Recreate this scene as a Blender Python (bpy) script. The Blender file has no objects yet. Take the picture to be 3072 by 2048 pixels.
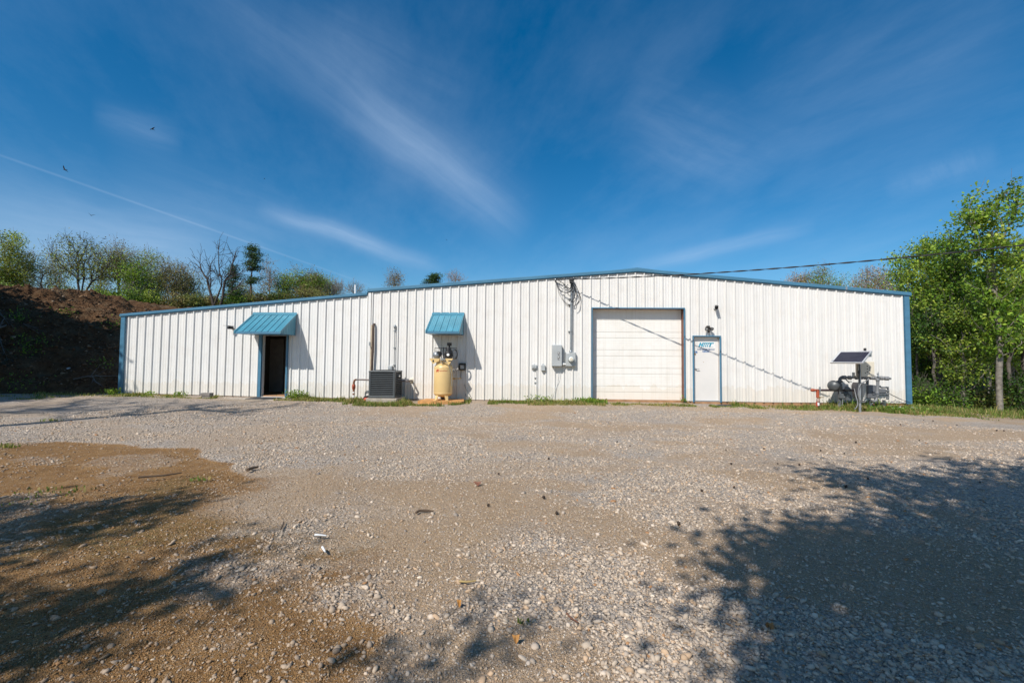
SUN_E = 5.0; SKY_S = 0.115; SKY_SAT = 1.42; SKY_HUE = 0.495; EXPO = 0.0
CLOUD_C = (4.6, 6.0, 8.0, 1)
import bpy, math, random
import numpy as np
from mathutils import Vector, Matrix

random.seed(7)
scene = bpy.context.scene
COL = scene.collection
R_ = math.radians

# ------------------------------------------------------------------ camera
FPX = 1340.0                       # focal length in photo pixels (3072 wide)
CAM = Vector((5.562, -15.327, 1.318))
YAW, PITCH, ROLL = -0.0410, 0.0421, 0.0089

def _axes():
    f = Vector((math.sin(YAW) * math.cos(PITCH), math.cos(YAW) * math.cos(PITCH), math.sin(PITCH)))
    r = f.cross(Vector((0, 0, 1))).normalized()
    u = r.cross(f)
    c, s = math.cos(ROLL), math.sin(ROLL)
    return c * r + s * u, -s * r + c * u, f
CR, CU, CF = _axes()

def ray(px, py):
    return CF + CR * ((px - 1536) / FPX) - CU * ((py - 1024) / FPX)

def W(px, py, y=0.0):
    """world point on the vertical plane Y = y seen at a photo pixel"""
    d = ray(px, py)
    return CAM + d * ((y - CAM.y) / d.y)

def at(px, py, depth):
    """world point at a given distance along the view axis"""
    return CAM + ray(px, py) * depth

# ------------------------------------------------------------------ noise / ground height
def _hash(ix, iy, seed):
    h = np.sin(ix * 127.1 + iy * 311.7 + seed * 74.7) * 43758.5453
    return h - np.floor(h)

def vnoise(x, y, seed=0):
    x = np.asarray(x, float); y = np.asarray(y, float)
    ix, iy = np.floor(x), np.floor(y)
    fx, fy = x - ix, y - iy
    fx = fx * fx * (3 - 2 * fx); fy = fy * fy * (3 - 2 * fy)
    a = _hash(ix, iy, seed); b = _hash(ix + 1, iy, seed)
    c = _hash(ix, iy + 1, seed); d = _hash(ix + 1, iy + 1, seed)
    return (a * (1 - fx) + b * fx) * (1 - fy) + (c * (1 - fx) + d * fx) * fy

def fbm(x, y, seed=0, oct=4):
    s, a, t = 0.0, 1.0, 0.0
    x = np.asarray(x, float); y = np.asarray(y, float)
    for o in range(oct):
        s = s + a * vnoise(x * 2 ** o, y * 2 ** o, seed + o * 3)
        t += a; a *= 0.5
    return s / t

def sstep(a, b, v):
    t = np.clip((np.asarray(v, float) - a) / (b - a), 0, 1)
    return t * t * (3 - 2 * t)

def zg(x, y):
    x = np.asarray(x, float); y = np.asarray(y, float)
    z = -0.06 - 0.0058 * np.clip(x + 9, -6, 27.5)
    z = z + 0.011 * np.clip(y, -22, 0)
    z = z - 0.055 * np.clip(x - 18.3, 0, 14)
    # ground comes up to the foot of the wall panels
    zw = np.interp(x, [-8.95, -3.9, -.6, 4.5, 7.4, 11.0, 14.0, 18.0], [.01, -.05, -.075, -.075, -.055, -.075, -.125, -.165])
    z = z + (zw - (-0.06 - 0.0058 * (x + 9))) * np.exp(-(np.clip(np.abs(y) - .9, 0, None) / 1.5) ** 2) * (x > -9.5) * (x < 18.3)
    z = z + sstep(21, 40, y) * 3.0 * (1 - sstep(16, 24, x))
    z = z + (fbm(x * 0.35, y * 0.35, 5, 3) - 0.5) * 0.10 * (1 - np.exp(-np.abs(y) / 2.5)) + (fbm(x * 1.3, y * 1.3, 9, 2) - 0.5) * 0.03
    return z

def G(px, py):
    """world point where a photo pixel meets the ground"""
    d = ray(px, py)
    t = 8.0
    for _ in range(40):
        p = CAM + d * t
        z = float(zg(p.x, p.y))
        t2 = (z - CAM.z) / d.z
        t = 0.5 * t + 0.5 * t2
    return CAM + d * t

# ------------------------------------------------------------------ materials
def new_mat(name):
    m = bpy.data.materials.new(name); m.use_nodes = True
    nt = m.node_tree
    return m, nt, nt.nodes['Principled BSDF']

def pbr(name, col, rough=0.6, metal=0.0, var=0.12, scale=6.0, bump=0.0, bscale=60.0, dirt=None, stretch=(1, 1, 1), spec=0.5):
    """principled surface whose colour drifts with object-space noise"""
    m, nt, b = new_mat(name)
    N, L = nt.nodes, nt.links
    tc = N.new('ShaderNodeTexCoord'); mp = N.new('ShaderNodeMapping')
    mp.inputs['Scale'].default_value = stretch
    L.new(tc.outputs['Object'], mp.inputs[0])
    n = N.new('ShaderNodeTexNoise'); n.inputs['Scale'].default_value = scale; n.inputs['Detail'].default_value = 6
    L.new(mp.outputs[0], n.inputs['Vector'])
    r = N.new('ShaderNodeValToRGB')
    lo = [max(0, c * (1 - var)) for c in col]; hi = [min(1, c * (1 + var)) for c in col]
    if dirt: lo = dirt
    r.color_ramp.elements[0].position = 0.3; r.color_ramp.elements[1].position = 0.7
    r.color_ramp.elements[0].color = (*lo, 1); r.color_ramp.elements[1].color = (*hi, 1)
    L.new(n.outputs[0], r.inputs[0]); L.new(r.outputs[0], b.inputs['Base Color'])
    b.inputs['Roughness'].default_value = rough; b.inputs['Metallic'].default_value = metal
    b.inputs['Specular IOR Level'].default_value = spec
    if bump:
        n2 = N.new('ShaderNodeTexNoise'); n2.inputs['Scale'].default_value = bscale; n2.inputs['Detail'].default_value = 4
        L.new(tc.outputs['Object'], n2.inputs['Vector'])
        bp = N.new('ShaderNodeBump'); bp.inputs['Strength'].default_value = bump; bp.inputs['Distance'].default_value = 0.02
        L.new(n2.outputs[0], bp.inputs['Height']); L.new(bp.outputs[0], b.inputs['Normal'])
    return m

def attr_mat(name, rough=0.7, transl=0.0, gain=1.0, spec=0.3):
    """colour from the per-vertex attribute Col (real colour differences between leaves or stones)"""
    m, nt, b = new_mat(name)
    N, L = nt.nodes, nt.links
    a = N.new('ShaderNodeAttribute'); a.attribute_name = 'Col'
    b.inputs['Roughness'].default_value = rough; b.inputs['Specular IOR Level'].default_value = spec
    L.new(a.outputs['Color'], b.inputs['Base Color'])
    if transl:
        t = N.new('ShaderNodeBsdfTranslucent'); mx = N.new('ShaderNodeMixShader')
        hs = N.new('ShaderNodeHueSaturation'); hs.inputs['Hue'].default_value = 0.48; hs.inputs['Value'].default_value = 1.2
        L.new(a.outputs['Color'], hs.inputs['Color']); L.new(hs.outputs[0], t.inputs['Color'])
        mx.inputs[0].default_value = transl
        L.new(b.outputs[0], mx.inputs[1]); L.new(t.outputs[0], mx.inputs[2])
        L.new(mx.outputs[0], N['Material Output'].inputs['Surface'])
    return m

# ------------------------------------------------------------------ mesh builders
def npmesh(name, v, f, col=None, smooth=False):
    v = np.asarray(v, np.float32); f = np.asarray(f, np.int32)
    k = f.shape[1]
    me = bpy.data.meshes.new(name)
    me.vertices.add(len(v)); me.vertices.foreach_set('co', v.ravel())
    me.loops.add(f.size); me.loops.foreach_set('vertex_index', f.ravel())
    me.polygons.add(len(f)); me.polygons.foreach_set('loop_start', np.arange(0, f.size, k, dtype=np.int32))
    if smooth: me.polygons.foreach_set('use_smooth', np.ones(len(f), bool))
    me.update(calc_edges=True)
    if col is not None:
        at_ = me.color_attributes.new('Col', 'FLOAT_COLOR', 'POINT')
        c4 = np.ones((len(v), 4), np.float32); c4[:, :3] = col
        at_.data.foreach_set('color', c4.ravel())
    return me

class MB:
    def __init__(s): s.v = []; s.f = []; s.sm = []; s.mi = []; s.cur = 0
    def add(s, vs, fs, smooth=False):
        o = len(s.v)
        s.v += [tuple(p) for p in vs]
        for q in fs:
            s.f.append([i + o for i in q]); s.sm.append(smooth); s.mi.append(s.cur)
        return s
    def box(s, a, b):
        x0, x1 = sorted((a[0], b[0])); y0, y1 = sorted((a[1], b[1])); z0, z1 = sorted((a[2], b[2]))
        return s.add([(x0, y0, z0), (x1, y0, z0), (x1, y1, z0), (x0, y1, z0), (x0, y0, z1), (x1, y0, z1), (x1, y1, z1), (x0, y1, z1)],
                     [(0, 3, 2, 1), (4, 5, 6, 7), (0, 1, 5, 4), (1, 2, 6, 5), (2, 3, 7, 6), (3, 0, 4, 7)])
    def cbox(s, c, size, m=None):
        h = [x / 2 for x in size]
        vs = [Vector((sx * h[0], sy * h[1], sz * h[2])) for sz in (-1, 1) for sx, sy in ((-1, -1), (1, -1), (1, 1), (-1, 1))]
        if m is not None: vs = [m @ p for p in vs]
        c = Vector(c)
        return s.add([c + p for p in vs], [(0, 3, 2, 1), (4, 5, 6, 7), (0, 1, 5, 4), (1, 2, 6, 5), (2, 3, 7, 6), (3, 0, 4, 7)])
    def rbox(s, a, b, r=0.01):
        """box with chamfered vertical and horizontal front edges"""
        x0, x1 = sorted((a[0], b[0])); y0, y1 = sorted((a[1], b[1])); z0, z1 = sorted((a[2], b[2]))
        def ring(z, i):
            return [(x0 + r + i, y0 + i, z), (x1 - r - i, y0 + i, z), (x1 - i, y0 + r + i, z), (x1 - i, y1 - r - i, z), (x1 - r - i, y1 - i, z), (x0 + r + i, y1 - i, z), (x0 + i, y1 - r - i, z), (x0 + i, y0 + r + i, z)]
        rs = ring(z0, r * .7) + ring(z0 + r, 0) + ring(z1 - r, 0) + ring(z1, r * .7)
        fs = [tuple(range(7, -1, -1)), tuple(range(24, 32))]
        for k in range(3):
            for i in range(8):
                j = (i + 1) % 8
                fs.append((k * 8 + i, k * 8 + j, k * 8 + 8 + j, k * 8 + 8 + i))
        return s.add(rs, fs)
    def tube(s, pts, r, n=8, smooth=True, caps=True):
        pts = [Vector(p) for p in pts]
        m = len(pts)
        rr = r if isinstance(r, (list, tuple)) else [r] * m
        t0 = (pts[1] - pts[0]).normalized()
        ref = Vector((0, 0, 1)) if abs(t0.z) < 0.9 else Vector((1, 0, 0))
        nrm = t0.cross(ref).normalized()
        vs, fs = [], []
        for i in range(m):
            t = (pts[min(i + 1, m - 1)] - pts[max(i - 1, 0)]).normalized()
            nrm = (nrm - t * nrm.dot(t)).normalized(); bn = t.cross(nrm)
            for k in range(n):
                a = 2 * math.pi * k / n
                vs.append(pts[i] + (nrm * math.cos(a) + bn * math.sin(a)) * rr[i])
        for i in range(m - 1):
            for k in range(n):
                k2 = (k + 1) % n
                fs.append((i * n + k, i * n + k2, i * n + n + k2, i * n + n + k))
        s.add(vs, fs, smooth)
        if caps:
            s.add(vs[:n], [tuple(range(n - 1, -1, -1))]); s.add(vs[-n:], [tuple(range(n))])
        return s
    def lathe(s, c, axis, prof, n=20, smooth=True):
        """prof: (distance along axis, radius)"""
        c = Vector(c); ax = Vector(axis).normalized()
        ref = Vector((0, 0, 1)) if abs(ax.z) < 0.9 else Vector((1, 0, 0))
        u = ax.cross(ref).normalized(); w = ax.cross(u)
        vs, fs = [], []
        for t, r in prof:
            for k in range(n):
                a = 2 * math.pi * k / n
                vs.append(c + ax * t + (u * math.cos(a) + w * math.sin(a)) * max(r, 1e-4))
        m = len(prof)
        for i in range(m - 1):
            for k in range(n):
                k2 = (k + 1) % n
                fs.append((i * n + k, i * n + k2, i * n + n + k2, i * n + n + k))
        s.add(vs, fs, smooth)
        s.add(vs[:n], [tuple(range(n - 1, -1, -1))]); s.add(vs[-n:], [tuple(range(n))])
        return s
    def sweep(s, path, sec, cap=True):
        """cross-section sec (y, dz) swept along path (x, z); closed"""
        n = len(sec); vs = []; fs = []
        for x, z in path:
            for y, dz in sec: vs.append((x, y, z + dz))
        for i in range(len(path) - 1):
            for k in range(n):
                k2 = (k + 1) % n
                fs.append((i * n + k, i * n + k2, i * n + n + k2, i * n + n + k))
        if cap: fs += [tuple(range(n - 1, -1, -1)), tuple(range((len(path) - 1) * n, len(path) * n))]
        return s.add(vs, fs)
    def prism(s, poly, d):
        """planar polygon (3D points) extruded by vector d"""
        n = len(poly); d = Vector(d)
        vs = [Vector(p) for p in poly] + [Vector(p) + d for p in poly]
        fs = [tuple(range(n)), tuple(range(2 * n - 1, n - 1, -1))] + [(i, i + n, (i + 1) % n + n, (i + 1) % n) for i in range(n)]
        return s.add(vs, fs)
    def mesh(s, name, off=(0, 0, 0)):
        me = bpy.data.meshes.new(name)
        ox, oy, oz = off
        me.from_pydata([(a - ox, b - oy, c - oz) for a, b, c in s.v], [], s.f)
        me.polygons.foreach_set('use_smooth', s.sm); me.polygons.foreach_set('material_index', s.mi)
        me.update()
        import bmesh
        bm = bmesh.new(); bm.from_mesh(me); bmesh.ops.recalc_face_normals(bm, faces=bm.faces); bm.to_mesh(me); bm.free()
        return me

ORIGIN = {}
def tag(o, label=None, cat=None, group=None, kind=None):
    if label: o['label'] = label
    if cat: o['category'] = cat
    if group: o['group'] = group
    if kind: o['kind'] = kind
    return o

def thing(name, label, cat, loc=(0, 0, 0), group=None):
    o = bpy.data.objects.new(name, None); COL.objects.link(o)
    o.location = loc; o.empty_display_size = 0.2
    ORIGIN[o.name] = Vector(loc)
    return tag(o, label, cat, group)

def root_of(o):
    while o.parent: o = o.parent
    return o

def obj(name, mb, mat, parent=None, label=None, **kw):
    """one mesh object; coordinates in mb are world coordinates"""
    off = ORIGIN[root_of(parent).name] if parent else Vector(kw.pop('loc', (0, 0, 0)))
    me = mb.mesh(name, off) if isinstance(mb, MB) else mb
    o = bpy.data.objects.new(name, me); COL.objects.link(o)
    for m in (mat if isinstance(mat, (list, tuple)) else [mat]): me.materials.append(m)
    if parent: o.parent = parent
    else:
        o.location = off; ORIGIN[o.name] = off
    if label: o['label'] = label
    return o

def text_geo(s, width=None, height=None, shear=0.0, offset=0.0, extrude=0.0):
    """built-in font outline as (verts, faces), scaled to width and/or height, lower-left at 0,0 in the XZ plane"""
    cu = bpy.data.curves.new('lettering', 'FONT'); cu.body = s; cu.shear = shear; cu.offset = offset; cu.extrude = extrude
    cu.resolution_u = 3
    o = bpy.data.objects.new('lettering', cu); COL.objects.link(o)
    dg = bpy.context.evaluated_depsgraph_get(); dg.update()
    me = bpy.data.meshes.new_from_object(o.evaluated_get(dg))
    vs = [v.co.copy() for v in me.vertices]; fs = [tuple(p.vertices) for p in me.polygons]
    bpy.data.objects.remove(o); bpy.data.curves.remove(cu); bpy.data.meshes.remove(me)
    x0 = min(v.x for v in vs); x1 = max(v.x for v in vs); y0 = min(v.y for v in vs); y1 = max(v.y for v in vs)
    sx = (width / (x1 - x0)) if width else None; sz = (height / (y1 - y0)) if height else None
    sx = sx or sz; sz = sz or sx
    return [((v.x - x0) * sx, v.z, (v.y - y0) * sz) for v in vs], fs
# ------------------------------------------------------------------ camera object, light, sky
cd = bpy.data.cameras.new('camera'); cam = bpy.data.objects.new('camera', cd); COL.objects.link(cam)
cam.matrix_world = Matrix(((CR.x, CU.x, -CF.x, CAM.x), (CR.y, CU.y, -CF.y, CAM.y), (CR.z, CU.z, -CF.z, CAM.z), (0, 0, 0, 1)))
cd.sensor_width = 36.0; cd.lens = FPX / 3072 * 36.0
cd.clip_start = 0.05; cd.clip_end = 2000
scene.camera = cam

SUN_TO = Vector((-2.0, -3.2, 3.76)).normalized()
sd = bpy.data.lights.new('sun', 'SUN'); sun = bpy.data.objects.new('sun', sd); COL.objects.link(sun)
sd.energy = SUN_E; sd.angle = R_(0.53); sd.color = (1.0, 0.95, 0.88)
sun.rotation_euler = SUN_TO.to_track_quat('Z', 'Y').to_euler()
sun.location = (-20, -30, 40)

w = bpy.data.worlds.new('World'); scene.world = w; w.use_nodes = True
nt = w.node_tree; N, L = nt.nodes, nt.links
sky = N.new('ShaderNodeTexSky'); sky.sky_type = 'NISHITA'; sky.sun_disc = False
sky.sun_elevation = math.asin(SUN_TO.z); sky.sun_rotation = math.atan2(SUN_TO.x, SUN_TO.y) % (2 * math.pi)
sky.air_density = 1.0; sky.dust_density = 0.6; sky.ozone_density = 3.0; sky.altitude = 200
tc = N.new('ShaderNodeTexCoord')

def vm(op, a, b=None):
    n = N.new('ShaderNodeVectorMath'); n.operation = op
    for i, q in enumerate((a, b)):
        if q is None: continue
        if isinstance(q, (tuple, list, Vector)): n.inputs[i].default_value = tuple(q)
        else: L.new(q, n.inputs[i])
    return n.outputs['Value'] if op in ('DOT_PRODUCT', 'LENGTH') else n.outputs['Vector']
def ma(op, a, b=None, c=None, clamp=False):
    n = N.new('ShaderNodeMath'); n.operation = op; n.use_clamp = clamp
    for i, q in enumerate((a, b, c)):
        if q is None: continue
        if isinstance(q, (int, float)): n.inputs[i].default_value = q
        else: L.new(q, n.inputs[i])
    return n.outputs[0]
def noise(vec, scale, detail=5, rough=0.55, col=False):
    n = N.new('ShaderNodeTexNoise'); n.inputs['Scale'].default_value = scale
    n.inputs['Detail'].default_value = detail; n.inputs['Roughness'].default_value = rough
    L.new(vec, n.inputs['Vector'])
    return n.outputs['Color'] if col else n.outputs[0]

D = vm('NORMALIZE', tc.outputs['Generated'])
warp = vm('SUBTRACT', noise(D, 3.0, 3, col=True), (0.5, 0.5, 0.5))
DW = vm('NORMALIZE', vm('ADD', D, vm('MULTIPLY', warp, (0.045, 0.045, 0.045))))

def streak(p0, p1, width, strength, fibre=0.6, warped=True, side=0.0, fscale=(1.2, 14)):
    """soft cirrus band on the sky dome between two directions"""
    a, b = ray(*p0).normalized(), ray(*p1).normalized()
    mid = (a + b).normalized(); nrm = a.cross(b).normalized(); tang = nrm.cross(mid).normalized()
    half = 0.5 * a.angle(b)
    d = DW if warped else D
    ac = vm('DOT_PRODUCT', d, nrm); al = ma('ARCTAN2', vm('DOT_PRODUCT', d, tang), vm('DOT_PRODUCT', d, mid))
    g = ma('POWER', math.e, ma('MULTIPLY', ma('POWER', ma('DIVIDE', ac, width), 2), -1))
    u = ma('DIVIDE', al, half)
    e = ma('SUBTRACT', 1.0, ma('POWER', ma('ABSOLUTE', u), 2.5), clamp=True)
    front = ma('GREATER_THAN', vm('DOT_PRODUCT', d, mid), 0.2)
    m = ma('MULTIPLY', ma('MULTIPLY', ma('MULTIPLY', g, e), front), strength)
    if side: m = ma('MULTIPLY', m, ma('ADD', 1.0, ma('MULTIPLY', u, side), clamp=False))
    if fibre:
        cx = N.new('ShaderNodeCombineXYZ')
        L.new(ma('MULTIPLY', al, fscale[0]), cx.inputs[0]); L.new(ma('MULTIPLY', ac, fscale[1]), cx.inputs[1])
        cx.inputs[2].default_value = p0[0] * 0.013
        f = ma('MULTIPLY_ADD', noise(cx.outputs[0], 3.0, 6, 0.6), 2.0, -0.5, clamp=True)
        m = ma('MULTIPLY', m, ma('MULTIPLY_ADD', f, fibre, 1 - fibre * 0.6))
    return ma('MAXIMUM', m, 0.0)

bands = [
    streak((470, -160), (1600, 700), 0.066, 0.16, 0.6, side=0.2, fscale=(1.6, 15)),
    streak((860, 20), (1430, 300), 0.050, 0.07, 0.7, fscale=(1.6, 16)),
    streak((1020, 260), (1570, 700), 0.040, 0.17, 0.6, fscale=(1.8, 18)),
    streak((770, 612), (1340, 803), 0.017, 0.34, 0.6, side=-0.2, fscale=(2.0, 26)),
    streak((300, 500), (1000, 720), 0.060, 0.09, 0.8, fscale=(1.8, 18)),
    streak((-200, 560), (860, 800), 0.060, 0.14, 0.7, fscale=(1.8, 18)),
    streak((-300, 700), (660, 790), 0.060, 0.26, 0.6, fscale=(1.8, 16)),
    streak((1880, 815), (2450, 675), 0.017, 0.28, 0.6, fscale=(2.0, 26)),
    streak((1850, 330), (2320, 520), 0.080, 0.13, 0.8, fscale=(2.4, 12)),
    streak((2250, 420), (3200, 60), 0.11, 0.10, 0.8, fscale=(2.0, 10)),
    streak((2640, 580), (3010, 455), 0.018, 0.12, 1.0, fscale=(20, 6)),
    streak((270, 330), (560, 420), 0.024, 0.12, 0.8, fscale=(4, 20)),
    streak((-500, 290), (1180, 880), 0.0017, 0.13, 0.5, warped=False, fscale=(8, 0)),
]
cl = bands[0]
for b_ in bands[1:]: cl = ma('ADD', cl, b_)
# thin overall veil, stretched cirrus seen on a high flat layer
sp = N.new('ShaderNodeSeparateXYZ'); L.new(D, sp.inputs[0])
inv = ma('DIVIDE', 1.0, ma('ADD', ma('MAXIMUM', sp.outputs[2], 0.0), 0.18))
cv = N.new('ShaderNodeCombineXYZ')
L.new(ma('MULTIPLY', ma('ADD', ma('MULTIPLY', sp.outputs[0], 0.9), ma('MULTIPLY', sp.outputs[1], 0.35)), inv), cv.inputs[0])
L.new(ma('MULTIPLY', ma('SUBTRACT', ma('MULTIPLY', sp.outputs[1], 0.9), ma('MULTIPLY', sp.outputs[0], 0.35)), ma('MULTIPLY', inv, 0.5)), cv.inputs[1])
veil = ma('MULTIPLY', ma('SUBTRACT', noise(cv.outputs[0], 1.7, 9, 0.64), 0.44, clamp=True), 0.36)
cl = ma('ADD', cl, veil)
# the layer thins overhead and dissolves below the horizon
cl = ma('MINIMUM', cl, 0.75)

hs = N.new('ShaderNodeHueSaturation'); hs.inputs['Saturation'].default_value = SKY_SAT; hs.inputs['Hue'].default_value = SKY_HUE
L.new(sky.outputs[0], hs.inputs['Color'])
mixc = N.new('ShaderNodeMix'); mixc.data_type = 'RGBA'
L.new(cl, mixc.inputs[0]); L.new(hs.outputs[0], mixc.inputs[6]); mixc.inputs[7].default_value = CLOUD_C
bg = N['Background']; L.new(mixc.outputs[2], bg.inputs['Color']); bg.inputs['Strength'].default_value = SKY_S

scene.view_settings.view_transform = 'Standard'; scene.view_settings.look = 'None'
scene.view_settings.exposure = EXPO; scene.view_settings.gamma = 1.0
scene.cycles.max_bounces = 6; scene.cycles.diffuse_bounces = 3; scene.cycles.transparent_max_bounces = 4
scene.cycles.use_denoising = True
# ------------------------------------------------------------------ ground sheet
def axis(fine0, fine1, step, lo, hi):
    a = list(np.arange(fine0, fine1 + 1e-6, step))
    s = step; p = fine1
    while p < hi: s *= 1.18; p += s; a.append(p)
    s = step; p = fine0; b = []
    while p > lo: s *= 1.18; p -= s; b.append(p)
    return np.array(b[::-1] + a)

def pts_world(px_list):
    return np.array([[G(*p).x, G(*p).y] for p in px_list])

def sdist(x, y, poly):
    """signed distance to polygon, positive inside"""
    d = np.full(x.shape, 1e9); ins = np.zeros(x.shape, bool)
    n = len(poly)
    for i in range(n):
        ax, ay = poly[i]; bx, by = poly[(i + 1) % n]
        ex, ey = bx - ax, by - ay
        t = np.clip(((x - ax) * ex + (y - ay) * ey) / (ex * ex + ey * ey + 1e-12), 0, 1)
        d = np.minimum(d, np.hypot(x - ax - t * ex, y - ay - t * ey))
        c = ((ay > y) != (by > y)) & (x < (bx - ax) * (y - ay) / (by - ay + 1e-12) + ax)
        ins ^= c
    return np.where(ins, d, -d)

DIRT = pts_world([(-60, 1335), (0, 1326), (250, 1318), (380, 1325), (430, 1341), (560, 1343), (600, 1363), (720, 1380), (745, 1402), (790, 1424), (860, 1426), (1000, 1430), (1100, 1452), (1060, 1480), (1000, 1512), (930, 1530), (800, 1548), (790, 1590), (920, 1640), (1040, 1740), (1050, 1900), (1020, 2040)])
DIRT = np.vstack([DIRT, [[4.9, -14.2], [4.6, -16.5], [-3, -20], [-14, -20], [-14, -11]]])
TONG = (G(700, 1400).x, G(1060, 1400).x)
SANDS = [(1130, 1450, 1.3, .35, .9), (1640, 1452, .7, .28, .8), (1500, 1500, 1.1, .35, .8), (1300, 1600, .9, .4, .95), (1560, 1400, .8, .25, .5),
         (1750, 1555, .5, .5, .7), (1450, 1282, .9, .35, .6), (1800, 1268, 1.3, .35, .5), (2150, 1228, 2.2, .4, .7), (2330, 1560, 1.0, .6, .5),
         (1560, 1700, .35, .22, .7), (1120, 1640, .4, .25, .6), (1700, 1305, 1.0, .3, .5), (2250, 1400, 1.6, .6, .35), (1250, 1710, .25, .2, .5),
         (120, 1220, 1.6, .25, .6), (430, 1215, 1.4, .2, .45), (2700, 1290, 2.0, .4, .4), (1960, 1220, 1.2, .3, .6)]
TAN = pts_world([(820, 1420), (1200, 1425), (1560, 1440), (1700, 1520), (1560, 1620), (1480, 1700), (1420, 1800), (1250, 1850), (1120, 1760), (1010, 1700), (930, 1600), (850, 1500)])
SANDS = [(G(a, b).x, G(a, b).y, c, d, e) for a, b, c, d, e in SANDS]

def masks(x, y):
    wx = x + (fbm(x * 1.1, y * 1.1, 21, 4) - .5) * 0.9
    wy = y + (fbm(x * 1.1, y * 1.1, 31, 4) - .5) * 0.7
    sd_ = sdist(wx, wy, DIRT)
    hard = .8 * sstep(-11.9, -10.8, wy); dirt = hard * sstep(-0.03, 0.16, sd_) + (1 - hard) * sstep(-.75, .55, sd_ + (fbm(x * 2.6, y * 2.6, 43, 4) - .5) * 1.2)
    tongue = sstep(TONG[0], TONG[1], wx) * sstep(-11.6, -10.6, y)          # the right end of the patch is paler sand
    dirt = dirt * (1 - .80 * tongue)
    # stony patches inside the dirt
    st = fbm(x * 0.9, y * 0.9, 41, 4)
    dirt = dirt * (1 - 0.45 * sstep(0.55, 0.68, st))
    sand = .85 * tongue * sstep(-.15, .2, sd_)
    for cx, cy, rx, ry, s in SANDS:
        r = np.hypot((wx - cx) / rx, (wy - cy) / ry)
        sand = np.maximum(sand, s * (1 - sstep(0.55, 1.25, r)))
    tz = sdist(wx, wy, TAN); sand = np.maximum(sand, (.45 + .5 * sstep(.35, .6, fbm(x * 1.4, y * 1.4, 57, 4))) * sstep(-.35, .35, tz))
    sand = np.maximum(sand, 0.85 * sstep(0.46, 0.64, fbm(x * 0.55 + 3, y * 0.85, 51, 5)) * (1 - dirt))
    sand = np.maximum(sand, .8 * np.exp(-((y + .9) / .75) ** 2) * sstep(.30, .55, fbm(x * .9, y * 1.5, 55, 4)))
    for yc_, of in ((-5.0, -.78), (-5.0, .78), (-8.3, -.75), (-8.3, .75)):          # worn wheel lanes
        ln = y - (yc_ + of + .7 * np.sin(x * .22 + yc_) + .10 * x * (yc_ < -6))
        sand = np.maximum(sand, .62 * np.exp(-(ln / .26) ** 2) * sstep(.25, .6, fbm(x * .8, y * 1.2, 59, 3)) * (1 - dirt))
    left = 1 - sstep(-2, 4, x)
    sand = sand * (1 - 0.45 * left)
    green = 0.5 * np.exp(-((y + 0.55 + 0.3 * (vnoise(x * .6, 0 * x, 3) - .5)) / 0.55) ** 2) * sstep(0.38, 0.62, fbm(x * 1.2, y * 1.5, 61, 3)) * (x > -11)
    green = np.maximum(green, 0.9 * sstep(19.5, 24.5, x) * sstep(-2.0, -0.4, y + 0.02 * x))
    green = np.maximum(green, sstep(20, 24, y))
    green = np.maximum(green, 0.5 * sstep(0.62, 0.72, fbm(x * 0.8, y * 0.8, 71, 4)) * dirt)
    return np.clip(dirt, 0, 1), np.clip(sand, 0, 1), np.clip(green, 0, 1)

xs = axis(-13.5, 21.0, 0.07, -350, 350); ys = axis(-15.2, 1.0, 0.06, -80, 500)
gx, gy = np.meshgrid(xs, ys)
gz = zg(gx, gy)
dm, sm_, gm = masks(gx, gy)
# small relief: gravel humps, dirt hollow a little lower than the gravel
near = np.exp(-np.clip(np.hypot(gx - 5.5, gy + 15) - 4, 0, None) / 10)
gz = gz - 0.03 * dm + (fbm(gx * 7, gy * 7, 81, 3) - 0.5) * 0.028 * (1 - 0.5 * sm_) * near
gz = gz - 0.10 * sstep(0.05, 0.6, gy) * (gx < 18.2) * (gy < 23)      # stays below the slab
ny, nx = gx.shape
V = np.stack([gx.ravel(), gy.ravel(), gz.ravel()], 1)
idx = np.arange(nx * ny).reshape(ny, nx)
F = np.stack([idx[:-1, :-1].ravel(), idx[:-1, 1:].ravel(), idx[1:, 1:].ravel(), idx[1:, :-1].ravel()], 1)
me = npmesh('ground', V, F, np.stack([dm.ravel(), sm_.ravel(), gm.ravel()], 1), smooth=True)

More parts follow.
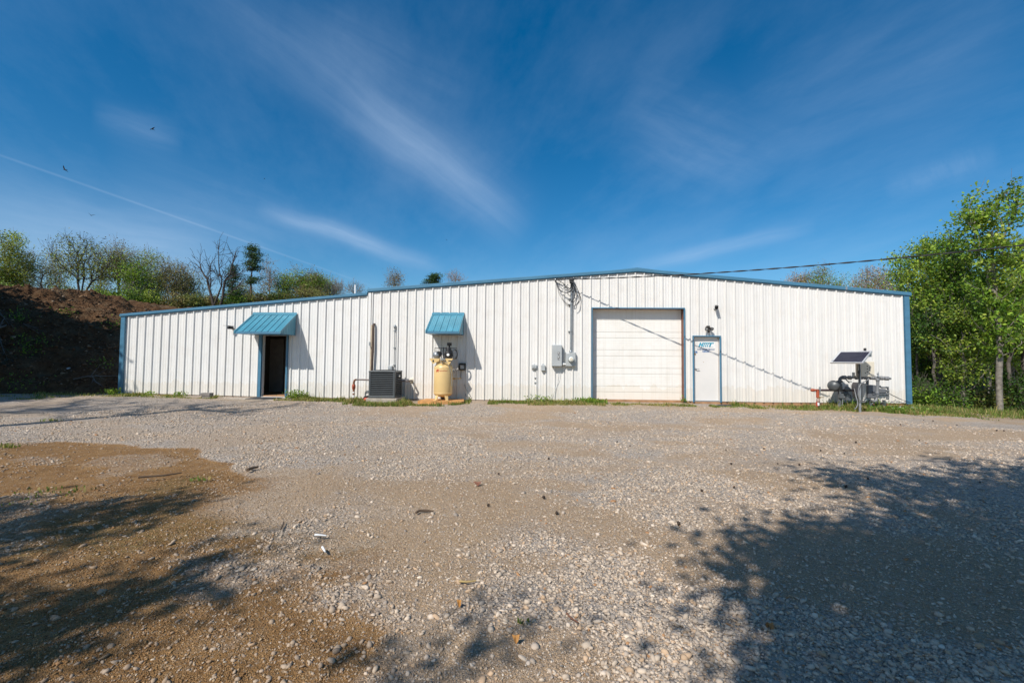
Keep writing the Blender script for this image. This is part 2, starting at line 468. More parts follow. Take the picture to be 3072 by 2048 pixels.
def ground_mat():
    m, nt, b = new_mat('gravel_yard'); N, L = nt.nodes, nt.links
    tc = N.new('ShaderNodeTexCoord'); P = tc.outputs['Object']
    at_ = N.new('ShaderNodeAttribute'); at_.attribute_name = 'Col'
    sp = N.new('ShaderNodeSeparateColor'); L.new(at_.outputs['Color'], sp.inputs[0])
    def nz(sc, det=5, ro=.6):
        n = N.new('ShaderNodeTexNoise'); n.inputs['Scale'].default_value = sc; n.inputs['Detail'].default_value = det; n.inputs['Roughness'].default_value = ro
        L.new(P, n.inputs['Vector']); return n.outputs[0]
    def vor(sc, feat='F1'):
        n = N.new('ShaderNodeTexVoronoi'); n.inputs['Scale'].default_value = sc; n.feature = feat
        L.new(P, n.inputs['Vector']); return n
    def ramp(fac, stops):
        r = N.new('ShaderNodeValToRGB'); L.new(fac, r.inputs[0]); e = r.color_ramp.elements
        while len(e) < len(stops): e.new(0.5)
        for q, (p, c) in zip(e, stops): q.position = p; q.color = (*c, 1)
        return r.outputs[0]
    def mix(fac, a, c, mode='MIX'):
        n = N.new('ShaderNodeMix'); n.data_type = 'RGBA'; n.blend_type = mode
        for i, q in ((0, fac), (6, a), (7, c)):
            if isinstance(q, (int, float)): n.inputs[i].default_value = q
            elif isinstance(q, tuple): n.inputs[i].default_value = (*q, 1)
            else: L.new(q, n.inputs[i])
        return n.outputs[2]
    def mth(op, a, c, clamp=False):
        n = N.new('ShaderNodeMath'); n.operation = op; n.use_clamp = clamp
        for i, q in ((0, a), (1, c)):
            if isinstance(q, (int, float)): n.inputs[i].default_value = q
            else: L.new(q, n.inputs[i])
        return n.outputs[0]
    v1, v2, v3 = vor(34), vor(64), vor(130)
    def cellv(v):
        s = N.new('ShaderNodeSeparateColor'); L.new(v.outputs['Color'], s.inputs[0]); return s.outputs[0], s.outputs[1]
    a1, a2 = cellv(v1); b1, b2 = cellv(v2); c1, c2 = cellv(v3)
    stone = [(0.0, (.16, .14, .12)), (.10, (.31, .262, .22)), (.45, (.465, .40, .34)), (.75, (.535, .468, .40)), (.93, (.61, .545, .47)), (1.0, (.42, .28, .17))]
    big = ramp(a1, stone); med = ramp(b1, stone)
    grav = mix(ramp(nz(1.7, 4), [(.4, (0, 0, 0)), (.6, (1, 1, 1))]), big, med)
    gap = ramp(v1.outputs['Distance'], [(.0, (1, 1, 1)), (.62, (1, 1, 1)), (.95, (.62, .56, .50))])
    grav = mix(0.8, grav, gap, 'MULTIPLY')
    sandc = ramp(nz(9, 8, .75), [(.3, (.40, .265, .15)), (.7, (.53, .375, .23))])
    sandc = mix(mth('MULTIPLY', ramp(c1, [(.55, (0, 0, 0)), (.62, (1, 1, 1))]), 0.5), sandc, ramp(c2, stone))
    dirtc = ramp(nz(5, 9, .72), [(.28, (.20, .105, .042)), (.5, (.315, .178, .074)), (.74, (.42, .262, .125))])
    peb = ramp(b2, [(.72, (0, 0, 0)), (.76, (1, 1, 1))])
    dirtc = mix(mth('MULTIPLY', peb, 0.45), dirtc, ramp(b1, [(0, (.15, .095, .055)), (.6, (.30, .215, .14)), (1, (.50, .43, .34))]))
    nb = mth('MULTIPLY', mth('SUBTRACT', nz(14, 6, .7), 0.5), 0.9)
    sfac = mth('ADD', sp.outputs[1], mth('MULTIPLY', nb, 0.8), True)
    dfac = ramp(mth('ADD', sp.outputs[0], mth('MULTIPLY', nb, 0.7), True), [(.3, (0, 0, 0)), (.65, (1, 1, 1))])
    col = mix(sfac, grav, sandc); col = mix(dfac, col, dirtc)
    gfac = mth('MULTIPLY', sp.outputs[2], ramp(nz(22, 6, .7), [(.38, (0, 0, 0)), (.6, (1, 1, 1))]))
    col = mix(gfac, col, ramp(nz(40, 3), [(.3, (.06, .075, .02)), (.7, (.17, .16, .055))]))
    col = mix(0.5, col, ramp(nz(.5, 6, .6), [(.25, (.78, .76, .74)), (.75, (1.12, 1.10, 1.06))]), 'MULTIPLY')
    L.new(col, b.inputs['Base Color'])
    b.inputs['Roughness'].default_value = 0.95; b.inputs['Specular IOR Level'].default_value = 0.1
    # relief
    h1 = mth('MULTIPLY', mth('SUBTRACT', 1.0, mth('MULTIPLY', v1.outputs['Distance'], 1.0)), mth('ADD', 0.4, a2))
    h2 = mth('MULTIPLY', mth('SUBTRACT', 1.0, v2.outputs['Distance']), mth('ADD', 0.2, b2))
    hh = mth('ADD', mth('MULTIPLY', h1, 0.024), mth('MULTIPLY', h2, 0.012))
    hh = mth('MULTIPLY', hh, mth('SUBTRACT', 1.0, mth('MULTIPLY', mth('MAXIMUM', sfac, dfac), 0.72)))
    hh = mth('ADD', hh, mth('MULTIPLY', nz(45, 6, .75), 0.022))
    hh = mth('ADD', hh, mth('MULTIPLY', mth('SUBTRACT', 1.0, v3.outputs['Distance']), mth('MULTIPLY', mth('MAXIMUM', sfac, dfac), 0.009)))
    bp = N.new('ShaderNodeBump'); bp.inputs['Strength'].default_value = 1.0; bp.inputs['Distance'].default_value = 1.0
    L.new(hh, bp.inputs['Height']); L.new(bp.outputs[0], b.inputs['Normal'])
    return m
o = bpy.data.objects.new('ground', me); COL.objects.link(o); me.materials.append(ground_mat())
o['kind'] = 'structure'

# ------------------------------------------------------------------ loose stones (nobody could count them)
rng = np.random.default_rng(11)
ICO_V = []
g_ = (1 + 5 ** .5) / 2
for a_ in (-1, 1):
    for b_ in (-g_, g_): ICO_V += [(0, a_, b_), (a_, b_, 0), (b_, 0, a_)]
ICO_V = np.array(ICO_V) / math.hypot(1, g_)
_f = []
for i in range(12):
    for j in range(i + 1, 12):
        for k in range(j + 1, 12):
            if all(abs(np.linalg.norm(ICO_V[p] - ICO_V[q]) - 1.0515) < .02 for p, q in ((i, j), (j, k), (i, k))):
                n_ = np.cross(ICO_V[j] - ICO_V[i], ICO_V[k] - ICO_V[i])
                _f.append((i, j, k) if n_ @ ICO_V[i] > 0 else (i, k, j))
ICO_F = np.array(_f)

def scatter_stones(pos, size, col, name, label):
    n = len(pos)
    base = ICO_V[None] * rng.uniform(.58, 1.35, (n, 12, 1))
    sc = np.stack([rng.uniform(.8, 1.35, n), rng.uniform(.6, 1.0, n), rng.uniform(.32, .7, n)], 1)
    v = base * sc[:, None, :] * (size[:, None, None] * .5)
    a = rng.uniform(0, 6.283, n); tx = rng.normal(0, .35, n); ty = rng.normal(0, .35, n)
    # tilt then spin
    c, s = np.cos(tx)[:, None], np.sin(tx)[:, None]
    y, z = v[..., 1] * c - v[..., 2] * s, v[..., 1] * s + v[..., 2] * c
    c, s = np.cos(ty)[:, None], np.sin(ty)[:, None]
    x, z = v[..., 0] * c + z * s, -v[..., 0] * s + z * c
    c, s = np.cos(a)[:, None], np.sin(a)[:, None]
    x, y = x * c - y * s, x * s + y * c
    v = np.stack([x, y, z], 2) + pos[:, None, :]
    f = ICO_F[None] + (np.arange(n) * 12)[:, None, None]
    me = npmesh(name, v.reshape(-1, 3), f.reshape(-1, 3), np.repeat(col, 12, 0))
    o = bpy.data.objects.new(name, me); COL.objects.link(o)
    me.materials.append(attr_mat(name + '_stone', 0.9, spec=0.2))
    return tag(o, label, 'gravel', kind='stuff')

NS = 190000
u_ = rng.uniform(0, 1, NS)
dist = 1.7 * (11.5 / 1.7) ** u_            # density falls as 1/d^2
keepn = dist < 3.6
ang = rng.uniform(-R_(53), R_(53), NS) + 0.04
sx = CAM.x + np.sin(-0.041 + ang) * dist; sy = CAM.y + np.cos(-0.041 + ang) * dist
NF = 120000
df = np.sqrt(rng.uniform(5.5 ** 2, 16.2 ** 2, NF)); af = rng.uniform(-R_(51), R_(51), NF)
sx = np.concatenate([sx, CAM.x + np.sin(-0.041 + af) * df]); sy = np.concatenate([sy, CAM.y + np.cos(-0.041 + af) * df]); dist = np.concatenate([dist, df]); NS += NF
d_, s_, g_m = masks(sx, sy)
prob = np.clip(0.95 - 0.90 * s_ - 0.84 * d_, 0.04, 1) * np.clip(-.55 + 2.6 * fbm(sx * 1.3, sy * 1.3, 91, 4), 0.05, 1)
prob = prob * np.clip((dist / 3.6) ** 1.0, 0.42, 1.0)
ok = (rng.uniform(0, 1, NS) < prob) & (sy < -.55 - .9 * vnoise(sx * .7, sx * 0, 17))
sx, sy, dist, d_, s_ = sx[ok], sy[ok], dist[ok], d_[ok], s_[ok]
n = len(sx)
size = np.clip(rng.lognormal(math.log(0.0175), .45, n), .009, .058) * (1 + np.clip(dist - 4, 0, 9) * .025)
pz = zg(sx, sy) - 0.03 * d_ + (fbm(sx * 7, sy * 7, 81, 3) - 0.5) * 0.028 * (1 - .5 * s_) * np.exp(-np.clip(np.hypot(sx - 5.5, sy + 15) - 4, 0, None) / 10)
pos = np.stack([sx, sy, pz + size * .10], 1)
pal = np.array([(.41, .37, .32), (.47, .43, .375), (.36, .33, .295), (.52, .48, .43), (.29, .275, .26), (.43, .34, .25), (.21, .21, .21), (.60, .56, .50), (.33, .20, .11)])
pw = np.array([.30, .22, .17, .07, .08, .11, .03, .008, .012]); pw /= pw.sum()
col = pal[rng.choice(len(pal), n, p=pw)] * rng.uniform(.82, 1.12, (n, 1)) * np.array([1.17, 1.045, 0.92])
col = col * (1 - .5 * d_[:, None]) + np.array([.23, .14, .07]) * .5 * d_[:, None]
scatter_stones(pos, size, col, 'gravel', 'loose grey and tan crushed stone lying over the yard')
# fine grit on the bare dirt and sand
NG = 150000
dist = 1.7 * (7.5 / 1.7) ** rng.uniform(0, 1, NG); ang = rng.uniform(-R_(52), R_(52), NG)
sx = CAM.x + np.sin(-.041 + ang) * dist; sy = CAM.y + np.cos(-.041 + ang) * dist
d_, s_, g_m = masks(sx, sy)
ok = rng.uniform(0, 1, NG) < np.clip(.25 + .75 * np.maximum(d_, s_), 0, 1) * np.clip((dist / 3.2), .35, 1)
sx, sy, dist, d_, s_ = sx[ok], sy[ok], dist[ok], d_[ok], s_[ok]; n = len(sx)
size = np.clip(rng.lognormal(math.log(.0085), .35, n), .005, .02) * (1 + np.clip(dist - 3, 0, 6) * .12)
pz = zg(sx, sy) - 0.03 * d_ + (fbm(sx * 7, sy * 7, 81, 3) - 0.5) * 0.028 * (1 - .5 * s_) * np.exp(-np.clip(np.hypot(sx - 5.5, sy + 15) - 4, 0, None) / 10)
brown = np.array([(.25, .14, .06), (.33, .20, .09), (.17, .095, .042), (.40, .28, .16), (.50, .42, .32)])[rng.choice(5, n, p=(.34, .3, .2, .11, .05))]
tan = np.array([(.42, .30, .19), (.50, .38, .26), (.34, .25, .17), (.55, .48, .40), (.26, .21, .17)])[rng.choice(5, n, p=(.32, .3, .2, .12, .06))]
col = (brown * d_[:, None] + tan * (1 - d_[:, None])) * rng.uniform(.8, 1.15, (n, 1))
scatter_stones(np.stack([sx, sy, pz + size * .12], 1), size, col, 'grit', 'fine brown and tan grit on the bare patches of the yard')
# ------------------------------------------------------------------ dirt bank on the left
TOE = np.array([(-6.0, 26.0), (-8.6, 14.0), (-9.6, 3.0), (-10.6, 1.2), (-12.8, 0.5), (-15.8, -2.2), (-18.4, -8), (-20, -24), (-70, -24), (-70, 60), (-6, 60)])
def bank_h(x, y):
    wx = x + (fbm(x * .6, y * .6, 101, 3) - .5) * 1.2; wy = y + (fbm(x * .6, y * .6, 111, 3) - .5) * 1.2
    d = sdist(wx, wy, TOE)
    crest = 3.55 + 0.95 * sstep(-13, -18.5, x) + (fbm(x * .5, y * .5, 121, 3) - .5) * .9
    rise = 0.72 * np.clip(d, -3, None)
    k = 0.5
    h = -k * np.log(np.exp(-rise / k) + np.exp(-crest / k))       # soft minimum
    h = h + 0.05 * np.clip(d - 6, 0, 30)
    rough = (fbm(x * 1.8, y * 1.8, 131, 5) - .5) * .75 + (fbm(x * 6, y * 6, 141, 3) - .5) * .22
    # gullies running down the face
    h = h + rough * sstep(0.1, 1.6, d) 
    return h, d
def bank_z(x, y):
    h, d = bank_h(np.atleast_1d(np.asarray(x, float)), np.atleast_1d(np.asarray(y, float)))
    return float(h[0]) - 0.05
bx = axis(-22, -8.0, 0.085, -68, -6.2); by = axis(-6, 13, 0.085, -23, 58)
gx, gy = np.meshgrid(bx, by)
h, d = bank_h(gx, gy)
h = np.where(d < 0.0, np.minimum(h, 0) - 0.25, h) - 0.05
V = np.stack([gx.ravel(), gy.ravel(), h.ravel()], 1)
ny, nx = gx.shape; idx = np.arange(nx * ny).reshape(ny, nx)
F = np.stack([idx[:-1, :-1].ravel(), idx[:-1, 1:].ravel(), idx[1:, 1:].ravel(), idx[1:, :-1].ravel()], 1)
keep = (d.ravel()[F] > -0.9).any(1) & ~((gx.ravel()[F].max(1) > -9.0) & (gy.ravel()[F].min(1) < 22) & (gy.ravel()[F].min(1) > -0.2) & (d.ravel()[F].max(1) < 0.3))
me = npmesh('dirt_bank', V, F[keep], smooth=True)
def bank_mat():
    m, nt, b = new_mat('bank_soil'); N, L = nt.nodes, nt.links
    tc = N.new('ShaderNodeTexCoord')
    def nz(sc, det, ro=.65):
        n = N.new('ShaderNodeTexNoise'); n.inputs['Scale'].default_value = sc; n.inputs['Detail'].default_value = det; n.inputs['Roughness'].default_value = ro
        L.new(tc.outputs['Object'], n.inputs['Vector']); return n.outputs[0]
    def ramp(f, st):
        r = N.new('ShaderNodeValToRGB'); L.new(f, r.inputs[0]); e = r.color_ramp.elements
        while len(e) < len(st): e.new(.5)
        for q, (p, c) in zip(e, st): q.position = p; q.color = (*c, 1)
        return r.outputs[0]
    c = ramp(nz(3.2, 9, .75), [(.25, (.045, .026, .015)), (.45, (.105, .058, .031)), (.6, (.15, .088, .047)), (.8, (.26, .175, .105))])
    mx = N.new('ShaderNodeMix'); mx.data_type = 'RGBA'
    L.new(ramp(nz(1.1, 6), [(.50, (0, 0, 0)), (.66, (.6, .6, .6))]), mx.inputs[0]); L.new(c, mx.inputs[6])
    L.new(ramp(nz(30, 4), [(.3, (.10, .08, .05)), (.7, (.24, .19, .12))]), mx.inputs[7])
    L.new(mx.outputs[2], b.inputs['Base Color']); b.inputs['Roughness'].default_value = 1; b.inputs['Specular IOR Level'].default_value = .05
    bp = N.new('ShaderNodeBump'); bp.inputs['Distance'].default_value = .12; bp.inputs['Strength'].default_value = .9
    L.new(nz(14, 8, .75), bp.inputs['Height']); L.new(bp.outputs[0], b.inputs['Normal'])
    return m
o = bpy.data.objects.new('dirt_bank', me); COL.objects.link(o); me.materials.append(bank_mat()); o['kind'] = 'structure'

# clods and broken soil lying over the face
nb_ = 42000
cx = rng.uniform(-22, -8.8, nb_); cy = rng.uniform(-1.5, 9, nb_)
ch, cdist = bank_h(cx, cy); ok = (cdist > .15) & (rng.uniform(0, 1, nb_) < .25 + .75 * fbm(cx * 1.1, cy * 1.1, 151, 3))
cx, cy, ch = cx[ok], cy[ok], ch[ok]; n = len(cx)
size = np.clip(rng.lognormal(math.log(.045), .55, n), .015, .19)
cc = np.array([(.10, .055, .03), (.15, .085, .045), (.07, .038, .022), (.22, .14, .08), (.30, .23, .16)])[rng.choice(5, n, p=(.36, .28, .2, .11, .05))] * rng.uniform(.8, 1.2, (n, 1))
scatter_stones(np.stack([cx, cy, ch - .05 + size * .15], 1), size, cc, 'soil_clods', 'loose brown clods and crumbs of soil covering the bank')
# ------------------------------------------------------------------ the metal warehouse
M = {}
def wall_mat(name, col, warm):
    m, nt, b = new_mat(name); N, L = nt.nodes, nt.links
    tc = N.new('ShaderNodeTexCoord')
    def nz(scale, det, st):
        mp = N.new('ShaderNodeMapping'); mp.inputs['Scale'].default_value = st; L.new(tc.outputs['Object'], mp.inputs[0])
        n = N.new('ShaderNodeTexNoise'); n.inputs['Scale'].default_value = scale; n.inputs['Detail'].default_value = det; n.inputs['Roughness'].default_value = .65
        L.new(mp.outputs[0], n.inputs['Vector']); return n.outputs[0]
    def ramp(f, a, c, p0, p1):
        r = N.new('ShaderNodeValToRGB'); L.new(f, r.inputs[0]); e = r.color_ramp.elements
        e[0].position = p0; e[0].color = (*a, 1); e[1].position = p1; e[1].color = (*c, 1); return r.outputs[0]
    def mul(a, c, f):
        n = N.new('ShaderNodeMix'); n.data_type = 'RGBA'; n.blend_type = 'MULTIPLY'; n.inputs[0].default_value = f
        L.new(a, n.inputs[6]); L.new(c, n.inputs[7]); return n.outputs[2]
    base = ramp(nz(.9, 5, (1, 1, .5)), col, warm, .35, .65)
    base = mul(base, ramp(nz(14, 5, (1, 1, .02)), (.86, .84, .80), (1, 1, 1), .30, .50), .55)      # rain streaks
    base = mul(base, ramp(nz(2.2, 8, (1, 1, 1)), (.88, .85, .82), (1, 1, 1), .28, .50), .5)
    # splashed mud along the foot
    sp = N.new('ShaderNodeSeparateXYZ'); L.new(tc.outputs['Object'], sp.inputs[0])
    ad = N.new('ShaderNodeMath'); ad.operation = 'MULTIPLY_ADD'; L.new(nz(5, 6, (1, 1, .6)), ad.inputs[0]); ad.inputs[1].default_value = -.9; L.new(sp.outputs[2], ad.inputs[2])
    base = mul(base, ramp(ad.outputs[0], (.90, .84, .75), (1, 1, 1), -.50, -.25), .5)
    L.new(base, b.inputs['Base Color']); b.inputs['Roughness'].default_value = .42; b.inputs['Specular IOR Level'].default_value = .35
    bp = N.new('ShaderNodeBump'); bp.inputs['Strength'].default_value = .12; bp.inputs['Distance'].default_value = .02
    L.new(nz(3, 3, (1, 1, .3)), bp.inputs['Height']); L.new(bp.outputs[0], b.inputs['Normal'])
    return m
M['wall'] = wall_mat('white_panel_aged', (.715, .70, .665), (.755, .735, .70))
M['wall2'] = wall_mat('white_panel_newer', (.72, .715, .69), (.76, .75, .72))
M['blue'] = pbr('blue_trim_paint', (.066, .185, .285), .38, var=.12, scale=1.5, stretch=(1, 1, 3))
M['blue3'] = pbr('blue_flashing_paint', (.075, .24, .33), .75, var=.1, scale=2, spec=.2)
M['blue2'] = pbr('teal_awning_paint', (.080, .275, .36), .30, var=.14, scale=2.5)
M['brown'] = pbr('primer_brown', (.17, .065, .04), .6, var=.25)
M['dark'] = pbr('dark_void', (.02, .02, .02), .9)
M['door'] = pbr('door_white', (.72, .69, .65), .45, var=.035, scale=1.2)
M['conc'] = pbr('concrete', (.42, .36, .29), .9, var=.18, scale=5, bump=.3)
M['slab'] = pbr('slab_edge', (.36, .20, .10), .9, var=.3, scale=4, bump=.3)
M['interior'] = pbr('inside_panel', (.10, .085, .07), .8, var=.1)
M['galv'] = pbr('galvanised', (.36, .38, .39), .4, .6, var=.15, scale=9)
M['grey'] = pbr('grey_box_paint', (.40, .42, .42), .45, var=.08, scale=3)
M['gasgrey'] = pbr('grey_pipe_paint', (.10, .108, .115), .5, var=.22, scale=10)
M['gaslight'] = pbr('light_grey_pipe', (.19, .195, .20), .5, var=.2, scale=9)
M['black'] = pbr('black_plastic', (.015, .015, .016), .5)
M['rubber'] = pbr('cable_black', (.012, .012, .013), .55)
M['rust'] = pbr('rusty_steel', (.19, .075, .035), .75, var=.45, scale=14, bump=.2)
M['redor'] = pbr('red_primer_pipe', (.33, .07, .03), .6, var=.35, scale=12)
M['white'] = pbr('white_plastic', (.78, .78, .76), .4, var=.04)
M['chrome'] = pbr('steel', (.55, .55, .55), .28, .9)
M['brass'] = pbr('brass', (.50, .33, .12), .35, .9)
M['tank'] = pbr('cream_tank_paint', (.69, .49, .22), .33, var=.06, scale=2.5)
M['red'] = pbr('red_paint', (.50, .05, .03), .5)
M['cream'] = pbr('cabinet_cream', (.66, .60, .48), .5, var=.05)

def lin(tab, x):
    for (a, va), (b, vb) in zip(tab, tab[1:]):
        if x <= b: return va + (vb - va) * (x - a) / (b - a)
    (a, va), (b, vb) = tab[-2:]
    return va + (vb - va) * (x - a) / (b - a)
BASE = [(W(px, py).x, W(px, py).z) for px, py in [(361, 1178), (775, 1189), (1057, 1194), (1500, 1199.5), (1755, 1200.5), (2078, 1202.5), (2350, 1206.5), (2719, 1209)]]
base = lambda x: lin(BASE, x)
TM = [(W(px, py, -.06).x, W(px, py, -.06).z) for px, py in [(1103, 877.5), (1912, 816.7), (2728, 889)]]
TL = [(W(px, py, -.06).x, W(px, py, -.06).z) for px, py in [(370, 950.5), (1104, 886.8)]]
X0 = W(364, 1080).x; XM = W(1105, 1040).x; X1 = W(2725, 1050).x
topM = lambda x: lin(TM, x); topL = lambda x: lin(TL, x)
XR = TM[1][0]

GD = (W(1777, 1060).x, W(2051.5, 1060).x, W(1900, 926).z)           # garage opening
WD = (W(2080.5, 1110).x, W(2159, 1110).x, W(2120, 1010).z)          # walk door opening
OD = (W(785.5, 1100).x, W(859.5, 1100).x, W(820, 1005.5).z)         # open doorway

bld = thing('metal_warehouse', 'long white ribbed metal warehouse with blue trim, low left wing and roll-up door', 'warehouse', (XR, 10, 0))

def panel_wall(mb, xa, xb, nr, first, top, openings, y0=0.0, h=.042, screws=True):
    sp = (xb - xa) / nr
    P = {xa: 0.0, xb: 0.0}
    x = xa + first
    ribs = []
    while x < xb - .04:
        if x > xa + .04:
            ribs.append(x)
            for dx, dy in ((-.034, 0), (-.016, -h), (.016, -h), (.030, 0)): P[x + dx] = dy
        for k in (.33, .67):
            xm = x + sp * k
            if xm < xb - .03:
                for dx, dy in ((-.024, 0), (-.012, -.006), (.012, -.006), (.024, 0)): P[xm + dx] = dy
        x += sp
    ks = sorted(P); ys = [P[k] for k in ks]
    def yat(x): return float(np.interp(x, ks, ys))
    xs_ = set(ks)
    for a, b, z in openings: xs_ |= {a, b}
    if xa < XR < xb: xs_.add(XR)
    xs_ = sorted(xs_)
    for a, b in zip(xs_, xs_[1:]):
        if b - a < 1e-5: continue
        mid = (a + b) / 2
        lo = None
        for oa, ob, oz in openings:
            if oa < mid < ob: lo = oz
        ya, yb = y0 + yat(a), y0 + yat(b)
        za, zb = (lo, lo) if lo is not None else (base(a), base(b))
        mb.add([(a, ya, za), (b, yb, zb), (b, yb, top(b)), (a, ya, top(a))], [(0, 1, 2, 3)])
    if screws:
        for x in ribs:
            for z in (.16, 1.12, 2.02, 2.75, 3.4):
                zz = base(x) + z
                if zz > top(x) - .15: continue
                for dx in (-.055, .055):
                    xx = x + dx
                    if any(oa - .03 < xx < ob + .03 and zz < oz + .03 for oa, ob, oz in openings): continue
                    mb.lathe((xx, y0, zz), (0, -1, 0), [(0, .009), (.004, .008)], 6, False)

mb = MB(); panel_wall(mb, XM, X1, 60, .12, lambda x: topM(x) + .06, [GD, WD]); obj('front_wall', mb, M['wall'], bld)
mb = MB(); panel_wall(mb, X0, XM, 30, .23, lambda x: topL(x) + .06, [OD], y0=.012); obj('wing_wall', mb, M['wall2'], bld, label='lower left wing wall of whiter ribbed panels')
DEP = 20.0
mb = MB()
for xw, tp in ((X0, topL), (XM - .02, topM), (X1, topM)):
    if xw != XM - .02: obj('side_wall', MB().box((xw - .02, .06, base(xw)), (xw + .02, DEP, tp(xw) + .05)), M['wall2'], bld)
mb = MB(); mb.add([(X0, DEP, -.1), (X1, DEP, -.1), (X1, DEP, topM(X1)), (XR, DEP, topM(XR)), (XM, DEP, topM(XM)), (XM, DEP, topL(XM)), (X0, DEP, topL(X0))], [tuple(range(7))])
obj('back_wall', mb, M['wall2'], bld)
# roofs
def roof(name, path):
    mb = MB(); mb.sweep([(x, z) for x, z in path], [(.055, .09), (DEP + .1, .09), (DEP + .1, .06), (.055, .06)])
    return obj(name, mb, M['blue'], bld)
roof('main_roof', [(XM - .06, topM(XM - .06)), (XR, topM(XR)), (X1 + .1, topM(X1 + .1))])
roof('wing_roof', [(X0 - .1, topL(X0 - .1)), (XM - .065, topL(XM - .065))])
# rake trim
sec = [(.05, 0), (-.047, 0), (-.047, .028), (-.082, .034), (-.082, .118), (-.066, .140), (.05, .140)]
mb = MB(); mb.sweep([(XM - .055, topM(XM - .055)), (XR, topM(XR)), (X1 + .09, topM(X1 + .09))], sec); obj('rake_trim', mb, M['blue'], bld)
sec2 = [(.05, 0), (-.040, 0), (-.040, .026), (-.074, .032), (-.074, .100), (-.058, .118), (.05, .118)]
mb = MB(); mb.sweep([(X0 - .075, topL(X0 - .075)), (XM - .058, topL(XM - .058))], sec2); obj('rake_trim', mb, M['blue'], bld, label='blue rake trim along the low wing roof')
mb = MB(); mb.prism([(XR - .55, -.05, topM(XR - .55) + .145), (XR, -.05, topM(XR) + .165), (XR + .55, -.05, topM(XR + .55) + .145)], (0, DEP, 0)); obj('ridge_cap', mb, M['blue'], bld)
mb = MB(); x = W(2534, 857).x; mb.box((x - .03, -.086, topM(x) + .03), (x + .03, -.083, topM(x) + .135)); obj('trim_joint', mb, M['galv'], bld)
# corner trims
mb = MB(); xa, xb = W(361.5, 1080).x, W(374, 1080).x
mb.box((xa, -.055, base(xa) - .02), (xb, .0, topL(xa) - .002)); mb.box((xa, .0, base(xa) - .02), (xa + .03, .16, topL(xa) - .002)); mb.box((xb - .012, -.068, base(xa) - .02), (xb, -.055, topL(xb) - .002))
obj('corner_trim', mb, M['blue'], bld)
mb = MB(); xa, xb = W(2712.5, 1050).x, W(2728, 1050).x
mb.box((xa, -.06, base(xb) - .02), (xb, .0, topM(xb) - .002)); mb.box((xb - .03, .0, base(xb) - .02), (xb, .16, topM(xb) - .002)); mb.box((xa, -.072, base(xb) - .02), (xa + .012, -.06, topM(xa) - .002))
obj('corner_trim', mb, M['blue'], bld)
mb = MB(); mb.box((XM - .02, -.045, base(XM)), (XM + .075, .0, topM(XM) - .01)); obj('corner_trim', mb, M['wall2'], bld, label='white corner trim where the wing meets the main wall')
# slab
mb = MB(); mb.box((X0 + .01, .03, -.9), (X1 - .02, DEP - .02, min(base(X0), base(X1)) - .012)); mb.box((XM, .012, -.9), (X1 - .03, .028, base(X1) - .035)); obj('slab', mb, M['slab'], bld, label='rust stained concrete slab edge')

# garage door: recessed jambs, header, blue casing, sectional door
a, b, z = GD; zb = base((a + b) / 2)
mb = MB(); t = .035
mb.box((a - t, -.055, base(a) - .03), (a, .01, z)); mb.box((b, -.055, base(b) - .03), (b + t, .01, z)); mb.box((a - t, -.055, z), (b + t, .01, z + t))
obj('garage_frame', mb, M['blue'], bld)
mb = MB(); mb.box((a - .03, .01, zb - .1), (a - .001, .26, z + .03)); mb.box((b + .001, .01, zb - .1), (b + .03, .26, z + .03)); mb.box((a, .01, z + .001), (b, .26, z + .03))
obj('door_jamb', mb, M['brown'], bld, label='reddish brown inner jamb of the garage opening')
# sectional door profile (z, y), grooves where the photograph shows dark lines
lines = [952 + 0] ; y0 = .24
zs_heavy = [W(1900, 780 + q / 3.409, .24).z for q in (615, 738, 798, 920, 982, 1105, 1165, 1290, 1350)]
prof = [(z + .02, y0)]
for i, zz in enumerate(zs_heavy):
    prof += [(zz + .012, y0), (zz + .006, y0 + .014), (zz - .006, y0 + .014), (zz - .012, y0)]
    nx_ = zs_heavy[i + 1] if i + 1 < len(zs_heavy) else zb
    k = 5 if zz - nx_ > .28 else 2
    for q in range(1, k):
        zq = zz + (nx_ - zz) * q / k
        prof += [(zq + .010, y0), (zq + .004, y0 - .002), (zq - .004, y0 - .002), (zq - .010, y0)]
prof.append((zb + .0, y0))
mb = MB()
vs = []; fs = []
for zz, yy in prof: vs += [(a + .002, yy, zz), (b - .002, yy, zz)]
for i in range(len(prof) - 1): fs.append((2 * i, 2 * i + 1, 2 * i + 3, 2 * i + 2))
mb.add(vs, fs); mb.box((a, y0 + .03, zb), (b, y0 + .06, z + .02))
gd = obj('garage_door', mb, wall_mat('roll_door_white', (.80, .775, .72), (.83, .81, .765)), bld)
mb = MB(); mb.box((a + .003, y0 - .012, zb - .012), (b - .003, y0 + .02, zb + .018)); obj('bottom_seal', mb, M['black'], gd)

# walk door
a, b, z = WD; zb = base((a + b) / 2)
mb = MB(); t = .036
mb.box((a - t, -.058, zb - .03), (a, .01, z)); mb.box((b, -.058, zb - .03), (b + t, .01, z)); mb.box((a - t, -.058, z), (b + t, .01, z + t))
obj('door_frame', mb, M['blue'], bld)
mb = MB(); mb.box((a - .03, .01, zb), (a - .001, .13, z + .03)); mb.box((b + .001, .01, zb), (b + .03, .13, z + .03)); mb.box((a, .01, z + .001), (b, .13, z + .03)); obj('door_jamb', mb, M['door'], bld, label='white inner jamb of the walk door')
mb = MB(); mb.rbox((a + .012, .075, zb + .015), (b - .012, .12, z - .008), .004); wd = obj('walk_door', mb, M['door'], bld, label='plain off-white steel walk door with decals')
mb = MB(); mb.box((a, .02, zb - .03), (b, .13, zb + .012)); obj('threshold', mb, M['galv'], bld)
p = W(2087, 1107, .07)
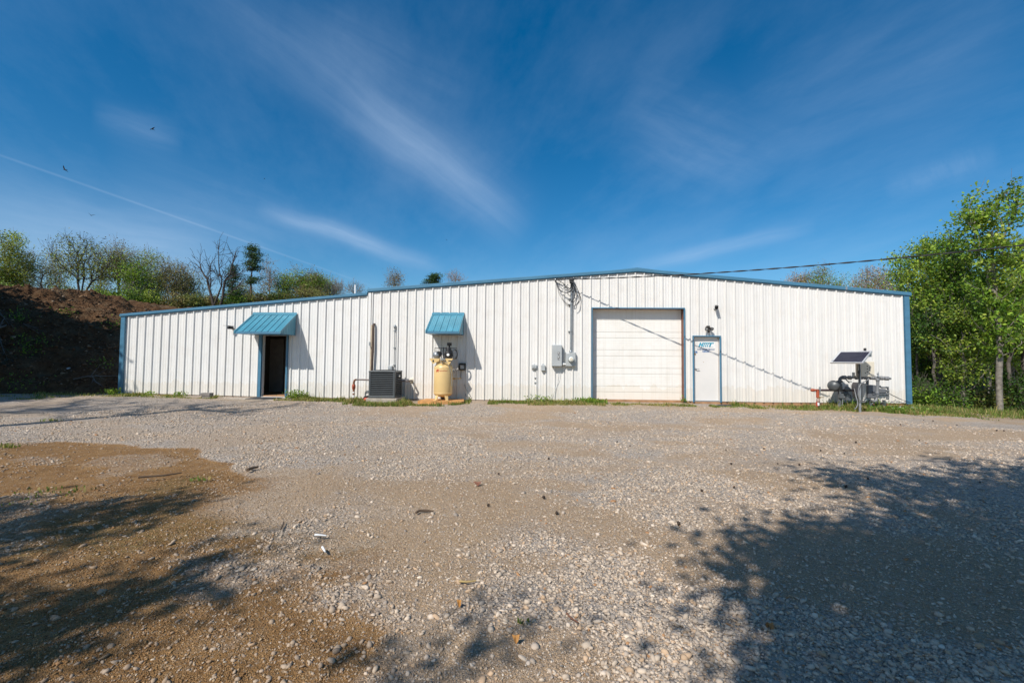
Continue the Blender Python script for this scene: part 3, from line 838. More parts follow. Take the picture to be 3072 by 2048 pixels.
mb = MB(); mb.lathe((p.x, .077, p.z), (0, -1, 0), [(0, .034), (.012, .034), (.016, .02), (.05, .012)], 14); mb.tube([(p.x, .03, p.z), (p.x + .03, .022, p.z), (p.x + .11, .025, p.z - .004)], .010, 8)
obj('lever_handle', mb, M['chrome'], wd)
p = W(2085, 1062, .07)
mb = MB(); mb.lathe((p.x, .077, p.z), (0, -1, 0), [(0, .03), (.015, .028), (.022, .014), (.026, .01)], 14); obj('deadbolt', mb, M['brass'], wd)
p = W(2110.7, 1086, .07)
mb = MB(); mb.lathe((p.x, .077, p.z), (0, -1, 0), [(0, .011), (.006, .009)], 10); obj('peephole', mb, M['brass'], wd)
# decals on the door: thin sheets stepped 1 mm apart
YD = .0735
def quad(mb, px0, py0, px1, py1, y):
    q0, q1 = W(px0, py0, y), W(px1, py1, y)
    mb.box((q0.x, y, q1.z), (q1.x, y + .0009, q0.z)); return q0, q1
def put_text(mb, s, px0, py0, px1, py1, y, **kw):
    q0, q1 = W(px0, py0, y), W(px1, py1, y)
    vs, fs = text_geo(s, q1.x - q0.x, q0.z - q1.z, **kw)
    mb.add([(v[0] + q0.x, y, v[2] + q1.z) for v in vs], fs)
M['teal'] = pbr('teal_vinyl', (.02, .36, .52), .4, var=.25, scale=5)
M['navy'] = pbr('navy_vinyl', (.01, .07, .18), .4)
M['bluev'] = pbr('blue_vinyl', (.01, .10, .28), .4)
M['outl'] = pbr('dark_outline', (.02, .09, .12), .5)
mb = MB(); mb.cur = 0; quad(mb, 2094, 1024, 2146, 1043.5, YD)
# block letters H M T leaning right, joined by a bar along the top (unit square 0..1)
def slab_letter(mb, x, y, g):
    LX, LY, LW, LH, SL = 2095.3, 1040.0, 41.5, 12.2, 4.6
    for poly in x:
        vs = [W(LX + u * LW + v * SL, LY - v * LH, y) for u, v in poly]
        c = sum((Vector(p) for p in vs), Vector()) / len(vs)
        mb.add([tuple(p + (p - c).normalized() * g) for p in vs], [tuple(range(len(vs)))])
def bar(u0, u1, v0, v1): return [(u0, v0), (u1, v0), (u1, v1), (u0, v1)]
HMT = [bar(0, .09, 0, 1), bar(.19, .28, 0, 1), bar(.09, .19, .40, .62),
       bar(.33, .39, 0, .80), bar(.465, .525, 0, .80), bar(.60, .66, 0, .80), bar(.33, .66, .80, 1),
       bar(.76, .86, 0, .76), bar(.70, 1.0, .76, 1)]
mb.cur = 2; slab_letter(mb, HMT, YD - .001, .010); mb.cur = 1; slab_letter(mb, HMT, YD - .002, -.001)
mb.cur = 3
for i in range(17):                                       # line of small print, too fine to read
    x = 2098 + i * 2.55
    if i in (4, 9, 10): continue
    quad(mb, x, 1040.3, x + 1.5, 1041.5, YD - .001)
obj('sign', mb, [M['white'], M['teal'], M['outl'], M['grey']], wd, label='white decal with slanted teal letters HMT')
mb = MB(); quad(mb, 2092.2, 1045.8, 2143.2, 1049.9, YD); mb.cur = 1
for i in range(23):
    if i in (3, 7, 11, 12, 16): continue
    x = 2093.6 + i * 2.12; quad(mb, x, 1046.8, x + 1.25, 1048.9, YD - .001)
obj('sign', mb, [M['navy'], M['white']], wd, label='narrow navy strip with a white line of digits')
mb = MB(); quad(mb, 2107.8, 1051, 2127.8, 1056.6, YD); mb.cur = 1
q = [W(px, py, YD - .001) for px, py in ((2109.2, 1053.8), (2111.6, 1052), (2111.6, 1053.1), (2114, 1053.1), (2114, 1054.5), (2111.6, 1054.5), (2111.6, 1055.6))]
mb.add([tuple(v) for v in q], [tuple(range(7))]); put_text(mb, 'OFFICE', 2115.2, 1052.1, 2126.8, 1055.5, YD - .001, offset=.02)
obj('sign', mb, [M['bluev'], M['white']], wd, label='small blue plate with arrow pointing left and the word OFFICE')
mb = MB(); quad(mb, 2084.2, 1052.6, 2092.2, 1059.8, YD); mb.cur = 1
c = W(2087.6, 1057.4, YD - .001); r0, r1 = .017, .024
ring = [(c.x + r * math.cos(t), YD - .001, c.z + r * math.sin(t)) for t in [math.pi * (.62 + 1.35 * i / 12) for i in range(13)] for r in (r0, r1)]
mb.add(ring, [(2 * i, 2 * i + 1, 2 * i + 3, 2 * i + 2) for i in range(12)])
def stroke(pts, wd_):
    for (x0, z0), (x1, z1) in zip(pts, pts[1:]):
        d = Vector((x1 - x0, 0, z1 - z0)); n = Vector((-d.z, 0, d.x)).normalized() * wd_
        A, B = Vector((c.x + x0, YD - .001, c.z + z0)), Vector((c.x + x1, YD - .001, c.z + z1))
        mb.add([A - n, B - n, B + n, A + n], [(0, 1, 2, 3)])
stroke([(-.006, .036), (-.004, .012), (.014, .010), (.024, -.016), (.034, -.014)], .004); stroke([(-.004, .024), (.012, .022)], .003)
hd = [(c.x - .007 + .007 * math.cos(t * .785), YD - .001, c.z + .047 + .007 * math.sin(t * .785)) for t in range(8)]
mb.add(hd, [tuple(range(8))])
obj('sign', mb, [M['bluev'], M['white']], wd, label='square blue sticker with white wheelchair symbol')

# open doorway of the wing
a, b, z = OD; zb = base((a + b) / 2)
mb = MB()
mb.box((a - .10, -.062, zb - .03), (a, .012, z)); mb.box((b, -.062, zb - .03), (b + .05, .012, z)); mb.box((a - .10, -.062, z), (b + .05, .012, z + .045))
obj('door_frame', mb, M['blue'], bld)
mb = MB(); mb.box((a - .02, .013, zb), (a + .012, .14, z)); mb.box((b - .012, .013, zb), (b + .02, .14, z)); mb.box((a + .012, .013, z - .012), (b - .012, .14, z)); mb.box((a, -.03, zb - .05), (b, .14, zb + .01)); obj('door_jamb', mb, M['door'], bld, label='white inner jamb of the open doorway')
mb = MB()
for k in range(3): obj('hinge', MB().lathe((a + .02, .10, zb + .3 + k * .75), (0, 0, 1), [(0, .012), (.1, .012)], 8), M['chrome'], bld)
# dark room behind it
yb = 1.9
mb = MB(); mb.box((X0 + .1, yb, -.1), (X0 + 8.8, yb + .06, 2.75)); mb.box((a - .9, .2, -.1), (a - .84, yb, 2.7)); mb.box((b + 1.1, .2, -.1), (b + 1.16, yb, 2.7)); mb.box((a - .9, .2, 2.45), (b + 1.16, yb, 2.5)); mb.box((a - .85, .15, -.20), (b + 1.1, yb, zb - .005))
ip = obj('inner_partition', mb, M['interior'], bld)
q0, q1 = W(808, 1022, yb), W(834, 1170, yb)
mb = MB(); fx0, fx1, fz = q0.x, q1.x + .12, q0.z
mb.box((fx0, yb - .03, -.05), (fx0 + .07, yb - .001, fz)); mb.box((fx1, yb - .03, -.05), (fx1 + .07, yb - .001, fz)); mb.box((fx0, yb - .03, fz), (fx1 + .07, yb - .001, fz + .07)); mb.box((fx0 + .07, yb - .015, -.05), (fx1, yb - .002, fz))
obj('inner_door', mb, pbr('inside_door', (.30, .28, .26), .6), ip)
# inward-opened door leaf
mb = MB(); m3 = Matrix.Rotation(R_(80), 3, 'Z'); mb.cbox(Vector((b - .035, .14 + .42, zb + (z - zb) / 2)), (.84, .045, z - zb - .03), m3)
obj('open_door', mb, M['interior'], bld, label='dark door leaf swung inward')

# vent pipe through the wing roof
p0, p1 = W(1066.5, 888, 1.2), W(1066, 854.5, 1.2)
mb = MB(); mb.tube([(p0.x, 1.2, p0.z - .3), (p1.x, 1.2, p1.z)], .035, 12); obj('vent_pipe', mb, M['white'], bld)

# awnings
def awning(tl, tr, ll, lr, label, k=1.0):
    A, B = W(*tl), W(*tr)                     # top edge on the wall
    d = .80
    for _ in range(60):                       # depth at which the lip's right end lines up with the wall end B.x
        q = W(lr[0], lr[1], -d)
        d += (B.x - q.x) * 1.2
    d = max(.5, min(1.3, d)) * k; zl = W(lr[0], lr[1], -d).z
    xa, xb = A.x, B.x; zt = A.z
    e = bpy.data.objects.new('awning', None); COL.objects.link(e); e.parent = bld; e['label'] = label
    # sloping sheet with standing ribs
    n = max(4, round((xb - xa) / .235)); P = [(xa, 0.0)]
    sp_ = (xb - xa - .06) / n
    for i in range(n + 1):
        x = xa + .03 + sp_ * i
        for dx, h in ((-.018, 0), (-.008, .024), (.008, .024), (.018, 0)): P.append((x + dx, h))
        if i < n:
            for k in (.36, .64):
                for dx, h in ((-.016, 0), (-.008, .006), (.008, .006), (.016, 0)): P.append((x + sp_ * k + dx, h))
    P.append((xb, 0.0))
    sl = Vector((0, -d, zl - zt + .07)); nrm = Vector((0, -(zt - .07 - zl), d)).normalized()
    if nrm.z < 0: nrm = -nrm
    up0 = Vector((0, -.03, zt - .07)); vs = []; fs = []
    for x, h in P:
        for k in (0, 1):
            v = up0 + sl * k + nrm * h; vs.append((x, v.y, v.z))
    for i in range(len(P) - 1): fs.append((2 * i, 2 * i + 1, 2 * i + 3, 2 * i + 2))
    mb = MB(); mb.add(vs, fs)
    under = [up0 - nrm * .012, up0 + sl - nrm * .012]
    mb.add([(xa, under[0].y, under[0].z), (xb, under[0].y, under[0].z), (xb, under[1].y, under[1].z), (xa, under[1].y, under[1].z)], [(0, 3, 2, 1)])
    o = obj('awning_roof', mb, M['blue2'], bld); o.parent = e
    mb = MB(); mb.prism([(xa - .02, -.03, zt + .01), (xa - .02, -.03, zt - .08), (xa - .02, -.07, zt - .085), (xa - .02, -.035, zt + .01)], (xb - xa + .04, 0, 0)); o = obj('flashing', mb, M['blue3'], bld); o.parent = e
    # side cheeks with vertical ribs
    for s_, x in ((-1, xa + .012), (1, xb - .012)):
        mb = MB(); N_ = 9; vs = []; fs = []
        zz0 = zl - .045
        cols = []
        for i in range(N_ * 3 + 1):
            y = -.03 - d * .97 * i / (N_ * 3); bump = .014 if i % 3 == 1 else 0
            ztop = zt - .07 + (zl - zt + .07) * (i / (N_ * 3)) * .97 - .005
            cols.append((x + s_ * bump, y, ztop))
        for cx, y, zt_ in cols: vs += [(cx, y, zz0), (cx, y, max(zz0 + .002, zt_))]
        for i in range(len(cols) - 1): fs.append((2 * i, 2 * i + 2, 2 * i + 3, 2 * i + 1))
        mb.add(vs, fs); o = obj('side_panel', mb, M['blue2'], bld); o.parent = e
    # lip and soffit frame
    mb = MB(); mb.box((xa - .01, -d - .045, zl - .05), (xb + .01, -d - .022, zl + .012)); mb.box((xa - .01, -d - .045, zl - .062), (xb + .01, -.04, zl - .05))
    o = obj('lip', mb, M['blue'], bld); o.parent = e
    # standing tails at the two edges
    for x in (xa - .012, xb - .012):
        mb = MB()
        v0, v1 = up0 + nrm * .03, up0 + sl + nrm * .03
        mb.prism([(x, v0.y, v0.z), (x, v1.y - .02, v1.z), (x, v1.y - .02, v1.z - .07), (x, v0.y, v0.z - .07)], (.024, 0, 0))
        o = obj('edge_trim', mb, M['blue2'], bld); o.parent = e
    return d
aw1 = awning((762.5, 938), (890.5, 940), (706, 996), (840, 996), 'wide teal metal awning over the open doorway', .94)
aw2 = awning((1298.5, 938), (1391.6, 940), (1276, 995), (1375.3, 995), 'small teal metal awning over the air compressor', .86)
print('AWNING DEPTH', aw1, aw2)
# ------------------------------------------------------------------ things standing at or hanging on the front wall
def gz_at(x, y): return float(zg(x, y))

# condenser
yf = -1.05
c0, c1 = W(1106.5, 1112, yf), W(1184, 1196, yf)
x0, x1, zt, zb = c0.x, c1.x, c0.z, c1.z + .015
dp = .80
pad = MB(); pad.rbox((x0 - .06, yf - .06, zb - .16), (x1 + .08, yf + dp + .08, zb - .002), .012)
o = obj('concrete_pad', pad, M['conc'], loc=((x0 + x1) / 2, yf + .4, zb)); tag(o, 'low concrete pad under the dark grey air conditioner', 'pad')
M['acgrey'] = pbr('condenser_grey', (.080, .088, .092), .42, .2, var=.1)
ac = thing('air_conditioner', 'dark grey louvred outdoor air conditioner on a low pad by the wall', 'air conditioner', ((x0 + x1) / 2, yf + dp / 2, zb))
mb = MB(); pw_ = .07
for px_, py_ in ((x0, yf), (x1 - pw_, yf), (x0, yf + dp - pw_), (x1 - pw_, yf + dp - pw_)): mb.rbox((px_, py_, zb), (px_ + pw_, py_ + pw_, zt), .012)
mb.rbox((x0 - .006, yf - .006, zt - .05), (x1 + .006, yf + dp + .006, zt + .004), .012); mb.rbox((x0 - .004, yf - .004, zb), (x1 + .004, yf + dp + .004, zb + .075), .01)
obj('cabinet', mb, M['acgrey'], ac)
mb = MB(); mb.box((x0 + .05, yf + .05, zb + .05), (x1 - .05, yf + dp - .05, zt - .05)); obj('coil', mb, M['dark'], ac)
n = 12
def louvres(which):
    mb = MB(); zl0, zl1 = zb + .09, zt - .065
    for i in range(n):
        z = zl0 + (zl1 - zl0) * (i + .5) / n; m = Matrix.Rotation(R_(28), 3, 'X')
        if which == 'front': mb.cbox((( x0 + x1) / 2, yf + .022, z), (x1 - x0 - .13, .052, .012), Matrix.Rotation(R_(38), 3, 'X'))
        else: mb.cbox((x1 - .022, yf + dp / 2, z), (.052, dp - .13, .012), Matrix.Rotation(R_(38), 3, 'Y'))
    return obj('louvre_panel', mb, M['acgrey'], ac)
louvres('front'); louvres('side')
mb = MB()
for i in range(7): r = .06 + i * .048; mb.tube([((x0 + x1) / 2 + r * math.cos(t), yf + dp / 2 + r * math.sin(t), zt + .02) for t in [math.pi * k / 12 for k in range(25)]], .004, 4, caps=False)
obj('fan_guard', mb, M['black'], ac)
mb = MB(); z = W(1197, 1129, yf).z; mb.box((x1 + .002, yf + .38, z - .03), (x1 + .012, yf + .52, z + .03)); obj('rating_label', mb, M['white'], ac)

# rusty stub pipe with valve, running into the wall behind the condenser
p = W(1060.5, 1194, -.42); g = gz_at(p.x, -.42)
t = thing('rusty_pipe', 'rusty brown stub pipe with valve and elbow running behind the air conditioner', 'pipe', (p.x, -.42, g))
zt_ = W(1062, 1138, -.42).z; xe = W(1232, 1140, -.2).x
mb = MB(); mb.tube([(p.x, -.42, g - .2), (p.x, -.42, zt_ - .10), (p.x + .02, -.42, zt_ - .03), (p.x + .08, -.42, zt_)], .034, 10); obj('riser', mb, M['rust'], t)
mb = MB(); mb.tube([(p.x + .08, -.42, zt_), (xe - .05, -.42, zt_ - .03), (xe, -.36, zt_ - .03), (xe, .03, zt_ - .03)], .030, 10); obj('cross_pipe', mb, pbr('weathered_pipe', (.20, .17, .155), .6, var=.4, scale=12), t)
zv = W(1060, 1160, -.42).z
mb = MB(); mb.lathe((p.x, -.42, zv - .09), (0, 0, 1), [(0, .04), (.02, .052), (.05, .055), (.09, .06), (.13, .055), (.16, .052), (.18, .04)], 10); mb.tube([(p.x, -.42, zv), (p.x, -.52, zv)], .025, 8); obj('valve', mb, M['redor'], t)
for dz_, hb_ in ((.10, .09), (.25, .05)): obj('paint_band', MB().lathe((p.x, -.42, g + dz_), (0, 0, 1), [(0, .037), (hb_, .037)], 10), M['white'], t)
mb = MB(); mb.lathe((xe, .0, zt_ - .03), (0, -1, 0), [(0, .10), (.03, .09), (.05, .05)], 12); obj('wall_seal', mb, M['cream'], t)

# small unidentified red object with dark top behind the condenser
p = W(1099, 1193, -.55); g = gz_at(p.x, -.55)
t = thing('red_object', 'small red and black object low behind the air conditioner', 'equipment', (p.x, -.55, g))
mb = MB(); mb.lathe((p.x, -.55, g), (0, 0, 1), [(0, .08), (.03, .09), (.10, .085), (.12, .05)], 12); obj('base', mb, M['red'], t)
mb = MB(); mb.tube([(p.x - .09, -.55, g + .10), (p.x - .04, -.57, g + .15), (p.x + .06, -.55, g + .16), (p.x + .16, -.52, g + .17)], [.02, .035, .035, .02], 8); obj('handle', mb, M['black'], t)

# tall rusty insulated line
t = thing('vertical_pipe', 'tall narrow dark brown pipe rising up the wall behind the air conditioner', 'pipe', (W(1113, 1150).x, -.09, base(W(1113, 1150).x)))
mb = MB(); q0, q1 = W(1115, 1120, -.10), W(1120.5, 972, -.10)
mb.tube([(q0.x - .01, -.10, q0.z - .55), (q0.x, -.10, q0.z), ((q0.x + q1.x) / 2 + .015, -.11, (q0.z + q1.z) / 2), (q1.x, -.10, q1.z - .05), (q1.x + .008, -.07, q1.z), (q1.x + .012, .02, q1.z + .01)], [.030, .036, .040, .036, .034, .03], 10); obj('insulated_line', mb, pbr('brown_insulation', (.075, .048, .034), .8, var=.4, scale=10, bump=.4), t)
mb = MB(); q0, q1 = W(1111.5, 1120, -.06), W(1115, 975, -.06); mb.tube([(q0.x - .01, -.06, q0.z - .5), (q0.x, -.06, q0.z), (q1.x, -.06, q1.z), (q1.x, .02, q1.z + .01)], .026, 8); obj('line_cover', mb, pbr('tan_cover', (.46, .38, .27), .6, var=.2), t)
q = W(1110, 1030, -.07); mb = MB(); mb.box((q.x - .03, -.10, q.z - .07), (q.x + .02, -.02, q.z + .05)); mb.tube([(q.x, -.1, q.z - .06), (q.x + .06, -.12, q.z - .16), (q.x + .05, -.06, q.z - .2)], .008, 6); obj('clip', mb, M['galv'], t)

# thin conduit with disconnect box
q0, q1 = W(1182, 1110, -.06), W(1184.5, 977, -.06)
t = thing('disconnect_switch', 'small grey switch box at the foot of a thin conduit above the air conditioner', 'switch box', (q0.x, -.06, q0.z))
b0, b1 = W(1163.5, 1097, -.12), W(1175.5, 1110.5, -.12)
mb = MB(); mb.rbox((b0.x, -.13, b1.z), (b1.x, .0, b0.z), .01); mb.box((b0.x + .02, -.14, b1.z + .05), (b1.x - .03, -.13, b1.z + .10)); obj('switch_box', mb, M['grey'], t)
mb = MB(); mb.tube([(b1.x - .01, -.06, b1.z + .06), (q0.x - .03, -.06, b1.z + .03), (q0.x, -.06, b1.z + .06), (q0.x, -.06, b1.z + .2), (q1.x, -.06, q1.z)], .014, 8)
for pz in (992, 1043, 1095): z = W(1182, pz, -.06).z; mb.box((q0.x - .05, -.05, z - .012), (q0.x + .03, -.005, z + .012))
obj('conduit', mb, M['galv'], t)
mb = MB(); mb.lathe((q1.x, -.055, q1.z - .10), (0, 0, 1), [(0, .02), (.02, .04), (.10, .045), (.13, .03), (.14, .01)], 10); obj('conduit_body', mb, M['galv'], t)
mb = MB(); z = b1.z; mb.tube([(b1.x - .04, -.07, z + .01), (b1.x + .0, -.10, z - .12), (b1.x + .08, -.2, z - .2)], .012, 6); obj('flex_whip', mb, M['gasgrey'], t)

# compressor on its stained pad
yc = -.60
tc_, rr = (W(1301.8, 1140, yc).x + W(1357.2, 1140, yc).x) / 2, (W(1357.2, 1140, yc).x - W(1301.8, 1140, yc).x) / 2
zbot, zdome = W(1330, 1190.5, yc).z, W(1330, 1089, yc).z
gp = gz_at(tc_, yc)
pz_ = W(1330, 1199, yc).z
mb = MB()
q = [W(px, py, y) for px, py, y in ((1253, 1203, -1.02), (1275, 1196, -.35), (1388, 1196.5, -.30), (1391, 1201, -1.02))]
poly = [(W(1253, 1203, -1.0).x, -1.0), (W(1262, 1203, -1.0).x + .1, -1.10), (W(1385, 1203, -1.0).x, -1.07), (W(1392, 1203, -.9).x, -.92), (W(1390, 1203, -.3).x, -.15), (W(1275, 1196, -.3).x, -.15)]
mb.prism([(x, y, pz_ - .16) for x, y in poly], (0, 0, .158))
o = obj('concrete_pad', mb, pbr('rust_stained_pad', (.52, .26, .085), .8, var=.35, scale=3.5, bump=.25), loc=(tc_, -.6, pz_)); tag(o, 'orange rust-stained concrete pad under the cream air compressor', 'pad')
cp = thing('air_compressor', 'cream upright air compressor tank with black pump and wire guard on top', 'air compressor', (tc_, yc, pz_))
h = zdome - zbot; pr = []
for i in range(9): a_ = math.pi / 2 * i / 8; pr.append((.13 * (1 - math.cos(a_)), rr * max(.05, math.sin(a_))))
for i in range(9): a_ = math.pi / 2 * i / 8; pr.append((h - .15 + .15 * math.sin(a_), rr * max(.05, math.cos(a_))))
mb = MB(); mb.lathe((tc_, yc, zbot), (0, 0, 1), pr, 40); mb.lathe((tc_, yc, zbot + .12), (0, 0, 1), [(0, rr), (.005, rr + .004), (.02, rr + .004), (.025, rr)], 40); mb.lathe((tc_, yc, zdome - .17), (0, 0, 1), [(0, rr), (.005, rr + .004), (.02, rr + .004), (.025, rr)], 40)
tank = obj('tank', mb, M['tank'], cp)
for a_ in (-125, -55, 90):
    mb = MB(); ca, sa = math.cos(R_(a_)), math.sin(R_(a_)); rx = .78 * rr
    e = Vector((-sa, ca, 0)) * .06; c = Vector((tc_ + ca * rx, yc + sa * rx, zbot + .10)); f = Vector((tc_ + ca * (rx + .07), yc + sa * (rx + .07), pz_))
    mb.prism([c - e * 1.1, c + e * 1.1, f + e * .6, f - e * .6], (ca * .02, sa * .02, 0)); mb.cbox(f + Vector((ca * .02, sa * .02, .008)), (.11, .10, .016), Matrix.Rotation(R_(a_), 3, 'Z')); obj('foot', mb, M['tank'], cp)
# lettering wrapped round the tank front
def wrap(mb, s, px0, px1, z0, hgt, shear=0, offset=0):
    xa, xb = W(px0, 1110, yc - rr).x - tc_, W(px1, 1110, yc - rr).x - tc_
    vs, fs = text_geo(s, xb - xa, hgt, shear=shear, offset=offset)
    out = []
    for v in vs:
        u = max(-.97, min(.97, (xa + v[0]) / rr)); ang = math.asin(u)
        out.append((tc_ + (rr + .003) * math.sin(ang), yc - (rr + .003) * math.cos(ang), z0 + v[2]))
    mb.add(out, fs)
zi = W(1315, 1115.5, yc - rr).z
mb = MB(); wrap(mb, 'IR', 1307, 1316.5, zi, .085, .35, .045); wrap(mb, 'Ingersoll Rand', 1318, 1341, zi + .015, .048, .25, .006); obj('lettering', mb, M['red'], cp)
# platform, guard, motor, pump
zp0, zp1 = W(1330, 1090, yc).z, W(1330, 1076, yc).z
xa, xb = W(1293.5, 1080, yc).x, W(1362.5, 1080, yc).x
mb = MB(); mb.box((xa + .03, yc - .26, zp1 - .014), (xb - .02, yc + .26, zp1)); mb.prism([(xa, yc - .262, zp1), (xa + .12, yc - .262, zp1 - .17), (xa + .32, yc - .262, zp1 - .07), (xa + .32, yc - .262, zp1)], (0, .01, 0))
mb.prism([(xb, yc - .262, zp1), (xb - .13, yc - .262, zp1 - .20), (xb - .42, yc - .262, zp1 - .06), (xb - .42, yc - .262, zp1)], (0, .01, 0)); mb.box((xa, yc - .264, zp1 - .004), (xb, yc - .25, zp1 + .012)); mb.box((tc_ - .2, yc - .2, zdome - .06), (tc_ + .2, yc + .2, zp1 - .014))
obj('platform', mb, M['tank'], cp)
for px_, py_, dx0, dx1, dz0, dz1 in ((1352, 1086, -.08, .03, .02, .055), (1300, 1084, -.03, .02, -.02, .05)):
    q = W(px_, py_, yc - .27); obj('decal', MB().box((q.x + dx0, yc - .2655, q.z + dz0), (q.x + dx1, yc - .263, q.z + dz1)), M['black'], cp)
zc0, zc1 = zp1 + .01, W(1330, 1043.5, yc).z; ca0, ca1 = W(1302, 1060, yc).x, W(1369, 1060, yc).x; yg = yc + .10
mb = MB()
mb.tube([(ca0, yg, zc0), (ca0, yg, zc1), (ca1, yg, zc1), (ca1, yg, zc0), (ca0, yg, zc0)], .011, 6)
for i in range(1, 13): x = ca0 + (ca1 - ca0) * i / 13; mb.tube([(x, yg, zc0), (x, yg, zc1)], .0028, 4, caps=False)
for i in range(1, 7): z = zc0 + (zc1 - zc0) * i / 7; mb.tube([(ca0, yg, z), (ca1, yg, z)], .0028, 4, caps=False)
mb.tube([(W(1331, 1060, yg).x, yg - .02, zc0), (W(1331, 1060, yg).x, yg - .02, zc1 + .03)], .012, 6)
obj('belt_guard', mb, M['black'], cp)
q = W(1312, 1064, yc)
mb = MB(); mb.lathe((q.x, yc + .06, q.z - .005), (0, -1, 0), [(0, .09), (.02, .105), (.26, .105), (.30, .085), (.32, .03)], 20)
for k in range(7): mb.lathe((q.x, yc + .03 - k * .035, q.z - .005), (0, -1, 0), [(0, .105), (.004, .112), (.016, .112), (.02, .105)], 20)
mb.box((q.x - .08, yc - .2, zp1), (q.x + .08, yc + .05, q.z - .09)); obj('motor', mb, M['galv'], cp)
q2 = W(1322, 1063, yc)
mb = MB(); mb.lathe((q2.x, yc - .12, q2.z), (0, -1, 0), [(0, .05), (.03, .075), (.08, .075), (.10, .05)], 14); mb.cbox((q2.x - .015, yc - .2, q2.z + .06), (.10, .10, .08)); mb.cbox((q2.x - .08, yc - .1, q2.z + .065), (.07, .1, .06)); obj('motor_cover', mb, M['black'], cp)
q3 = W(1346, 1062, yc)
mb = MB(); mb.lathe((q3.x, yc + .07, q3.z), (0, -1, 0), [(0, .10), (.02, .125), (.20, .125), (.24, .10), (.26, .06)], 20); mb.rbox((q3.x - .11, yc - .16, zp1), (q3.x + .10, yc + .1, q3.z - .06), .01)
mb.lathe((q3.x, yc - .05, q3.z + .08), (0, 0, 1), [(0, .09), (.02, .10), (.03, .08), (.05, .10), (.06, .08), (.08, .10), (.09, .08), (.11, .10), (.12, .08), (.15, .07)], 16)
obj('pump', mb, M['black'], cp)
q4 = W(1349, 1034, yc)
mb = MB(); mb.lathe((q4.x, yc - .05, q4.z - .06), (0, 0, 1), [(0, .03), (.03, .03), (.032, .075), (.11, .08), (.125, .07)], 16); mb.tube([(q4.x, yc - .05, q4.z - .18), (q4.x, yc - .05, q4.z - .05)], .026, 8); obj('air_filter', mb, M['black'], cp)
q5 = W(1362, 1062, yc)
mb = MB(); mb.tube([(q5.x + .025 + .085 * math.cos(t), yc - .02, q5.z + .0 + .15 * math.sin(t)) for t in [-1.6 + 3.4 * k / 10 for k in range(11)]], .022, 8); mb.tube([(q3.x + .05, yc - .1, q3.z + .15), (q3.x + .13, yc - .1, q3.z + .10), (q3.x + .15, yc - .08, q3.z - .08)], .016, 8); obj('cooling_pipe', mb, M['black'], cp)
q6 = W(1344, 1064, yc - .28)
mb = MB(); mb.lathe((q6.x, yc - .25, q6.z), (0, -1, 0), [(0, .046), (.03, .046), (.034, .040)], 18); obj('gauge', mb, M['white'], cp)
q7 = W(1326, 1078, yc - .27)
mb = MB(); mb.cbox((q7.x, yc - .29, q7.z + .01), (.09, .07, .08)); mb.lathe((q7.x + .05, yc - .29, q7.z + .01), (1, 0, -.3), [(0, .03), (.05, .035), (.06, .02)], 10)
mb.tube([(q7.x - .04, yc - .29, q7.z - .02), (q7.x - .05, yc - .3, q7.z - .09), (q7.x + .03, yc - .28, q7.z - .12)], .012, 6); obj('pressure_switch', mb, M['chrome'], cp)
mb = MB(); mb.tube([(q7.x + .03, yc - .28, q7.z - .05), (q7.x + .16, yc - .27, q7.z - .09), (tc_ + rr * .80, yc - rr * .65, zdome - .16), (tc_ + rr * .97, yc - rr * .42, zdome - .35), (tc_ + rr * .99, yc - rr * .4, zdome - .75)], .011, 6); obj('hose', mb, M['chrome'], cp)
mb = MB(); mb.lathe((tc_, yc - .05, zbot - .07), (0, 0, 1), [(0, .05), (.09, .06)], 12); obj('drain_plug', mb, M['black'], cp)

# receptacle box beside the compressor with brass fittings
b0, b1 = W(1377, 1089, -.10), W(1395.5, 1110.5, -.10)
t = thing('outlet_box', 'black weatherproof outlet box with pale face beside the air compressor', 'outlet', ((b0.x + b1.x) / 2, -.05, b1.z))
mb = MB(); mb.rbox((b0.x, -.12, b1.z), (b1.x, 0, b0.z), .014); obj('box', mb, M['black'], t)
mb = MB(); q0, q1 = W(1381, 1095, -.12), W(1391, 1106, -.12); mb.box((q0.x, -.124, q1.z), (q1.x, -.119, q0.z)); obj('face_plate', mb, M['grey'], t)
mb = MB(); mb.tube([((b0.x + b1.x) / 2 - .04, -.05, b1.z), ((b0.x + b1.x) / 2 - .05, -.05, W(1380, 1134, -.05).z)], .010, 6); obj('conduit', mb, M['black'], t)
t = thing('brass_fitting', 'short brass air outlet pipe between compressor tank and wall', 'fitting', (W(1370, 1135, -.3).x, -.3, W(1370, 1135, -.3).z))
q0, q1 = W(1354, 1135.5, -.45), W(1385, 1134.5, -.08)
mb = MB(); mb.tube([q0, q0.lerp(q1, .3), q0.lerp(q1, .6), q1], [.022, .018, .014, .014], 8); mb.lathe(q0.lerp(q1, .2), (1, .6, 0), [(0, .03), (.05, .03)], 8); obj('pipe', mb, M['brass'], t)
mb = MB()
for px, py in ((1362, 1106), (1359.5, 1113), (1365, 1110), (1370, 1111), (1361, 1117)):
    q = W(px, py, -.35); mb.lathe(q, (1, -.5, .2), [(0, .012), (.02, .022), (.05, .02), (.06, .01)], 8)
mb.tube([W(1358, 1112, -.4), W(1362, 1109, -.35), W(1372, 1111, -.2)], .012, 6); obj('coupling', mb, M['chrome'], t)
mb = MB(); mb.tube([W(1393, 1153, -.03), W(1397, 1163, -.05), W(1411, 1188, -.06), W(1409, 1190.5, -.06), W(1398, 1187, -.06), W(1395.5, 1184, -.05), W(1397, 1181.5, -.05), W(1402, 1184, -.06)], .011, 8)
o = obj('air_hose', mb, M['galv'], loc=W(1400, 1190, -.05)); tag(o, 'thin pale hose looped against the wall right of the compressor', 'hose')

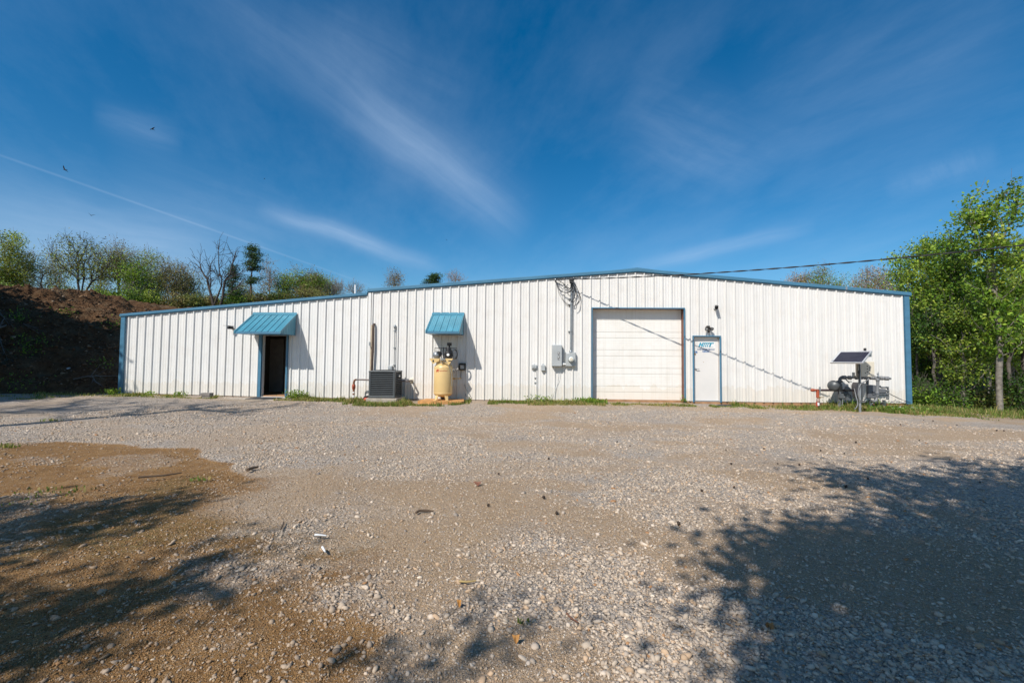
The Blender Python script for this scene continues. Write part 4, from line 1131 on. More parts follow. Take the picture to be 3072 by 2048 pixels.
# switch panel, meter, mast
b0, b1 = W(1655.8, 1034, -.20), W(1686.4, 1099, -.20)
t = thing('electrical_panel', 'tall grey electrical cabinet beside the round meter', 'electrical panel', ((b0.x + b1.x) / 2, -.1, b1.z))
mb = MB(); mb.rbox((b0.x, -.21, b1.z), (b1.x, 0, b0.z), .012); obj('cabinet', mb, M['grey'], t)
mb = MB(); mb.rbox((b0.x + .014, -.222, b1.z + .014), (b1.x - .014, -.208, b0.z - .014), .005); obj('cover', mb, M['grey'], t)
for y0_, y1_ in ((1056, 1064.5), (1067.5, 1079.5)):
    mb = MB(); q0, q1 = W(1673.5, y0_, -.223), W(1679.5, y1_, -.223); mb.box((q0.x, -.2245, q1.z), (q1.x, -.2215, q0.z)); mb.cur = 1
    hh = q0.z - q1.z; mb.box((q0.x + .012, -.226, q1.z + hh * .55), (q1.x - .02, -.2243, q0.z - hh * .12)); mb.box((q0.x + .03, -.226, q1.z + hh * .1), (q1.x - .012, -.2243, q1.z + hh * .38)); obj('warning_label', mb, [M['black'], M['white']], t)
mb = MB(); q = W(1688, 1092, -.1); mb.tube([(b1.x, -.1, q.z), (W(1698, 1092, -.1).x, -.1, q.z)], .03, 8); mb.lathe((b1.x + .03, -.1, q.z), (1, 0, 0), [(0, .045), (.04, .045)], 10); obj('nipple', mb, M['white'], t)
b0, b1 = W(1697, 1056.5, -.13), W(1727.6, 1099, -.13)
t = thing('electric_meter', 'square grey meter box with round glass meter under the service mast', 'electric meter', ((b0.x + b1.x) / 2, -.1, b1.z))
mb = MB(); mb.rbox((b0.x, -.13, b1.z), (b1.x, 0, b0.z), .01); mb.rbox((b0.x + .012, -.142, b1.z + .012), (b1.x - .012, -.128, b0.z - .012), .004); obj('meter_box', mb, M['grey'], t)
q = W(1713, 1077.5, -.14)
mb = MB(); mb.lathe((q.x, -.14, q.z), (0, -1, 0), [(0, .105), (.03, .105), (.035, .098), (.05, .097)], 24); obj('ring', mb, M['galv'], t)
gm_, ntm, bm_ = new_mat('meter_glass'); bm_.inputs['Base Color'].default_value = (.75, .78, .74, 1); bm_.inputs['Roughness'].default_value = .05; bm_.inputs['Coat Weight'].default_value = 1
mb = MB(); mb.lathe((q.x, -.19, q.z), (0, -1, 0), [(0, .09), (.06, .088), (.085, .075), (.095, .04), (.098, .005)], 24); obj('glass', mb, gm_, t)
mb = MB(); mb.lathe((q.x, -.289, q.z + .01), (0, -1, 0), [(0, .05), (.002, .05)], 14); obj('dial', mb, M['cream'], t)
mb = MB(); qa = W(1699, 1058, -.143); mb.box((qa.x, -.1445, qa.z - .03), (qa.x + .10, -.1415, qa.z)); obj('sticker', mb, M['white'], t)
qm0, qm1 = W(1712.5, 1057, -.09), W(1714.5, 845, -.09)
t = thing('service_mast', 'vertical galvanised conduit mast with weatherhead above the electric meter', 'conduit', (qm0.x, -.09, qm0.z))
mb = MB(); mb.tube([(qm0.x, -.09, qm0.z), (qm1.x, -.09, qm1.z)], .036, 12); mb.lathe((qm0.x, -.09, qm0.z), (0, 0, 1), [(0, .055), (.05, .055), (.07, .045)], 12); obj('mast', mb, M['galv'], t)
for py in (995, 897, 914):
    z = W(1713, py, -.09).z; mb = MB(); mb.lathe((qm0.x, -.09, z), (0, 0, 1), [(0, .045), (.03, .045)], 12); mb.box((qm0.x - .09, -.07, z), (qm0.x + .06, -.005, z + .03)); obj('strap', mb, M['galv'], t)
mb = MB(); mb.lathe((qm1.x, -.09, qm1.z - .06), (0, -.25, 1), [(0, .05), (.06, .075), (.12, .085), (.17, .07), (.20, .03)], 14); mb.cbox((qm1.x, -.15, qm1.z - .03), (.14, .10, .06)); obj('weatherhead', mb, pbr('weatherhead_dark', (.05, .052, .055), .5, .3), t)

# two little wall boxes
b0, b1 = W(1595, 1094, -.10), W(1611, 1107, -.10)
t = thing('outlet_box', 'small pale grey double outlet box with conduit down to the ground', 'outlet', ((b0.x + b1.x) / 2, -.05, b1.z))
mb = MB(); mb.rbox((b0.x, -.09, b1.z), (b1.x, 0, b0.z), .01); mb.lathe(((b0.x + b1.x) / 2, -.05, b0.z), (0, 0, 1), [(0, .025), (.03, .02)], 8); obj('box', mb, M['grey'], t)
mb = MB(); mb.cbox(((b0.x + b1.x) / 2 - .04, -.10, (b0.z + b1.z) / 2), (.06, .02, .07)); mb.cbox(((b0.x + b1.x) / 2 + .04, -.10, (b0.z + b1.z) / 2), (.06, .02, .07)); obj('lid', mb, M['grey'], t)
q = W(1608.5, 1108, -.03); mb = MB(); mb.tube([(q.x, -.035, b1.z), (q.x + .01, -.035, b1.z - .4), (q.x + .03, -.035, base(q.x) - .1)], .010, 6)
for py in (1133, 1147): z = W(1608, py, -.03).z; mb.cbox((q.x - .02, -.03, z), (.09, .03, .02))
obj('conduit', mb, M['galv'], t)
b0, b1 = W(1623.5, 1095, -.12), W(1636, 1112, -.12)
t = thing('junction_box', 'narrow upright grey junction box between outlet box and electrical cabinet', 'junction box', ((b0.x + b1.x) / 2, -.05, b1.z))
mb = MB(); mb.rbox((b0.x, -.12, b1.z), (b1.x, 0, b0.z), .012); obj('box', mb, M['grey'], t)
mb = MB(); xm = (b0.x + b1.x) / 2; mb.prism([(b0.x + .02, -.09, b0.z), (b1.x - .02, -.09, b0.z), (xm + .02, -.08, b0.z + .05), (xm - .02, -.08, b0.z + .05)], (0, .03, 0)); mb.box((b0.x + .012, -.126, b1.z + .012), (b1.x - .012, -.119, b0.z - .02)); obj('cover', mb, M['grey'], t)
mb = MB(); mb.tube([W(1682, 1113, -.03), W(1679, 1135, -.04), W(1672, 1152, -.04), W(1661, 1175, -.04), W(1653, 1196, -.04)], .005, 5); mb.tube([W(1676, 1118, -.03), W(1672, 1145, -.04), W(1668, 1165, -.04), W(1662, 1192, -.04)], .005, 5)
o = obj('loose_wire', mb, M['white'], loc=W(1665, 1195, -.04)); tag(o, 'two thin white wires dangling below the electrical cabinet', 'wire')

# cameras and flood light
def security_camera(px, py, y, aim, label, s=1.0):
    q = W(px, py, 0)
    t = thing('security_camera', label, 'security camera', (q.x, -.01, q.z))
    mb = MB(); mb.lathe((q.x, 0, q.z), (0, -1, 0), [(0, .05 * s), (.02, .05 * s), (.03, .03 * s), (.06 * s, .02)], 12); obj('mount', mb, M['grey'], t)
    c = Vector((q.x, -.13 * s, q.z + .03)); a_ = Vector(aim).normalized()
    mb = MB(); mb.tube([(q.x, -.05, q.z), c], .016, 8); obj('arm', mb, M['black'], t)
    mb = MB(); mb.lathe(c - a_ * .07 * s, a_, [(0, .03 * s), (.01, .052 * s), (.15 * s, .055 * s), (.18 * s, .05 * s), (.181 * s, .035 * s), (.165 * s, .03 * s)], 16); obj('body', mb, M['black'], t)
    mb = MB(); mb.prism([c + a_ * .20 * s + Vector((-.06 * s, 0, .05 * s)), c + a_ * .20 * s + Vector((.06 * s, 0, .05 * s)), c - a_ * .05 * s + Vector((.05 * s, 0, .065 * s)), c - a_ * .05 * s + Vector((-.05 * s, 0, .065 * s))], (0, 0, .008)); obj('hood', mb, M['black'], t)
security_camera(2144.5, 926, 0, (-.3, -1, -.25), 'small dark security camera high on the wall above the flood light')
security_camera(701, 986, 0, (-.75, -.7, .05), 'small dark security camera left of the wide teal awning', 1.0)
q = W(2122, 985, 0)
t = thing('flood_light', 'twin-headed dark flood light just above the white walk door', 'flood light', (q.x, -.01, q.z))
mb = MB(); mb.lathe((q.x, 0, q.z), (0, -1, 0), [(0, .075), (.03, .075), (.045, .05), (.06, .03)], 16); mb.cbox((q.x, -.07, q.z + .05), (.09, .08, .07)); obj('base', mb, pbr('bronze', (.05, .045, .04), .5, .3), t)
for s_ in (-1, 1):
    c = Vector((q.x + s_ * .055, -.09, q.z + .01)); a_ = Vector((s_ * .35, -.85, -.45)).normalized()
    mb = MB(); mb.tube([(q.x + s_ * .02, -.05, q.z), c], .016, 8); mb.lathe(c, a_, [(-.02, .022), (.02, .034), (.07, .052), (.11, .060), (.111, .054), (.095, .05)], 16); h_ = obj('lamp_head', mb, bpy.data.materials['bronze'], t)
    mb = MB(); mb.lathe(c + a_ * .092, a_, [(0, .05), (.008, .042), (.012, .02)], 16); obj('lens', mb, M['grey'], h_)
mb = MB(); mb.lathe((q.x + .01, -.06, q.z - .05), (.1, -.4, -1), [(0, .03), (.03, .04), (.08, .04), (.10, .02)], 12); obj('motion_sensor', mb, bpy.data.materials['bronze'], t)

# power line to the mast, loops at the weatherhead
ins = W(1664, 839, -.08)
def cat(p, q, sag, n=24): return [Vector(p).lerp(Vector(q), i / n) - Vector((0, 0, sag * 4 * (i / n) * (1 - i / n))) for i in range(n + 1)]
far = Vector((34.0, -12.17, 6.54))
path = cat(ins, far, 1.01, 90)
t = thing('power_line', 'twisted black service cable running from the right sky down to the gable', 'power line', ins)
mb = MB(); mb.tube(path, .007, 6, caps=False); obj('messenger_wire', mb, M['rubber'], t)
tw = []
for i in range(len(path) * 6 - 6):
    k, f = divmod(i, 6); p = path[k].lerp(path[min(k + 1, len(path) - 1)], f / 6); a_ = i * .42; tw.append(p + Vector((0, .013 * math.cos(a_), .013 * math.sin(a_))))
mb = MB(); mb.tube(tw, .0095, 5, caps=False); mb.tube([p - 2 * (p - path[min(len(path) - 1, i // 6)].lerp(path[min(len(path) - 1, i // 6 + 1)], (i % 6) / 6)) for i, p in enumerate(tw)], .0095, 5, caps=False); obj('twisted_conductor', mb, M['rubber'], t)
mb = MB(); mb.lathe(ins, (.6, -.5, 0), [(-.02, .02), (0, .035), (.05, .035), (.07, .02)], 10); mb.tube([W(1664, 839, 0), ins], .014, 6); mb.tube([ins, W(1668, 844, -.1), W(1666, 846, -.05), ins], .008, 5); obj('wedge_clamp', mb, M['galv'], t)
rng2 = random.Random(4)
t = thing('service_cables', 'tangle of looped black cables hanging at the weatherhead', 'cables', (qm1.x, -.15, qm1.z))
def loop(pp, r, y=-.16):
    P = [W(a_, b_, y - .05 * math.sin(i * 1.7)) for i, (a_, b_) in enumerate(pp)]
    Q = []
    for i in range(len(P) - 1):
        p0, p1, p2, p3 = P[max(0, i - 1)], P[i], P[i + 1], P[min(len(P) - 1, i + 2)]
        for k in range(6):
            u = k / 6
            Q.append(.5 * ((2 * p1) + (p2 - p0) * u + (2 * p0 - 5 * p1 + 4 * p2 - p3) * u * u + (3 * p1 - p0 - 3 * p2 + p3) * u ** 3))
    Q.append(P[-1])
    mb = MB(); mb.tube(Q, r, 6); obj('cable', mb, M['rubber'], t)
O = (1550, 780); S = 3.409
Z4 = lambda l: [(O[0] + a_ / S, O[1] + b_ / S) for a_, b_ in l]
loop(Z4([(395, 200), (415, 240), (425, 290), (465, 325), (520, 330), (560, 300), (566, 240)]), .010)
loop(Z4([(400, 195), (440, 215), (490, 250), (540, 290), (562, 250)]), .010)
loop(Z4([(500, 185), (455, 210), (432, 270), (450, 310), (500, 335), (550, 320), (570, 260)]), .008)
loop(Z4([(480, 235), (500, 275), (540, 312), (572, 290), (570, 230)]), .011)
loop(Z4([(560, 225), (585, 260), (602, 320), (590, 380), (560, 430)]), .011)
loop(Z4([(565, 222), (605, 260), (632, 330), (640, 400), (615, 450), (585, 470)]), .010)
loop(Z4([(572, 222), (615, 280), (648, 370), (650, 410), (625, 450)]), .009)
loop(Z4([(570, 225), (598, 290), (615, 360), (600, 410), (575, 430), (545, 395)]), .010)
loop(Z4([(575, 230), (590, 300), (570, 330), (556, 290), (562, 235)]), .011)
loop(Z4([(395, 215), (415, 270), (430, 330), (460, 390), (500, 430), (540, 460), (565, 475)]), .005, -.05)
loop(Z4([(480, 350), (468, 400), (500, 440), (540, 470)]), .006, -.08)

# stoop, mats, block
def gpoly(pp): return [G(*q) for q in pp]
zb = base(OD[0])
mb = MB(); ga = [(OD[0] - .55, -.05), (OD[0] - .95, -.75), (OD[1] + .18, -.9), (OD[1] + .25, -.05)]
mb.prism([(x, y, zb - .22) for x, y in ga], (0, 0, .20)); o = obj('concrete_stoop', mb, M['conc'], loc=((OD[0] + OD[1]) / 2, -.4, zb)); tag(o, 'low worn concrete stoop in front of the open doorway', 'stoop')
mb = MB(); mb.rbox((OD[0] - .05, -.80, zb - .018), (OD[1] - .02, -.10, zb - .003), .006); o = obj('door_mat', mb, pbr('mat_grey', (.05, .05, .052), .95, var=.3, scale=30, bump=.5), loc=((OD[0] + OD[1]) / 2, -.4, zb)); tag(o, 'flat grey door mat on the stoop of the open doorway', 'door mat')
xa, xb = WD[0] - .1, WD[1] + .75; zz = base(WD[0]) - .10
mb = MB(); mb.prism([(xa, -.02, zz - .2), (xa + .1, -.75, zz - .2), (xb, -.75, zz - .2), (xb - .1, -.02, zz - .2)], (0, 0, .19)); o = obj('concrete_stoop', mb, pbr('dusty_step', (.36, .27, .19), .9, var=.2, bump=.3), loc=(xa + .5, -.4, zz)); tag(o, 'dusty low step in front of the white walk door', 'stoop')
mb = MB(); mb.rbox((WD[0] + .12, -.66, zz - .008), (WD[1] + .45, -.06, zz + .006), .005); o = obj('door_mat', mb, bpy.data.materials['mat_grey'], loc=(WD[0] + .4, -.3, zz)); tag(o, 'dark door mat below the white walk door', 'door mat')
xa, xb = GD[0] - .1, GD[1] + .05; zz = base(GD[0]) - .03
mb = MB(); mb.prism([(xa, .02, zz - .3), (xa + .1, -.62, zz - .36), (xb + .05, -.62, zz - .36), (xb, .02, zz - .3)], (0, 0, .29)); o = obj('concrete_apron', mb, bpy.data.materials['dusty_step'], loc=(xa + 1.5, -.3, zz)); tag(o, 'narrow dusty concrete apron below the roll-up garage door', 'apron')
p = G(620, 1193); 
t = thing('concrete_block', 'weathered grey block lying in the grass left of the open doorway', 'block', (p.x, p.y, p.z))
mb = MB(); mb.rbox((p.x - .16, p.y - .10, p.z + .07), (p.x + .17, p.y + .10, p.z + .17), .012); mb.rbox((p.x - .12, p.y - .08, p.z - .02), (p.x + .17, p.y + .09, p.z + .072), .01); obj('block', mb, pbr('old_block', (.22, .20, .18), .9, var=.25, bump=.4), t)
# ------------------------------------------------------------------ solar powered gas metering at the right corner
def Q(a, b, y): return W(2440 + a / 7.84, 1040 + b / 7.84, y)
ys_ = -1.0
pf = G(2579, 1233)
t = thing('solar_station', 'solar panel on a galvanised post with cream control cabinet by the corner', 'solar station', (pf.x, pf.y, pf.z))
ys_ = -1.22; pf.y = ys_; pf.x = W(2578, 1160, ys_).x; pf.z = gz_at(pf.x, ys_); t.location = pf; ORIGIN[t.name] = Vector(pf)
mb = MB(); top = Q(1085, 360, ys_); mb.tube([(pf.x, ys_, pf.z - .3), (top.x, ys_, top.z)], .034, 12); obj('post', mb, M['galv'], t)
PSI = R_(58); pw, Lc, pz = .86, .62, .36
ex = Vector((math.cos(PSI), -math.sin(PSI), 0)); ey = Vector((math.sin(PSI) * Lc, math.cos(PSI) * Lc, pz)); L_ = ey.length; ey.normalize(); en = ex.cross(ey)
pc = Q(882, 240, ys_ - .05); xw = pw
o0 = pc - ex * xw / 2 - ey * L_ / 2
zl_, zh_ = o0.z, o0.z + pz
def pp(u, v, h): return o0 + ex * u + ey * v + en * h
def slab(mb, u0, v0, u1, v1, h0, h1):
    vs = [pp(u, v, h) for h in (h0, h1) for u, v in ((u0, v0), (u1, v0), (u1, v1), (u0, v1))]
    mb.add(vs, [(0, 3, 2, 1), (4, 5, 6, 7), (0, 1, 5, 4), (1, 2, 6, 5), (2, 3, 7, 6), (3, 0, 4, 7)])
mb = MB(); f_ = .035
slab(mb, 0, 0, xw, f_, -.03, .012); slab(mb, 0, L_ - f_, xw, L_, -.03, .012); slab(mb, 0, f_, f_, L_ - f_, -.03, .012); slab(mb, xw - f_, f_, xw, L_ - f_, -.03, .012)
pan = bpy.data.objects.new('solar_panel', None); COL.objects.link(pan); pan.parent = t
o = obj('frame', mb, pbr('anodised', (.62, .63, .64), .35, .5, var=.05), t); o.parent = pan
mb = MB(); slab(mb, f_, f_, xw - f_, L_ - f_, -.008, .0); o = obj('backing', mb, M['white'], t); o.parent = pan
mb = MB(); nc, nr = 12, 4; iw, ih = xw - 2 * f_ - .02, L_ - 2 * f_ - .02
for i in range(nc):
    for j in range(nr): slab(mb, f_ + .01 + iw * i / nc + .002, f_ + .01 + ih * j / nr + .002, f_ + .01 + iw * (i + 1) / nc - .002, f_ + .01 + ih * (j + 1) / nr - .002, .0, .003)
cm_, _, bb = new_mat('solar_cell'); bb.inputs['Base Color'].default_value = (.008, .010, .03, 1); bb.inputs['Roughness'].default_value = .3; bb.inputs['Specular IOR Level'].default_value = .12
o = obj('solar_cells', mb, cm_, t); o.parent = pan
mb = MB(); mb.cbox((top.x, ys_ - .02, zl_ + .17), (.10, .10, .22)); mb.tube([(top.x, ys_, zl_ + .02), (top.x, ys_ + .05, zl_ + .24)], .02, 8); obj('bracket', mb, M['galv'], t); obj('bracket', MB().cbox(pp(xw - .06, L_ - .05, -.09), (.05, .06, .14)), M['galv'], t)
c0, c1 = Q(1115, 345, ys_ + .16), Q(1442, 706, ys_ + .16)
mb = MB(); mb.rbox((c0.x, ys_ + .16, c1.z), (c1.x, ys_ + .36, c0.z), .006); mb.rbox((c0.x + .008, ys_ + .148, c1.z + .008), (c1.x - .008, ys_ + .162, c0.z - .008), .004); cab = obj('control_cabinet', mb, M['cream'], t)
for a, b, r in ((1270, 458, .020), (1320, 490, .018), (1330, 515, .014), (1272, 520, .020), (1320, 552, .016), (1270, 587, .020), (1225, 615, .017), (1322, 617, .018)): q = Q(a, b, ys_ + .147); obj('knockout', MB().lathe((q.x, ys_ + .1485, q.z), (0, -1, 0), [(0, r), (.002, r)], 10), M['black'], cab)
mb = MB(); q0, q1 = Q(1012, 395, ys_ + .05), Q(1058, 715, ys_ + .05); mb.rbox((q0.x, ys_ + .04, q1.z), (q1.x, ys_ + .10, q0.z), .006); obj('channel', mb, pbr('tan_channel', (.42, .38, .32), .6), t)
q0, q1 = Q(1215, 95, ys_ + .12), Q(1215, 33, ys_ + .12)
mb = MB(); h_ = q1.z - q0.z; mb.lathe((q0.x, ys_ + .12, q0.z - .22), (0, 0, 1), [(0, .014), (.22, .014), (.222, .036), (.22 + h_, .036), (.225 + h_, .02)], 12); obj('antenna', mb, M['black'], t)
mb = MB(); mb.tube([Q(1075, 400, ys_ - .04), Q(1090, 560, ys_ - .05), Q(1075, 700, ys_ - .05), Q(1078, 860, ys_ - .05)], .018, 6); mb.tube([Q(1065, 560, ys_ - .05), Q(1050, 600, ys_ - .05), Q(1080, 650, ys_ - .04)], .014, 6); obj('cable', mb, M['rubber'], t)
mb = MB(); mb.tube([Q(1305, 745, ys_ + .1), Q(1270, 785, ys_ + .02), Q(1180, 830, ys_ - .06), Q(1110, 880, ys_ - .09), Q(1065, 980, ys_ - .09), Q(1055, 1120, ys_ - .09), Q(1080, 1240, ys_ - .09), Q(1150, 1305, ys_ - .08), Q(1220, 1290, ys_ - .05), Q(1250, 1240, ys_)], .014, 8)
mb.tube([Q(965, 985, ys_ + .1), Q(985, 1080, ys_), Q(1010, 1190, ys_ - .08), Q(1040, 1280, ys_ - .1), Q(1040, 1370, ys_ - .12), Q(1010, 1430, ys_ - .14), Q(965, 1465, ys_ - .15)], .013, 8); obj('flexible_conduit', mb, M['gaslight'], t)

yg = -.50
pg = Q(620, 1400, yg)
t = thing('gas_meter', 'grey gas meter set of flanged pipes and regulators against the right wall', 'gas meter', (pg.x, yg, gz_at(pg.x, yg)))
gg = gz_at(pg.x, yg)
def flange(mb, c, ax, r, w=.03): mb.lathe(c, ax, [(-w, r * .6), (-w * .9, r), (-w * .15, r), (-w * .1, r * .8), (w * .1, r * .8), (w * .15, r), (w * .9, r), (w, r * .6)], 14)
# main riser and top elbow into the manifold
a0 = Q(610, 1000, yg); 
mb = MB(); mb.tube([(a0.x, yg, gg - .2), (a0.x, yg, a0.z), Q(615, 900, yg), Q(620, 800, yg), Q(630, 750, yg), Q(660, 722, yg), Q(700, 722, yg)], .05, 12); flange(mb, Q(615, 815, yg), (0, 0, 1), .085); flange(mb, Q(612, 1000, yg), (0, 0, 1), .085); obj('inlet_riser', mb, M['gasgrey'], t)
mb = MB(); mb.lathe((a0.x, yg, gg - .05), (0, 0, 1), [(0, .055), (.2, .055)], 12); obj('base_sleeve', mb, M['gaslight'], t)
mb = MB(); mb.tube([Q(700, 722, yg), Q(1500, 722, yg), Q(1790, 742, yg)], .034, 12); obj('manifold', mb, M['gaslight'], t)
for a, b, r, w in ((722, 720, .085, .06), (852, 725, .085, .05), (1012, 725, .085, .03), (1120, 725, .075, .05), (1230, 728, .075, .05), (1370, 728, .08, .06), (1440, 730, .085, .03), (1600, 735, .085, .06), (1720, 742, .085, .06), (1800, 745, .045, .03)):
    mb = MB(); flange(mb, Q(a, b, yg), (1, 0, -.02), r * .78, w * .9); obj('flange', mb, M['gaslight'], t)
q0, q1 = Q(945, 700, yg), Q(945, 600, yg); mb = MB(); mb.tube([q0, q1], .04, 10); obj('vent_stub', mb, M['galv'], t)
q0, q1 = Q(750, 740, yg - .06), Q(850, 850, yg - .12); mb = MB(); mb.tube([q0, Q(790, 790, yg - .1), q1], [.03, .016, .014], 8); mb.tube([Q(820, 815, yg - .1), Q(905, 820, yg - .1)], .012, 6); obj('lever', mb, M['gasgrey'], t)
# big round regulator diaphragm facing front-left
ax_ = Vector((-.72, -.66, .10)).normalized(); c = Q(470, 912, yg - .12)
mb = MB(); mb.lathe(c, ax_, [(-.20, .05), (-.16, .075), (-.08, .09), (-.03, .145), (-.012, .165), (.012, .165), (.03, .155), (.06, .11), (.085, .05), (.09, .01)], 28); obj('regulator', mb, pbr('dark_regulator', (.085, .092, .095), .42, .2, var=.2), t)
mb = MB(); mb.tube([c - ax_ * .18, Q(560, 920, yg), Q(615, 930, yg)], .055, 10); mb.lathe(Q(610, 930, yg), (0, 0, 1), [(-.12, .06), (-.1, .085), (.08, .085), (.1, .06)], 14); obj('regulator_body', mb, bpy.data.materials['dark_regulator'], t)
# second small regulator and its plumbing
ax2 = Vector((.3, -.9, .1)).normalized(); c = Q(790, 990, yg - .1)
mb = MB(); mb.lathe(c, ax2, [(-.06, .04), (-.02, .07), (0, .085), (.02, .085), (.04, .05), (.09, .035), (.10, .02)], 20); mb.tube([Q(770, 930, yg), Q(775, 1010, yg), Q(760, 1140, yg), Q(720, 1190, yg)], .035, 8); mb.tube([Q(640, 1080, yg), Q(720, 1100, yg), Q(800, 1110, yg), Q(880, 1140, yg - .05), Q(885, 1240, yg - .05)], .022, 8); mb.lathe(Q(700, 1090, yg), (1, 0, 0), [(0, .05), (.08, .06), (.14, .05)], 12); obj('small_regulator', mb, M['gasgrey'], t)
mb = MB(); mb.tube([Q(700, 1170, yg - .05), Q(690, 1260, yg - .08), Q(678, 1410, yg - .1)], .013, 8); obj('vent_tube', mb, M['gaslight'], t)
mb = MB(); mb.cbox(Q(640, 1150, yg - .05), (.12, .12, .14)); mb.cbox(Q(800, 1215, yg - .05), (.14, .10, .10)); mb.tube([Q(650, 1100, yg), Q(620, 1160, yg - .04), Q(650, 1210, yg - .05), Q(720, 1200, yg - .05)], .02, 8); obj('filter', mb, M['gasgrey'], t)
# meters
q0, q1 = Q(1108, 850, yg - .12), Q(1238, 1290, yg - .12); cx_ = (q0.x + q1.x) / 2; rm = (q1.x - q0.x) / 2
mb = MB(); hh = q0.z - q1.z
pr = [(0, rm * .5), (.01, rm)]
for i in range(9): z = .03 + (hh - .08) * i / 8; pr += [(z, rm), (z + .008, rm * 1.05), (z + .024, rm * 1.05), (z + .03, rm)]
pr += [(hh - .01, rm * .9), (hh, rm * .5)]
mb.lathe((cx_, yg - .12, q1.z), (0, 0, 1), pr, 24); obj('meter_cylinder', mb, pbr('meter_tin', (.44, .42, .38), .38, .5, var=.15), t)
q0, q1 = Q(952, 835, yg), Q(1108, 1210, yg)
mb = MB(); mb.prism([(q0.x, yg - .10, q0.z - .12), (q0.x + .05, yg - .10, q0.z), (q1.x, yg - .10, q0.z), (q1.x, yg - .10, q1.z), (q0.x + .06, yg - .10, q1.z), (q0.x + .02, yg - .10, q1.z + .12)], (0, .22, 0)); obj('meter_body', mb, pbr('meter_mauve', (.27, .24, .24), .5, var=.15), t)
q0, q1 = Q(1240, 895, yg - .02), Q(1450, 1210, yg - .02)
mb = MB(); mb.rbox((q0.x, yg - .10, q1.z), (q1.x, yg + .12, q0.z), .02); mb.lathe(Q(1410, 1060, yg - .1), (0, -1, 0), [(0, .035), (.03, .03), (.035, .01)], 12); mb.cbox(Q(1412, 1105, yg - .11), (.06, .03, .05)); obj('index_box', mb, pbr('box_slate', (.125, .13, .14), .5, var=.12), t)
q0, q1 = Q(1270, 800, yg), Q(1270, 890, yg); mb = MB(); mb.tube([Q(1272, 735, yg), q1], .04, 10); obj('drop_pipe', mb, M['gasgrey'], t)
mb = MB(); mb.tube([Q(1518, 735, yg - .08), Q(1515, 900, yg - .08), Q(1495, 1180, yg - .08), Q(1480, 1270, yg - .08), Q(1430, 1280, yg - .08), Q(1370, 1262, yg - .05)], .042, 12); mb.lathe(Q(1500, 1110, yg - .08), (0, 0, 1), [(-.10, .042), (-.09, .055), (.06, .055), (.07, .042)], 12); mb.lathe(Q(1512, 780, yg - .08), (0, 0, 1), [(-.04, .042), (-.03, .052), (.04, .052), (.05, .042)], 12); obj('outlet_riser', mb, M['gaslight'], t)
mb = MB(); mb.tube([Q(1520, 700, yg - .05), Q(1522, 620, yg - .05), Q(1524, 590, yg - .05)], [.026, .012, .010], 8); mb.tube([Q(1494, 640, yg - .08), Q(1535, 628, yg - .08)], .012, 6); obj('valve_stem', mb, M['galv'], t)
mb = MB(); mb.tube([Q(1545, 925, yg), Q(1600, 955, yg), Q(1740, 955, yg), Q(1755, 985, yg), Q(1755, 1060, yg), Q(1748, 1115, yg), Q(1620, 1122, yg), Q(1535, 1118, yg)], .026, 10); mb.tube([Q(1748, 1080, yg), Q(1745, 1230, yg)], .028, 10)
for a, b in ((1552, 925), (1740, 957), (1752, 1040), (1748, 1115), (1745, 1215)): mb.lathe(Q(a, b, yg), (.3, 0, 1), [(-.03, .03), (-.025, .04), (.025, .04), (.03, .03)], 10)
obj('bypass_loop', mb, M['gasgrey'], t)
q0, q1 = Q(1545, 985, yg), Q(1725, 1100, yg); mb = MB(); mb.rbox((q0.x, yg - .02, q1.z), (q1.x, yg + .14, q0.z), .03); obj('check_meter', mb, bpy.data.materials['box_slate'], t)
mb = MB(); mb.tube([Q(1770, 1070, yg), Q(1850, 1130, -.2), Q(2030, 1215, -.09), Q(2200, 1295, -.08)], .006, 5); mb.tube([Q(1770, 1105, yg), Q(1850, 1140, -.2), Q(2020, 1225, -.09), Q(2290, 1308, -.08)], .006, 5)
o = obj('loose_wire', mb, M['rubber'], loc=Q(2000, 1300, -.1)); tag(o, 'pair of thin dark wires running from the gas meter to the blue corner', 'wire')
# supports to the ground
for a in (1340, 1660): q = Q(a, 1250, yg); obj('support_leg', MB().box((q.x - .03, yg - .03, gg - .2), (q.x + .03, yg + .03, q.z)), M['gasgrey'], t)
# red riser with horizontal pipe
yr = -.62
p = Q(115, 1400, yr); g = gz_at(p.x, yr)
t = thing('gas_riser', 'red and grey gas riser with stopcock left of the meter set', 'pipe', (p.x, yr, g))
zt_ = Q(100, 1020, yr).z
mb = MB(); mb.tube([(p.x - .01, yr, zt_ + .01), (p.x - .01, yr, zt_ - .24)], .045, 12); mb.tube([Q(-58, 1018, yr), Q(90, 1018, yr)], .034, 10); mb.lathe(Q(-25, 1018, yr), (1, 0, 0), [(-.03, .036), (-.02, .048), (.05, .048), (.06, .036)], 12); obj('red_tee', mb, M['redor'], t)
mb = MB(); mb.tube([Q(60, 1018, yr), Q(560, 1020, yg), Q(960, 1022, yg)], .036, 10); obj('cross_pipe', mb, pbr('dark_maroon_pipe', (.055, .032, .036), .5, var=.3), t)
mb = MB(); mb.tube([(p.x, yr, zt_ - .24), (p.x, yr, g - .1)], .036, 12); mb.lathe((p.x, yr, zt_ - .34), (0, 0, 1), [(-.05, .037), (-.04, .05), (.06, .05), (.07, .037)], 12); obj('riser', mb, pbr('rusty_grey', (.36, .30, .26), .6, var=.35, scale=14, dirt=(.22, .10, .06)), t)
